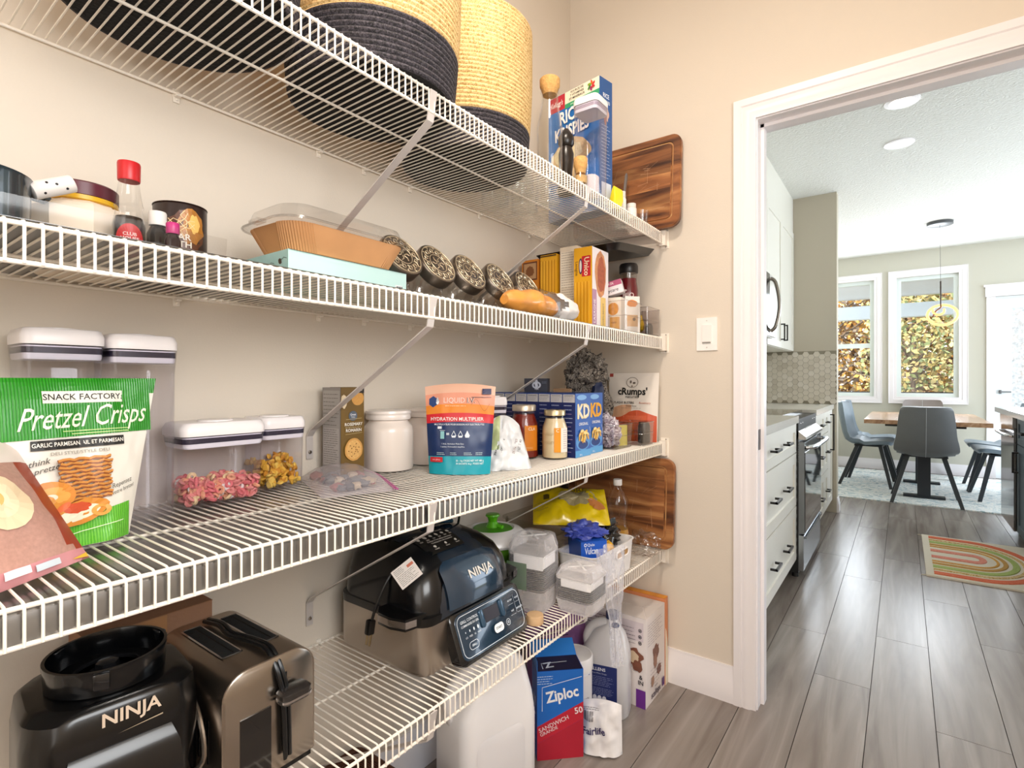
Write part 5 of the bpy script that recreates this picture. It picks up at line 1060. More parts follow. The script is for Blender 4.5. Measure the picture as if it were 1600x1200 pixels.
# stacks of foil pans with clear lids wrapped in film
FOIL = speckle('foil_pattern', ['#4a4644', '#b9b4ae', '#7a7571', '#dedad4'], 420, .35, .25)
def panstack(label, loc, s_, h, rz, green=False, lift=0):
    t = thing('foil_pan_stack', label, 'foil pans', loc, rz)
    n = max(3, int((h * .62) / .0065)); b = nb(); base = h * .30
    for i in range(n):
        z_ = base + i * .0062 * (h * .46 / (n * .0062)); loft(b, [rrect(s_ * .90, s_ * .90, .016, z_, 4), rrect(s_ * .97, s_ * .97, .02, z_ + .0042, 4), rrect(s_ * .97, s_ * .97, .02, z_ + .0050, 4), rrect(s_ * .9, s_ * .9, .016, z_ + .001, 4)])
    obj('foil_pans', b, FOIL, t)
    def ribring(ss, z_, a, m=4):
        base_ = rrect(ss, ss, .018, z_, 24); return [(x * (1 + (a if i % 2 else -a)), y * (1 + (a if i % 2 else -a)), z) for i, (x, y, z) in enumerate(base_)]
    RB = frost(.13, '#f6f2f1', .15)
    b = nb(); loft(b, [ribring(s_ * .82, 0, .0), ribring(s_ * .90, .006, .012), ribring(s_ * .98, base * .95, .012), ribring(s_ * .96, base * .96, .012), ribring(s_ * .86, .01, .01)]); obj('ribbed_trays', b, RB, t, ang=20)
    zt = h * .76
    b = nb(); loft(b, [ribring(s_ * 1.0, zt, .0), ribring(s_ * 1.0, zt + .006, .0), ribring(s_ * .94, zt + .008, .014), ribring(s_ * .80, h * .96, .014), ribring(s_ * .70, h * .985, 0), ribring(s_ * .55, h * .965, 0)]); ld = obj('clear_lid', b, RB, t, ang=20)
    b = nb()
    for a in (45, 135): box(b, -s_ * .34, s_ * .34, -.003, .003, h * .967, h * .985, T=Matrix.Rotation(R(a), 4, 'Z'))
    obj('lid_cross', b, frost(.4), ld, .001)
    b = nb(); box(b, -s_ * .30, s_ * .49, -s_ * .492, -s_ * .488, h * .60, h * .78); box(b, s_ * .488, s_ * .492, -s_ * .49, s_ * .2, h * .62, h * .78); obj('paper_sleeve', b, mt('#eceaea', .5), t)
    if green: b = nb(); box(b, -s_ * .496, -s_ * .49, -s_ * .3, s_ * .49, h * .33, h * .68); box(b, -s_ * .49, s_ * .05, -s_ * .497, -s_ * .492, h * .30, h * .66); obj('green_label', b, mt('#5d7a58', .5, var=.15), t)
    b = nb(); secs = []
    for z_, k_ in ((.002, .93), (h * .3, 1.03), (h * .6, 1.04), (h * .85, 1.03), (h * .99, .9), (h * 1.01, .6)):
        rg = rrect(s_ * k_, s_ * k_, .025, z_, 8); secs.append([(x * (1 + .03 * noise.noise(V((x * 60, y * 60, z_ * 60)))), y * (1 + .03 * noise.noise(V((y * 60, x * 60, z_ * 50)))), z + .003 * noise.noise(V((x * 80, y * 80, 3)))) for x, y, z in rg])
    loft(b, secs, cap1=False); obj('film_wrap', b, frost(.05, '#f4f2f8', .1), t)
    return t
panstack('tall stack of square foil pans with clear lids, green label, beside the salad spinner', (-.828, 1.222, z4), .112, .200, 8, True)
panstack('shorter film wrapped stack of foil pans at the front edge of the lowest shelf', (-.712, 1.285, z4), .112, .118, 2)
# film hanging from that stack
t = thing('plastic_wrap', 'loose clear plastic bag hanging from the foil pan stack over the jug', 'plastic bag', (-.695, 1.42, z4), 0)
b = nb()
def wf(u, v):
    a = 2 * PI * u; z_ = .13 - .36 * v; c = .052 * (1 - v) ** 1.2 + .007 + .018 * max(0, (v - .62)) * 2.2; k = 1 + .35 * noise.noise(V((math.cos(a) * 2.3, math.sin(a) * 2.3, v * 6))) + .25 * math.cos(5 * a + v * 5)
    return (c * k * math.cos(a) * .55 + .004, c * k * math.sin(a) + .05 * v, z_)
gridsurf(b, wf, 40, 30, closeu=True); obj('film', b, frost(.14, '#f0f1fa', .12), t)
b = nb(); tube(b, [(.004 + .008 * math.cos(a), .034 + .009 * math.sin(a), -.105) for a in [k * PI / 6 for k in range(12)]], .0045, 6, closed=True); obj('navy_tie', b, mt('#1f2c5a', .4), t)

# clear tray with yellow chip bag
t = thing('clear_tray', 'long ribbed clear tray under the yellow chip bag', 'tray', (-.965, 1.545, z4), 90)
b = nb()
def rib2(w_, d_, z_, a): base_ = rrect(w_, d_, .03, z_, 30); return [(x * (1 + (a if i % 2 else -a)), y * (1 + (a if i % 2 else -a)), z) for i, (x, y, z) in enumerate(base_)]
loft(b, [rib2(.25, .19, 0, 0), rib2(.26, .20, .006, .006), rib2(.285, .225, .165, .006), rib2(.30, .24, .168, 0), rib2(.30, .24, .174, 0), rib2(.28, .22, .170, .006), rib2(.256, .196, .01, .006)]); obj('tray', b, clear('#d9d4c4', .17, .1), t, ang=20)
t = thing('chip_bag', 'shiny yellow chip bag lying in the ribbed clear tray', 'snack bag', (-.862, 1.492, z4 + .158), 34, rx=-62)
yb = Bag(.25, .18, .065, wr=.014, seed=9.4, nu=30); YL = mt('#e0c20e', .22, var=.12, vs_=25, coat=.4)
yb.build('foil_bag', [YL, mt('#b99a0c', .3, var=.2)], t, lambda q, v, s: 1 if s and v < .2 else 0)
p = Print(lambda x, z, L: yb.surf(x, z, L), .0015); p.disc(.03, .10, .065, .038, mt('#a89a72', .4, var=.4, vs_=60), jit=.3); p.rect(-.09, .10, -.07, .12, '#5a4a10', 3); p.text('CORN', .02, .155, .028, '#6a540c', .02, sx=1.2); p.text('CHIPS', .03, .13, .02, '#7a640e', .02); p.disc(.085, .07, .03, .016, '#b06a2a', jit=.4); p.lines(-.12, -.06, .05, .09, 4, '#7a640e', .002, 5); p.build('printed_front', t)
b = nb(); tube(b, smooth_path([(-.03, 0, 0), (0, .01, .06), (.02, 0, .15)], 5), [.03] * 6 + [.012] * 5, 12); o = obj('black_pan_handle', b, BLACK); o.location = (-1.06, 1.76, z4 + .14); setp(o, 'black handled thing standing in shadow behind the yellow chip bag', 'handle')
b = nb(); lump(b, (0, 0, .07), .06, 12, .35, 3, sz=(.7, 1, 1.15), flat=.0); o = obj('black_pouch', b, mt('#0b0b0d', .25)); o.location = (-.90, 1.74, z4); setp(o, 'glossy black pouch between the yellow chip bag and the oil bottle', 'pouch')

# white basket with contents
t = thing('white_basket', 'white plastic basket with cut-out handle at the front right of the lowest shelf', 'basket', (-.793, 1.535, z4), 90)
b = nb(); w, d, h = .285, .135, .098
loft(b, [rrect(w * .92, d * .90, .02, 0, 5), rrect(w, d, .025, h, 5), rrect(w + .008, d + .008, .028, h + .001, 5), rrect(w + .008, d + .008, .028, h + .004, 5), rrect(w - .004, d - .004, .023, h + .003, 5), rrect(w * .92 - .006, d * .9 - .006, .018, .004, 5)]); obj('basket_body', b, mt('#efeae7', .35), t)
b = nb(); q = [(x + .04, -d / 2 - .0005, z_ + .072) for x, z_, _ in rrect(.085, .022, .010, 0, 5)]; q2 = [(x, y - .003, z_) for x, y, z_ in q]; tube(b, [(x, y - .0015, z_) for x, y, z_ in q], .0032, 6, closed=True); hd = obj('handle_rim', b, mt('#e8e2df', .35), t)
b = nb(); q = [(x + .04, z_ + .072) for x, z_, _ in rrect(.082, .019, .009, 0, 5)]; b.faces.new([b.verts.new((x, -d / 2 - .0030, z_)) for x, z_ in q]); obj('handle_opening', b, mt('#b58a52', .6, var=.4, vs_=60), hd, fixn=False)
t = thing('glove_box', 'bright blue box of disposable gloves in the white basket', 'box', (-.797, 1.474, z4 + .012), 52)
carton(t, .085, .105, .125, mt('#1c50ae', .4), False)
p = Print(S_front(.105)); p.rect(-.0425, 0, .0425, .125, '#1a55bb', 1); p.disc(-.028, .115, .0045, .0055, '#e6ecf6', inner=.55); p.text('Quix', -.010, .115, .012, '#e6ecf6', .01); p.text('Vulcan', -.008, .096, .028, '#f0f4fa', .01, sx=.58); p.lines(-.036, .0, .030, .055, 4, '#d5e0f4', .002, 6); p.rect(.012, .020, .034, .062, '#e8e8ee', 1)
for i in range(7): p.rect(.015 + .0025 * i, .032, .0162 + .0025 * i, .055, '#20262e', 1)
p.text('L', .034, .108, .013, '#f0f4fa', .02); p.disc(.034, .093, .0045, .004, '#f0f4fa'); p.build('printed_front', t)
b = nb(); lump(b, (-.02, .005, .145), .045, 5, .55, 4, 2.0, sz=(1.15, 1, .55)); lump(b, (.022, .0, .137), .032, 8, .5, 4, 2.2, sz=(1.3, 1, .42)); o = obj('blue_gloves', b, mt('#4453ae', .35, var=.15, vs_=30)); o.location = (-.797, 1.474, z4 + .012); o.rotation_euler.z = R(52); setp(o, 'crumpled violet blue gloves pulled out on top of the glove box', 'gloves')
b = nb(); lump(b, (0, 0, .105), .058, 21, .4, 4, 3.0, sz=(.80, 1.1, .90), flat=.0); o = obj('black_bag', b, mt('#0c0c0e', .18, coat=.6)); o.location = (-.80, 1.595, z4 + .006); setp(o, 'glossy crumpled black plastic bag in the white basket', 'plastic bag')
b = nb(); lump(b, (0, 0, .05), .034, 31, .3, 3, 2.6, sz=(1, 1, 1), flat=.0); o = obj('yellow_packet', b, mt('#dba62c', .35, var=.2, vs_=40)); o.location = (-.772, 1.545, z4 + .03); setp(o, 'small golden packet peeking out of the white basket', 'packet')
t = thing('oil_bottle', 'clear waisted oil bottle with white cap in front of the lower cutting board', 'bottle', (-.812, 1.728, z4), 0)
pf = [(.036, 0), (.040, .006), (.040, .09), (.033, .125), (.031, .15), (.037, .18), (.037, .205), (.022, .235), (.0135, .247), (.0135, .256)]
b = nb(); lathe(b, pf, 36); obj('clear_bottle', b, clear('#efe8e0', .13, .03), t)
b = nb(); lathe(b, [(r_ * .95, max(.003, z_)) for r_, z_ in pf[:3]] + [(.0365, .105)], 36); obj('golden_oil', b, mt('#c08c2a', .15, coat=.3), t)
b = nb(); lathe(b, [(.0145, .2565), (.0155, .258), (.0155, .276), (.014, .278)], 24); obj('cap', b, mt('#f0ece9', .35), t)
b = nb(); lump(b, (0, 0, .045), .045, 41, .4, 4, 3, sz=(1.2, .8, 1), flat=.0); o = obj('clear_bag', b, clear('#e6dfda', .2, .15)); o.location = (-.745, 1.80, z4); setp(o, 'crumpled clear bag on the far corner of the lowest shelf', 'plastic bag')

# ================================================================ floor items
t = thing('detergent_jug', 'large white plastic jug with moulded grip under the lowest shelf', 'jug', (-.878, 1.075, 0), 75)
b = nb(); loft(b, [rrect(.225, .15, .03, 0, 6), rrect(.235, .16, .035, .01, 6), rrect(.235, .16, .035, .25, 6), rrect(.225, .15, .035, .30, 6), rrect(.16, .11, .035, .38, 6, cx=.02), rrect(.07, .07, .03, .415, 6, cx=.03), rrect(.06, .06, .028, .425, 6, cx=.03)]); obj('jug_body', b, mt('#efedee', .3, coat=.2), t)
b = nb(); loft(b, [[(x - .01, -.0805, z_ + .15) for x, z_, _ in rrect(.15, .20, .03, 0, 5)], [(x - .01, -.084, z_ + .15) for x, z_, _ in rrect(.13, .18, .025, 0, 5)]]); obj('moulded_panel', b, mt('#e6e4e6', .35), t)
b = nb(); tube(b, smooth_path([(-.10, 0, .27), (-.115, 0, .33), (-.07, 0, .385), (0, 0, .395)], 5), .017, 10); obj('handle', b, mt('#ebe9ea', .3), t)
t = thing('zip_bag_box', 'blue box of zip bags with open flap on the floor', 'box', (-.848, 1.380, 0), 44)
w, d, h = .140, .085, .262; carton(t, w, d, h, mt('#1a55b4', .4), False)
p = Print(S_front(d)); p.rect(-w / 2, 0, w / 2, h, mt('#1d6cc8', .4, var=.06), 2); p.poly([(-w / 2, .10), (w / 2, .165), (w / 2, .115), (-w / 2, .05)], '#c42238'); p.poly([(-w / 2, 0), (w / 2, 0), (w / 2, .115), (-w / 2, .05)], '#b61f36')
outl_ = [(-.055, .145), (-.055, .215), (.065, .240)]; p.line(outl_, .0016, '#eef4fa'); p.text('Ziploc', .006, .190, .045, '#f6f8fa', .03, sx=.85, rot=9); p.text('SANDWICH', -.02, .105, .018, '#f0d9dc', .01, rot=22); p.text('GRANDE', -.035, .085, .014, '#f0d9dc', .01, rot=22); p.text('50', .055, .14, .026, '#f4e8ea', .02, rot=10); p.lines(-.07, -.02, .222, .25, 4, '#bcd4f0', .0022, 3); p.build('printed_front', t)
p = Print(S_left(w)); p.rect(-d / 2, 0, d / 2, h, '#1a4fae', 1); p.text('Ziploc', 0, .13, .042, '#eef2f8', .02, rot=-90, sx=.85); p.line([(-.026, .07), (-.026, .20)], .0015, '#eef2f8'); p.lines(-.04, .04, .02, .06, 4, '#9cb8e4', .002, 3); p.build('printed_side', t)
b = nb(); box(b, -w / 2, w / 2, 0, .0012, 0, .060, T=Matrix.Translation((0, d / 2 - .001, h)) @ Matrix.Rotation(R(-62), 4, 'X')); box(b, -w / 2, -w / 2 + .0012, -d / 2, d / 2, 0, .03, T=Matrix.Translation((0, 0, h))); fpp = obj('open_flap', b, mt('#2a7cd0', .4), t)
p = Print(S_top(h)); p.rect(-w / 2 + .002, -d / 2 + .002, w / 2 - .002, d / 2 - .004, '#241e3c', 1); p.line([(-.05, -.03), (-.05, .0), (.03, .005)], .003, '#dfe8f2'); p.text('Z', -.03, -.012, .04, '#dfe8f2', .03, rot=10); p.build('top_print', t)
t = thing('white_tub', 'round white tub with screw lid and wrapped label between box and jug', 'tub', (-.872, 1.520, 0), 40)
b = nb(); lathe(b, [(.055, 0), (.06, .005), (.06, .180), (.056, .186)], 36); obj('tub_body', b, mt('#e3e1e4', .4), t)
b = nb(); secs = [[((.063 + (.0007 if i % 2 else 0)) * math.cos(2 * PI * i / 90), (.063 + (.0007 if i % 2 else 0)) * math.sin(2 * PI * i / 90), z_) for i in range(90)] for z_ in (.186, .225)]; secs += [circ(.061, .2285, 90), circ(.056, .229, 90), circ(.055, .2275, 90)]; loft(b, secs); obj('screw_lid', b, mt('#f0ece9', .35), t)
p = Print(S_cyl(.0605)); p.rect(-.09, .005, .09, .178, '#e9e4e4', 12); p.poly([(-.06, .178), (-.005, .178), (-.05, .12), (-.06, .12)], '#24408c'); p.line([(.05, .178), (-.002, .176), (-.055, .115)], .0028, '#3a4a94'); p.text('Flour', -.01, .135, .012, '#3a3440', 0); p.text('BAKER\'S OWN', .012, .105, .0105, '#3a3440', .0); p.lines(-.03, .045, .02, .09, 8, '#8a8490', .0018, 3); p.line([(.03, .03), (.06, .05)], .004, '#b63a5c'); p.build('paper_label', t)
t = thing('vinegar_jug', 'translucent white vinegar jug with navy label on the floor beside the printed carton', 'jug', (-.815, 1.647, 0), 14)
b = nb(); w, d = .158, .105
loft(b, [rrect(w * .9, d * .88, .03, 0, 6), rrect(w, d, .032, .012, 6), rrect(w, d, .032, .195, 6), rrect(w * .97, d * .95, .032, .215, 6), rrect(w * .66, d * .62, .028, .270, 6, cx=.012), rrect(.045, .045, .02, .300, 6, cx=.02), rrect(.038, .038, .018, .315, 6, cx=.02)])
obj('jug_body', b, mt('#d5d4d6', .3, var=.04, coat=.2), t)
b = nb(); tube(b, smooth_path([(-.062, 0, .205), (-.066, 0, .245), (-.045, 0, .283), (-.01, 0, .298), (.01, 0, .30)], 6), .017, 12, sq=.9); obj('handle', b, mt('#dcdbdd', .3, coat=.2), t)
b = nb(); lathe(b, [(.020, .315), (.022, .317), (.022, .336), (.020, .338)], 28, cx=.02); obj('navy_cap', b, mt('#202b58', .35), t)
p = Print(S_front(d)); p.rect(-.052, .028, .046, .175, '#1d2a66', 1); p.text('ALLENS', -.018, .160, .0145, '#eef0f6', .02, sx=1.05); p.text('Pure White Vinegar', -.012, .147, .0062, '#c9cfe6'); p.lines(-.040, .036, .105, .138, 6, '#9aa4cc', .0011, 4); p.lines(-.040, .036, .075, .100, 5, '#9aa4cc', .0011, 7)
p.rect(-.035, .040, .012, .066, '#c2c3d4', 1)
for i in range(3): p.disc(-.028 + .016 * i, .068, .0065, .007, '#dcdde8', 12)
p.disc(-.01, .052, .008, .008, '#b0707a', jit=.4); p.build('paper_label', t)
t = thing('printed_carton', 'tall white carton with brown shell pictures and purple block on the floor', 'box', (-.835, 1.813, 0), 0)
w, d, h = .258, .176, .305; b = nb(); box(b, -w / 2, w / 2, -d / 2, d / 2, 0, h); obj('carton', b, mt('#e9e1df', .5), t, .0012, 1)
b = nb(); T1 = Matrix.Translation((0, 0, h + .0006)); prism(b, [(-w / 2, -d / 2), (w / 2, -d / 2), (w / 2 - .05, 0), (-w / 2 + .05, 0)], 0, .0012, T=T1); prism(b, [(-w / 2, d / 2), (-w / 2 + .05, .002), (w / 2 - .05, .002), (w / 2, d / 2)], 0, .0012, T=T1); prism(b, [(w / 2, -d / 2 + .004), (w / 2, d / 2 - .004), (w / 2 - .046, .001)], 0, .0006, T=T1); obj('top_flap', b, mt('#ddd4cf', .5), t)
p = Print(S_front(d)); SH = mt('#7a4a38', .5, var=.5, vs_=60)
p.rect(-.12, .225, .12, .29, '#d8cdd2', 1); p.lines(-.10, .04, .24, .285, 4, '#4c3a4a', .0022, 4)
for k in range(3): p.disc(.108, .262 - .021 * k, .0065, .0065, '#2c2430', 14, inner=.7); p.disc(.108, .262 - .021 * k, .003, .003, '#2c2430', 8)
p.lines(.03, .095, .208, .272, 5, '#6a5a68', .0016, 9); p.disc(.085, .17, .034, .028, SH, jit=.35); p.disc(.082, .168, .022, .018, '#d5bfa2', jit=.35); p.disc(.10, .14, .018, .02, SH, jit=.3)
p.disc(-.06, .19, .055, .045, '#2c2028', n=40, jit=.12); p.disc(-.06, .19, .046, .036, '#cdbfc4', n=30, jit=.1)
p.rect(.095, .0, .129, .062, '#6a2a8c', 1); p.text('&', .112, .104, .02, '#241c28', .02); p.text('IN', .112, .085, .02, '#241c28', .02); p.build('printed_front', t)
p = Print(S_right(w)); p.lines(-.07, .07, .20, .28, 9, '#8a7a86', .0014, 3); p.disc(.0, .16, .028, .030, SH, jit=.4); p.disc(-.004, .13, .016, .024, '#9a6a52', jit=.3); p.disc(.03, .09, .02, .018, SH, jit=.3); p.disc(-.03, .07, .014, .018, '#b08a72', jit=.3); p.lines(-.05, .06, .05, .12, 5, '#8a7a86', .0014, 5); p.text('scallops', .0, .022, .03, '#3a2c48', .02, sx=.9); p.rect(.058, .012, .080, .042, '#5a2a78', 1); p.text('SNAPS', 0, .045, .009, '#4a3a58', .01)
p.build('printed_side', t)
t = thing('orange_box', 'orange and white box squeezed between the printed carton and the skirting', 'box', (-.825, 1.922 - .004, 0), 0)
b = nb(); box(b, -.12, .12, -.014, .013, .0, .318); obj('carton', b, mt('#d98a5c', .5, var=.1), t, .001, 1)
b = nb(); loft(b, [[(.1205, -.012, .0), (.1205, .012, .0), (.1205, .012, .12), (.1205, -.006, .20), (.1205, -.012, .21)], [(.122, -.011, .001), (.122, .011, .001), (.122, .011, .12), (.122, -.006, .198), (.122, -.011, .208)]]); obj('cream_patch', b, mt('#eadfc8', .5), t)
b = nb(); box(b, -.12, .12, -.0142, .0132, .319, .321); obj('top_flap', b, mt('#e0922c', .5), t)
t = thing('purple_bag', 'purple foil snack bag on the floor behind the white tub', 'snack bag', (-.985, 1.60, 0), 48, rx=-4)
pb_ = Bag(.23, .32, .07, wb=.20, pouch=True, wr=.012, seed=14.2); pb_.build('foil_bag', [mt('#96689e', .3, var=.3, vs_=20, coat=.2)], t)
p = Print(lambda x, z, L: pb_.surf(x, z, L), .001)
for i in range(7): p.line([(-.06 + .02 * j, .26 - .014 * i + .006 * math.sin(j + i)) for j in range(6)], .003, '#2c1c34')
p.disc(0, .12, .06, .05, '#5a2a5c', jit=.2); p.build('printed_front', t)
t = thing('white_bag', 'white soft bag with barcode slumped on the floor in front of the tub', 'bag', (-.738, 1.450, 0), 24, rx=-10)
wb_ = Bag(.125, .135, .075, wb=.13, pouch=True, wr=.01, seed=17.7, top=.01); wb_.build('film_bag', [mt('#e9e6e6', .35, var=.06)], t)
p = Print(lambda x, z, L: wb_.surf(x, z, L), .0012)
for i in range(12): p.rect(-.052 + .0026 * i, .088, -.052 + .0026 * i + (.0016 if i % 3 else .0009), .112, '#5a5458', 1)
p.text('Fairlife', -.020, .062, .026, '#2c1c5a', .02, rot=8); p.lines(-.055, .0, .114, .124, 2, '#6a6468', .0014, 3); p.build('printed_front', t)
t = thing('wicker_box', 'dark brown woven box on the floor under the lowest shelf', 'basket', (-.93, .62, 0), 0)
b = nb(); loft(b, [rrect(.32, .42, .02, 0, 4), rrect(.34, .44, .02, .20, 4), rrect(.325, .425, .018, .20, 4), rrect(.305, .405, .018, .01, 4)]); obj('basket_body', b, wave_mat('wicker', '#2c160c', '#6a3a22', 60, 'Z', .8, .8), t)
b = nb(); tube(b, rrect(.335, .435, .02, .203, 4), .006, 8, closed=True); obj('rim', b, mt('#4a2a18', .6), t)

# ================================================================ kitchen
CAB = mt('#ece9df', .4, var=.01); QTZ = mt('#e9e6de', .15, var=.04, vs_=8); HND = mt('#3a3836', .3, .8, 0)
def shaker(name, x, y0, y1, z0, z1, parent, sgn=1, m=CAB, fr=.055):
    """door or drawer front in the plane x, facing +x (sgn 1) or -x"""
    b = nb(); t_ = .018 * sgn; g = .0015
    y0 += g; y1 -= g; z0 += g; z1 -= g
    fr = min(fr, (z1 - z0) * .28)
    def rg(a, xx): return [(xx, y0 + a, z0 + a), (xx, y1 - a, z0 + a), (xx, y1 - a, z1 - a), (xx, y0 + a, z1 - a)]
    loft(b, [rg(0, x), rg(0, x + t_), rg(fr, x + t_), rg(fr + .001, x + t_ * .55)]); return obj(name, b, m, parent, ang=30)
def pull(x, y, z, parent, L=.12, vert=False, sgn=1, m=HND):
    b = nb(); a = L / 2; s = sgn
    if vert:
        box(b, min(x, x + s * .03), max(x, x + s * .03), y - .005, y + .005, z - a, z - a + .010); box(b, min(x, x + s * .03), max(x, x + s * .03), y - .005, y + .005, z + a - .010, z + a); box(b, min(x + s * .022, x + s * .032), max(x + s * .022, x + s * .032), y - .005, y + .005, z - a, z + a)
    else:
        box(b, min(x, x + s * .03), max(x, x + s * .03), y - a, y - a + .010, z - .005, z + .005); box(b, min(x, x + s * .03), max(x, x + s * .03), y + a - .010, y + a, z - .005, z + .005); box(b, min(x + s * .022, x + s * .032), max(x + s * .022, x + s * .032), y - a, y + a, z - .005, z + .005)
    return obj('handle', b, m, parent, .0012, 1)
FX = -.505
def base_cab(name, label, y0, y1, rows, handles, group='cream base cabinets of the kitchen'):
    t = thing(name, label, 'cabinet', (0, 0, 0), 0, group)
    b = nb(); box(b, WX + .002, FX - .0002, y0, y1, .10, .885); box(b, WX + .002, FX - .07, y0, y1, 0, .10); obj('body', b, CAB, t)
    for (a, c), hs in zip(rows, handles):
        dr = shaker('drawer', FX, y0, y1, a, c, t)
        for hy in hs: pull(FX + .018, hy, (a + c) / 2 if c - a < .2 else (a + c) / 2 + (.0), dr)
    return t
base_cab('base_cabinet', 'cream three drawer base cabinet in front of the stove', 2.35, 3.375, [(.11, .415), (.418, .715), (.718, .882)], [(2.70, 3.02)] * 3)
base_cab('base_cabinet', 'narrow cream base cabinet hidden just past the doorway', 2.09, 2.347, [(.11, .882)], [()])
base_cab('base_cabinet', 'cream three drawer base cabinet just beyond the stove', 4.14, 4.70, [(.11, .415), (.418, .715), (.718, .882)], [(4.42,)] * 3)
t = thing('base_cabinet', 'cream pull-out cabinet with a long upright handle at the end of the run', 'cabinet', (0, 0, 0), 0, 'cream base cabinets of the kitchen')
b = nb(); box(b, WX + .002, FX - .0002, 4.702, 5.275, .10, .885); box(b, WX + .002, FX - .07, 4.702, 5.275, 0, .10); obj('body', b, CAB, t)
dr = shaker('door', FX, 4.95, 5.275, .11, .882, t); pull(FX + .018, 5.10, .70, dr, .30, True)
for a, c in ((.11, .415), (.418, .715), (.718, .882)): dr = shaker('drawer', FX, 4.702, 4.948, a, c, t); pull(FX + .018, 4.83, (a + c) / 2, dr, .10)
for y0, y1, lb in ((2.09, 3.378, 'pale quartz countertop between the doorway and the stove'), (4.135, 5.278, 'pale quartz countertop beyond the stove, against the hexagon tiles')):
    b = nb(); box(b, WX, -.475, y0, y1, .886, .925); o = obj('countertop', b, QTZ, None, .003); setp(o, lb, 'countertop', 'pale quartz countertops')
# stove
t = thing('stove', 'stainless steel stove with black glass door and slanted knob panel', 'stove', (0, 0, 0))
y0, y1 = 3.385, 4.130
b = nb(); box(b, WX + .002, -.478, y0, y1, .03, .905); obj('side_body', b, mt('#17181a', .4), t, .003)
b = nb(); box(b, WX, -.56, y0, y1, .905, .925); obj('glass_cooktop', b, mt('#1a1a1c', .05, coat=.5), t, .002)
b = nb(); loft(b, [[(-.585, y0, .925), (-.44, y0, .805), (-.44, y0, .79), (-.478, y0, .79), (-.60, y0, .86)], [(-.585, y1, .925), (-.44, y1, .805), (-.44, y1, .79), (-.478, y1, .79), (-.60, y1, .86)]]); cpn = obj('control_panel', b, STEEL, t, .003)
Tn = Matrix.Translation((-.512, 0, .866)) @ Matrix.Rotation(R(39.6), 4, 'Y')
for yy in (3.47, 3.55, 3.97, 4.05):
    b = nb(); lathe(b, [(.030, 0), (.030, .006), (.026, .008)], 28, T=Matrix.Translation((0, yy, 0)) @ Tn); lathe(b, [(.022, .008), (.021, .030), (.018, .032)], 24, T=Matrix.Translation((0, yy, 0)) @ Tn); obj('knob', b, mt('#a69c92', .25, 1), cpn)
b = nb(); box(b, -.05, .05, 3.62, 3.90, .0, .0015, T=Tn); obj('display', b, mt('#35302c', .1), cpn)
b = nb(); box(b, -.4779, -.448, y0 + .004, y1 - .004, .255, .775); dr = obj('oven_door', b, mt('#8a8d90', .2, 1), t, .004)
b = nb(); box(b, -.4481, -.4455, y0 + .02, y1 - .02, .262, .715); obj('door_glass', b, mt('#3c3634', .04, .75, .02, coat=1), dr)
b = nb(); P = smooth_path([(-.448, y0 + .05, .742), (-.405, y0 + .09, .748), (-.395, (y0 + y1) / 2, .75), (-.405, y1 - .09, .748), (-.448, y1 - .05, .742)], 6); tube(b, P, .012, 10); obj('door_handle', b, mt('#dfe3e6', .2, 1), dr)
b = nb(); box(b, -.4779, -.452, y0 + .004, y1 - .004, .045, .245); dr = obj('warming_drawer', b, mt('#b9bec2', .25, 1), t, .004)
b = nb(); box(b, -.454, -.440, y0 + .02, y1 - .02, .225, .240); obj('drawer_lip', b, mt('#8a9096', .2, 1), dr, .002)
b = nb()
for i in range(8): box(b, -.4785, -.4755, y0 - .001, y0 + .002, .66 + .014 * i, .668 + .014 * i)
for i in range(14): box(b, -.492, -.486, y0 - .0012, y0 + .001, .12 + .045 * i, .14 + .045 * i)
obj('side_vents', b, mt('#9a9a9a', .3, .8), t)
b = nb()
for yy in (y0 + .04, y1 - .04): lathe(b, [(.018, 0), (.014, .03)], 14, cx=-.50, cy=yy)
obj('foot', b, BLACK, t)
# floral bowl
t = thing('floral_bowl', 'cream footed bowl painted with green leaves, on the counter past the doorway', 'bowl', (-.71, 3.02, .925), 0)
b = nb(); lathe(b, [(.048, 0), (.05, .006), (.032, .022), (.034, .032), (.085, .05), (.105, .085), (.108, .108), (.103, .108), (.09, .07), (.03, .045)], 36); obj('bowl', b, mt('#efe6d2', .25, coat=.3), t)
p = Print(lambda x, z, L: ((.100 + (z - .07) * .15 + L) * math.sin(x / .1), -(.100 + (z - .07) * .15 + L) * math.cos(x / .1), z), .002)
for a in range(7):
    for k in range(4): p.disc(-.3 + a * .1 + .009 * math.cos(k * 1.6), .082 + .009 * math.sin(k * 1.6), .009, .0035, '#6a8050' if k else '#b8707a', 8, rot=k * 1.6)
p.build('painted_leaves', t)
b = nb(); lump(b, (0, 0, .0), .045, 3, .15, 3, sz=(1, 1, .6)); o = obj('fruit', b, mt('#d9862c', .5)); o.location = (-.71, 3.02, 1.038); setp(o, 'orange fruit resting in the floral bowl', 'fruit')
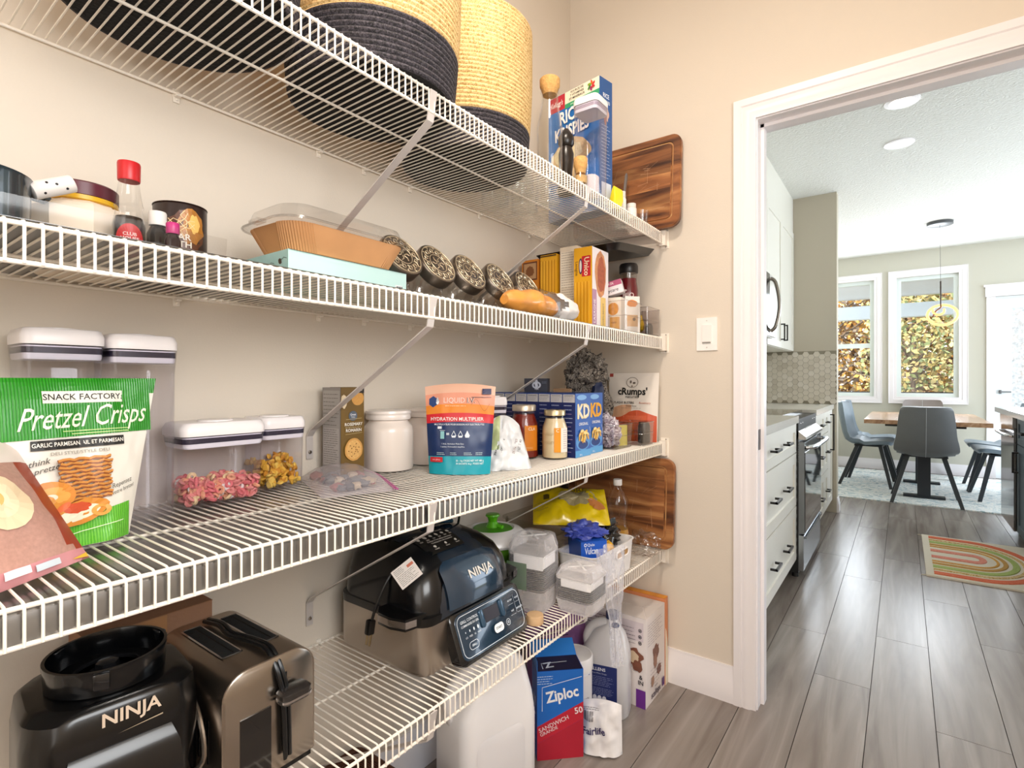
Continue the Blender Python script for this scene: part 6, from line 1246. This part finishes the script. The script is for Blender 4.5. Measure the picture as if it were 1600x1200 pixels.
# upper cabinets and microwave
UX = -.80
def upper(label, y0, y1, z0, doors, hy):
    t = thing('upper_cabinet', label, 'cabinet', (0, 0, 0), 0, 'cream upper cabinets of the kitchen')
    b = nb(); box(b, WX + .002, UX - .0002, y0, y1, z0, 2.44); obj('body', b, CAB, t)
    n = doors; w_ = (y1 - y0) / n
    for i in range(n):
        d_ = shaker('door', UX, y0 + i * w_, y0 + (i + 1) * w_, z0 + .002, 2.435, t, fr=.05)
        for h_ in hy[i]: pull(UX + .018, h_, z0 + .13, d_, .13, True)
upper('cream upper cabinet nearest the doorway', 2.10, 3.383, 1.385, 2, [(2.70,), (2.78,)])
upper('short cream upper cabinet above the microwave', 3.385, 4.133, 1.85, 2, [(3.72,), (3.80,)])
upper('cream upper cabinet beyond the microwave, ending at the partition', 4.135, 5.279, 1.385, 2, [(4.66,), (4.785,)])
b = nb(); box(b, WX, UX + .012, 2.10, 5.279, 2.441, CEIL); struct('trim_7', b, CAB)
t = thing('microwave', 'stainless over-the-range microwave with curved handle', 'microwave', (0, 0, 0))
b = nb(); box(b, WX + .002, -.742, 3.388, 4.130, 1.425, 1.848); obj('body', b, mt('#cfcdc9', .3, .8), t, .003)
b = nb(); box(b, -.7419, -.722, 3.39, 3.90, 1.43, 1.845); obj('door', b, mt('#3c3c3e', .1, .5), t, .003)
b = nb(); box(b, -.7419, -.722, 3.902, 4.128, 1.43, 1.845); pnl = obj('control_panel', b, mt('#d4d2ce', .3, .8), t, .003)
b = nb(); tube(b, smooth_path([(-.722, 3.93, 1.46), (-.690, 3.93, 1.50), (-.668, 3.93, 1.63), (-.690, 3.93, 1.78), (-.722, 3.93, 1.82)], 8), .012, 10); obj('handle', b, mt('#9a938a', .25, 1), t)
# partition wall with hexagon tiles
b = nb(); box(b, WX, -.455, 5.28, 5.40, 0, CEIL); pw = struct('wall_partition', b, mt('#bdb4a2', .75, var=.02, vs_=1.5))
b = nb(); skirt(b, .12, Matrix.Translation((-.455, 5.40, 0)) @ Matrix.Rotation(-PI / 2, 4, 'Z')); struct('baseboard_partition', b, TRIM)
b = nb(); box(b, WX, -.4555, 5.274, 5.2801, .926, 1.384); struct('backsplash', b, mt('#8d8574', .8))
bsp = bpy.data.objects['backsplash']
hexm = []
for c_ in ('#d3cabb', '#ccc3b3', '#d9d1c4', '#c6bcac'):
    hm = nb(); RR = .0268; prism(hm, [(RR * math.cos(PI * k / 3), RR * math.sin(PI * k / 3)) for k in range(6)], 0, .004)
    for v in hm.verts: v.co = V((v.co.x, -v.co.z, v.co.y))
    bmesh.ops.bevel(hm, geom=[e for e in hm.edges if abs(e.verts[0].co.y + .004) < 1e-5 and abs(e.verts[1].co.y + .004) < 1e-5], offset=.0008, segments=1, affect='EDGES')
    bmesh.ops.recalc_face_normals(hm, faces=hm.faces)
    me = bpy.data.meshes.new('hex_tile'); hm.to_mesh(me); hm.free(); me.materials.append(mt(c_, .25, var=.08, vs_=9)); hexm.append(me)
rnd = random.Random(7)
for i in range(16):
    for j in range(10):
        x = -.48 - .0414 * i; z_ = .950 + .0478 * j + (.0239 if i % 2 else 0)
        if x < WX + .02 or z_ > 1.362: continue
        o = bpy.data.objects.new('hex_tile', rnd.choice(hexm + hexm[:1] * 3)); COL.objects.link(o); o.parent = bsp; o.location = (x, 5.2741, z_)

# far dining wall with two windows and the glazed door
WI = [(-.90, -.30, .93, 2.42), (-.065, .535, .93, 2.42)]; DX0, DX1, DH = .86, 1.72, 2.10
b = nb(); xs = [WX - .24, WI[0][0], WI[0][1], WI[1][0], WI[1][1], DX0, DX1, 3.3]
for i in range(0, 8, 2): box(b, xs[i], xs[i + 1], 8.24, 8.38, 0, CEIL)
for x0, x1, a, c in WI: box(b, x0, x1, 8.24, 8.38, 0, a); box(b, x0, x1, 8.24, 8.38, c, CEIL)
box(b, DX0, DX1, 8.24, 8.38, DH, CEIL); struct('wall_dining', b, WALLK)
WG = clear('#fafdfd', .03, .02)
for n_, (x0, x1, a, c) in enumerate(WI):
    b = nb(); f_ = .045
    box(b, x0, x1, 8.27, 8.33, a, a + f_); box(b, x0, x1, 8.27, 8.33, c - f_, c); box(b, x0, x0 + f_, 8.27, 8.33, a + f_, c - f_); box(b, x1 - f_, x1, 8.27, 8.33, a + f_, c - f_)
    w_ = struct('window_%d' % (n_ + 1), b, mt('#e6efee', .35, var=0), .003)
    if n_ == 0: bb = nb(); box(bb, x0 + f_, x1 - f_, 8.275, 8.32, 1.555, 1.615); obj('mid_rail', bb, mt('#e6efee', .35, var=0), w_, .003)
    bb = nb(); box(bb, x0 + f_, x1 - f_, 8.297, 8.300, a + f_, c - f_); obj('pane', bb, WG, w_)
    prof = [(0, 0), (0, .012), (.03, .012), (.034, .018), (.075, .018), (.08, .024), (.085, .024), (.085, 0)]
    path = [((x0, a), (-1, -1)), ((x0, c), (-1, 1)), ((x1, c), (1, 1)), ((x1, a), (1, -1))]
    secs = [[(px + dx * q, 8.24 - d_, pz + dz * q) for q, d_ in prof] for (px, pz), (dx, dz) in path]
    bb = nb(); loft(bb, secs + [secs[0]], cap0=False, cap1=False); struct('trim_%d' % (4 + n_), bb, TRIM)
b = nb(); box(b, DX0 - .08, DX0, 8.222, 8.24, 0, DH); box(b, DX1, DX1 + .08, 8.222, 8.24, 0, DH); box(b, DX0 - .09, DX1 + .09, 8.218, 8.24, DH, DH + .115); box(b, DX0 - .105, DX1 + .105, 8.208, 8.24, DH + .115, DH + .14); box(b, DX0 - .085, DX1 + .085, 8.212, 8.24, DH + .0, DH + .018); struct('trim_6', b, TRIM, .002)
b = nb(); f_ = .14; box(b, DX0, DX1, 8.26, 8.30, 0, .25); box(b, DX0, DX1, 8.26, 8.30, DH - f_, DH); box(b, DX0, DX0 + f_, 8.26, 8.30, .25, DH - f_); box(b, DX1 - f_, DX1, 8.26, 8.30, .25, DH - f_); dd = struct('door_1', b, mt('#eef4f8', .35, var=0), .003)
bb = nb(); box(bb, DX0 + f_, DX1 - f_, 8.278, 8.282, .25, DH - f_); obj('pane', bb, frost(.55, '#f4f8fb', .3), dd)  # milky white put into the pane for the glare of daylight outside
b = nb(); box(b, DX0 + .03, DX0 + .05, 8.235, 8.262, .98, 1.02); tube(b, [(DX0 + .04, 8.24, 1.0), (DX0 + .04, 8.215, 1.0), (DX0 + .13, 8.215, 1.0)], .009, 8); obj('door_handle', b, mt('#8a8a8c', .3, 1), dd)

# outside: porch, railing, autumn trees
DECK = mt('#b9b8b4', .7, var=.08); b = nb(); box(b, -4, 5, 8.4, 11.4, -.25, -.12); struct('porch_deck', b, DECK)
b = nb(); box(b, -4, 5, 11.2, 11.4, 2.22, 2.45); struct('porch_beam', b, mt('#e4ebef', .5))
b = nb(); box(b, -4, 5, 8.4, 11.5, 2.60, 2.66); pr = struct('porch_roof', b, mt('#e2e5e8', .6))
slm = nb(); box(slm, -4, 5, 0, .095, 2.585, 2.6); so_ = obj('soffit_board', slm, mt('#e2e5e8', .6), pr); so_.location = (0, 8.41, 0)
for i in range(1, 28): o = so_.copy(); COL.objects.link(o); o.location = (0, 8.41 + .103 * i, 0)
t = thing('porch_railing', 'dark porch railing outside the dining windows', 'railing', (0, 11.3, -.12))
b = nb(); box(b, -4, 5, -.02, .02, 1.02, 1.06); obj('top_rail', b, mt('#2c3138', .4), t)
for x_ in (-3.5, -2.0, -.5, 1.0, 2.5, 4.0): b = nb(); box(b, x_ - .025, x_ + .025, -.025, .025, 0, 1.05); obj('post', b, mt('#2c3138', .4), t)
b = nb(); box(b, -4, 5, -.003, .003, .10, .98); obj('glass_panel', b, clear('#dde6ea', .05), t)
for x_ in (-3.9, 4.9): b = nb(); box(b, x_ - .07, x_ + .07, 11.22, 11.36, -.12, 2.22); struct('porch_post', b, mt('#e4ebef', .5))
b = nb(); box(b, -40, 40, 8.4, 70, -3.3, -3.2); struct('ground', b, mt('#7a7048', .95, var=.3, vs_=.4))
LV = [mt(c, .8, var=.2, vs_=3) for c in ('#b07c3c', '#c89a50', '#a0905a', '#c0ac78', '#96785a', '#8c9668', '#b0a294')]
def tree(x, y, h, r, seed, pal, label, n=1500):
    t = thing('autumn_tree', label, 'tree', (x, y, -3.2)); rd = random.Random(seed)
    b = nb(); tube(b, [(0, 0, 0), (.05, .03, h * .4), (-.05, 0, h * .85)], [.16, .11, .04], 8)
    for i in range(14):
        a = rd.random() * 6.28; z_ = h * rd.uniform(.25, .8); L = r * rd.uniform(.5, .95); tube(b, [(0, 0, z_), (L * .5 * math.cos(a), L * .5 * math.sin(a), z_ + L * .35), (L * math.cos(a), L * math.sin(a), z_ + L * .5)], [.04, .025, .01], 5)
    obj('trunk', b, mt('#6a5c50', .9, bump=.4), t)
    V_ = []; F_ = []; Mi = []
    for i in range(n):
        a = rd.random() * 6.28; zz = rd.random(); rr_ = r * math.sqrt(rd.random()) * (1 - .55 * zz); z_ = h * (.10 + .95 * zz); c = V((rr_ * math.cos(a), rr_ * math.sin(a), z_)); s_ = rd.uniform(.035, .085) * (2.3 if h > 8.8 else 1)
        u = V((rd.gauss(0, 1), rd.gauss(0, 1), rd.gauss(0, 1))).normalized() * s_; w_ = u.cross(V((rd.gauss(0, 1), rd.gauss(0, 1), rd.gauss(0, 1)))).normalized() * s_ * .6
        k = len(V_); V_ += [c - u, c + w_, c + u, c - w_]; F_.append((k, k + 1, k + 2, k + 3)); Mi.append(rd.choice(pal))
    me = bpy.data.meshes.new('leaves'); me.from_pydata(V_, [], F_)
    for m in LV: me.materials.append(m)
    me.polygons.foreach_set('material_index', Mi); me.update(); o = bpy.data.objects.new('leaves', me); COL.objects.link(o); o.parent = t; o['kind'] = 'stuff'
TG = [(-5.2, 15.5, 7.5, 1.9, [0, 1, 4]), (-3.3, 14.2, 6.8, 1.7, [1, 2, 5]), (-1.5, 15.8, 8.0, 2.0, [0, 1, 3, 6]), (.2, 14.0, 6.5, 1.6, [5, 2, 3]), (1.8, 15.4, 7.4, 1.9, [0, 4, 6, 1]), (3.6, 14.6, 7.0, 1.8, [1, 3, 0]), (5.6, 15.8, 7.6, 2.0, [2, 5, 1]), (-4.2, 18.5, 9, 2.6, [4, 6, 0]), (-.6, 18.8, 9.5, 2.7, [6, 4, 1]), (2.8, 18.2, 9, 2.6, [0, 6, 3]), (6.5, 19, 9, 2.6, [4, 1, 2])]
TL = ['orange autumn tree farthest left beyond the porch', 'olive autumn tree left of the sash window view', 'tall golden tree seen through the sash window', 'pale green tree seen left in the wide window', 'copper brown tree in the centre of the wide window', 'golden tree seen at the right of the wide window', 'greenish tree beyond the glazed door', 'grey brown tree in the back row at the left', 'bare grey brown tree in the back row behind the golden one', 'rusty tree in the back row behind the copper one', 'brown tree in the back row at the right']
for i, (x, y, h, r, pal) in enumerate(TG): tree(x, y, h, r, i + 3, pal, TL[i], 6500 if i < 7 else 8000)

# recessed ceiling lights
for i, (x, y, lb) in enumerate([(-.005, 3.80, 'recessed ceiling light nearest the door head'), (-.022, 4.46, 'recessed ceiling light farther from the door head'), (2.0, 3.7, 'recessed ceiling light over the island, right of view'), (2.0, 5.2, 'recessed ceiling light over the far right of the island')]):
    t = thing('recessed_light', lb, 'ceiling light', (x, y, CEIL), 0, 'recessed lights in the kitchen ceiling')
    b = nb(); lathe(b, [(.088, 0), (.086, -.006), (.062, -.008), (.060, -.003)], 32, cap1=False); obj('trim_ring', b, TRIM, t)
    b = nb(); lathe(b, [(.061, -.001), (.059, -.004)], 32); obj('lens', b, mt('#fff0dc', .4, em=5, var=0), t)
# ring pendant
t = thing('ring_pendant', 'pendant lamp with glowing ring hanging over the dining table', 'pendant lamp', (.302, 6.92, CEIL))
b = nb(); lathe(b, [(.108, 0), (.108, -.030), (.104, -.032)], 36); obj('canopy', b, mt('#5a5c5e', .35, .6), t)
b = nb(); tube(b, [(0, 0, -.03), (.005, 0, -.62)], .0015, 6); obj('cable', b, DARK, t)
b = nb(); tube(b, [(.005, 0, -.60), (.006, 0, -.85)], .006, 8); obj('rod', b, mt('#3a2c28', .3, .8), t)
b = nb(); vv = tube(b, circ(.120, 0, 48), .013, 10, closed=True); bmesh.ops.transform(b, matrix=Matrix.Translation((.02, 0, -.945)) @ Matrix.Rotation(R(62), 4, 'X') @ Matrix.Rotation(R(0), 4, 'Y'), verts=vv); rg = obj('light_ring', b, mt('#ffb468', .4, em=1.7, var=0), t)
b = nb(); tube(b, smooth_path([(.006, 0, -.85), (.005, 0, -.87), (-.03, .0, -.90), (-.055, -.02, -.955)], 4), .007, 8); obj('hook_arm', b, mt('#7a4a34', .3, .6), t)
b = nb(); vv = tube(b, [(.045 * math.cos(a), .045 * math.sin(a), 0) for a in [PI * .9 + k * PI / 14 for k in range(18)]], .011, 8); bmesh.ops.transform(b, matrix=Matrix.Translation((-.01, 0, -.90)) @ Matrix.Rotation(R(70), 4, 'X'), verts=vv); obj('small_ring', b, mt('#ffb468', .4, em=1.5, var=0), t)

# dining group
t = thing('dining_table', 'rectangular wooden dining table with dark metal legs', 'dining table', (.16, 6.86, 0))
tw = wood('table_top', '#8a6248', '#b58c68', '#cda888', 1, 2, .18, stretch=8, tint=.3)
for i in range(6): b = nb(); x0 = -.46 + .92 * i / 6; box(b, x0, x0 + .92 / 6 - .001, -.80, .80, .722, .760); obj('table_board', b, tw, t, .002, 1)
b = nb(); box(b, -.30, .30, -.60, .60, .690, .722); obj('apron', b, mt('#3a3836', .5, .5), t)
for sy in (-1, 1):
    b = nb()
    box(b, -.05, .05, sy * .45 - .04, sy * .45 + .04, .03, .70); box(b, -.16, .16, sy * .45 - .05, sy * .45 + .05, .012, .032); obj('leg', b, mt('#35383c', .4, .7), t)
LEA = mt('#6f7274', .45, var=.08, vs_=10, bump=.08, bs=120)
def chair(label, x, y, rz, m=LEA):
    """bucket chair: front towards -y local... back rest at +y"""
    t = thing('dining_chair', label, 'chair', (x, y, .012), rz, 'grey bucket chairs around the dining table')
    prof = [(-.225, .455), (-.20, .470), (-.10, .462), (.02, .448), (.12, .452), (.175, .485), (.205, .56), (.225, .66), (.245, .78), (.258, .865), (.262, .885)]
    n = len(prof) - 1
    def P(u, v, off):
        k = v * n; i = min(int(k), n - 1); f = k - i; y_ = prof[i][0] * (1 - f) + prof[i + 1][0] * f; z_ = prof[i][1] * (1 - f) + prof[i + 1][1] * f
        dy = prof[i + 1][0] - prof[i][0]; dz = prof[i + 1][1] - prof[i][1]; L = math.hypot(dy, dz); ny, nz = -dz / L, dy / L
        q = 2 * u - 1; hw = .215 if v < .35 else (.215 + .022 * math.sin((v - .35) / .3 * PI) if v < .65 else .215 - .045 * ((v - .65) / .35) ** 1.3)
        if v < .08: hw -= .03 * (1 - v / .08)
        cup = (.045 if v > .3 else .02) * abs(q) ** 2.5
        return (q * hw, y_ + ny * (off + cup), z_ + nz * (off + cup) - (.012 * abs(q) ** 4 if v > .9 else 0))
    b = nb(); A = gridsurf(b, lambda u, v: P(u, v, 0), 14, 24); B_ = gridsurf(b, lambda u, v: P(u, v, -.034), 14, 24)
    def stitch(a, c):
        for i in range(len(a) - 1): b.faces.new((a[i], a[i + 1], c[i + 1], c[i]))
    stitch(A[0], B_[0]); stitch(A[-1], B_[-1]); stitch([r[0] for r in A], [r[0] for r in B_]); stitch([r[-1] for r in A], [r[-1] for r in B_])
    sh_ = obj('seat_shell', b, m, t, ang=60)
    b = nb(); tube(b, [P(.5, v / 30, -.0355) for v in range(9, 30)], .0018, 5); tube(b, [P(.5, v / 30, .001) for v in range(1, 30)], .0018, 5); obj('centre_seam', b, mt('#b9bcbd', .5), sh_)
    LG = mt('#34373a', .45, .5)
    for sx in (-1, 1):
        for sy in (-1, 1):
            b = nb(); a = V((sx * .13, sy * .10 - .02, .43)); c = V((sx * .25, sy * .23, 0)); w1, w2 = .018, .014
            loft(b, [[c + V((-w2, -w2, 0)), c + V((w2, -w2, 0)), c + V((w2, w2, 0)), c + V((-w2, w2, 0))], [a + V((-w1, -w1, 0)), a + V((w1, -w1, 0)), a + V((w1, w1, 0)), a + V((-w1, w1, 0))]]); obj('leg', b, LG, t, .002, 1)
    b = nb(); box(b, -.16, .16, -.14, .11, .415, .428); obj('seat_frame', b, LG, t)
    return t
chair('grey bucket dining chair with its back to the doorway, nearest of the four', .165, 6.21, 180)
chair('grey dining chair at the far end of the table, only its back top showing', .19, 7.93, 0, mt('#8f8580', .45, var=.06))
chair('blue grey dining chair nearer on the left side of the table', -.30, 6.96, 84, mt('#77858f', .4, var=.06))
chair('blue grey dining chair on the right side of the table, partly behind the dishwasher', .78, 6.75, -86, mt('#77858f', .4, var=.06))
b = nb(); box(b, -.70, 1.9, 6.02, 8.08, .0, .010); o = obj('area_rug', b, speckle('faded_rug', ['#b9c6c9', '#dfe2df', '#e6e4de', '#c6cfd0', '#e9e6e0', '#9fb0b6'], 9, .95), None, .003, 1); setp(o, 'large pale blue and cream area rug under the dining table', 'rug')

chair('blue grey dining chair farther along the left side of the table', -.30, 7.47, 88, mt('#77858f', .4, var=.06))
chair('blue grey dining chair farther along the right side of the table', .76, 7.30, -90, mt('#77858f', .4, var=.06))
# rainbow mat
t = thing('rainbow_mat', 'cream door mat with a woven rainbow in orange, mustard and green', 'mat', (.37, 4.37, 0), 0)
b = nb(); box(b, -.262, .31, -.50, .50, 0, .009); obj('mat_base', b, mt('#e6ddcb', .95, bump=.5, bs=300), t, .003, 1)
def arch(r, w_, col, z_, name='rainbow_band', a=1):
    b = nb(); n = 40; V_ = []
    def pt(k, rr):
        s = k / n
        if s < .22: return (-.225 + (.225 - .02) * s / .22, -rr)
        if s > .78: return (-.02 - (.225 - .02) * (s - .78) / .22, rr)
        th = -PI / 2 + PI * (s - .22) / .56; return (-.02 + rr * .66 * math.cos(th), rr * math.sin(th))
    vi = [[b.verts.new((*pt(k, r - w_ / 2), .009)), b.verts.new((*pt(k, r - w_ / 2 + .004), z_)), b.verts.new((*pt(k, r + w_ / 2 - .004), z_)), b.verts.new((*pt(k, r + w_ / 2), .009))] for k in range(n + 1)]
    for p_, q_ in zip(vi, vi[1:]):
        for i in range(3): b.faces.new((p_[i], p_[i + 1], q_[i + 1], q_[i]))
    obj(name, b, col, t)
def yarn(c1, c2): return speckle('yarn' + c1, [c1, c2, c1, c2], 60, .95)
for r_, w_, c1, c2 in ((.435, .06, '#d2603e', '#dc7a54'), (.362, .032, '#b98a3a', '#e2d2a4'), (.300, .05, '#98ac5c', '#b0bc70'), (.230, .036, '#b88a44', '#c89c54'), (.178, .022, '#d8a850', '#c88c3c'), (.075, .055, '#d67a68', '#e09a84')): arch(r_, w_, yarn(c1, c2), .013)
b = nb()
for s_ in (-1, 1): tube(b, [(-.262, s_ * .49, .004), (-.285, s_ * .50, .004)], .003, 5)
obj('corner_thread', b, mt('#cfc6b2', .9), t)

# island with dishwasher
IX = .615; NAVY = mt('#42525d', .45, var=.03)
t = thing('kitchen_island', 'slate blue kitchen island at the right edge of the view', 'island', (0, 0, 0))
b = nb(); box(b, IX + .02, 1.55, 3.55, 5.50, .10, .885); box(b, IX + .08, 1.5, 3.60, 5.45, 0, .10); obj('body', b, NAVY, t)
for a, c in ((3.56, 4.22), (4.22, 4.88)):
    d_ = shaker('drawer', IX + .02, a, c, .70, .88, t, -1, NAVY, .04); pull(IX, (a + c) / 2, .79, d_, .14, sgn=-1)
    d_ = shaker('door', IX + .02, a, c, .11, .698, t, -1, NAVY, .05); pull(IX, c - .06, .58, d_, .14, True, -1)
b = nb(); box(b, IX - .04, 1.85, 3.50, 5.56, .886, .922); o = obj('island_countertop', b, mt('#dfe3e4', .1, var=.03), None, .003); setp(o, 'pale polished countertop on the kitchen island', 'countertop')
t = thing('dishwasher', 'stainless dishwasher built into the far end of the island', 'dishwasher', (0, 0, 0))
b = nb(); box(b, IX - .012, IX + .0195, 4.90, 5.48, .105, .80); obj('door', b, mt('#9a9490', .12, 1, .03), t, .004)
b = nb(); box(b, IX - .018, IX + .0195, 4.90, 5.48, .803, .882); obj('control_strip', b, mt('#a9a5a2', .2, 1), t, .003)
b = nb(); tube(b, smooth_path([(IX - .012, 4.96, .745), (IX - .045, 4.99, .75), (IX - .05, 5.19, .75), (IX - .045, 5.40, .75), (IX - .012, 5.43, .745)], 5), .011, 10); obj('handle', b, CHROME, t)
t = thing('chrome_bowl', 'shiny chrome bowl on the island countertop', 'bowl', (.80, 5.22, .922)); b = nb(); lathe(b, [(.05, 0), (.055, .004), (.11, .05), (.125, .075), (.12, .075), (.10, .048), (.04, .008)], 32); obj('bowl', b, CHROME, t)
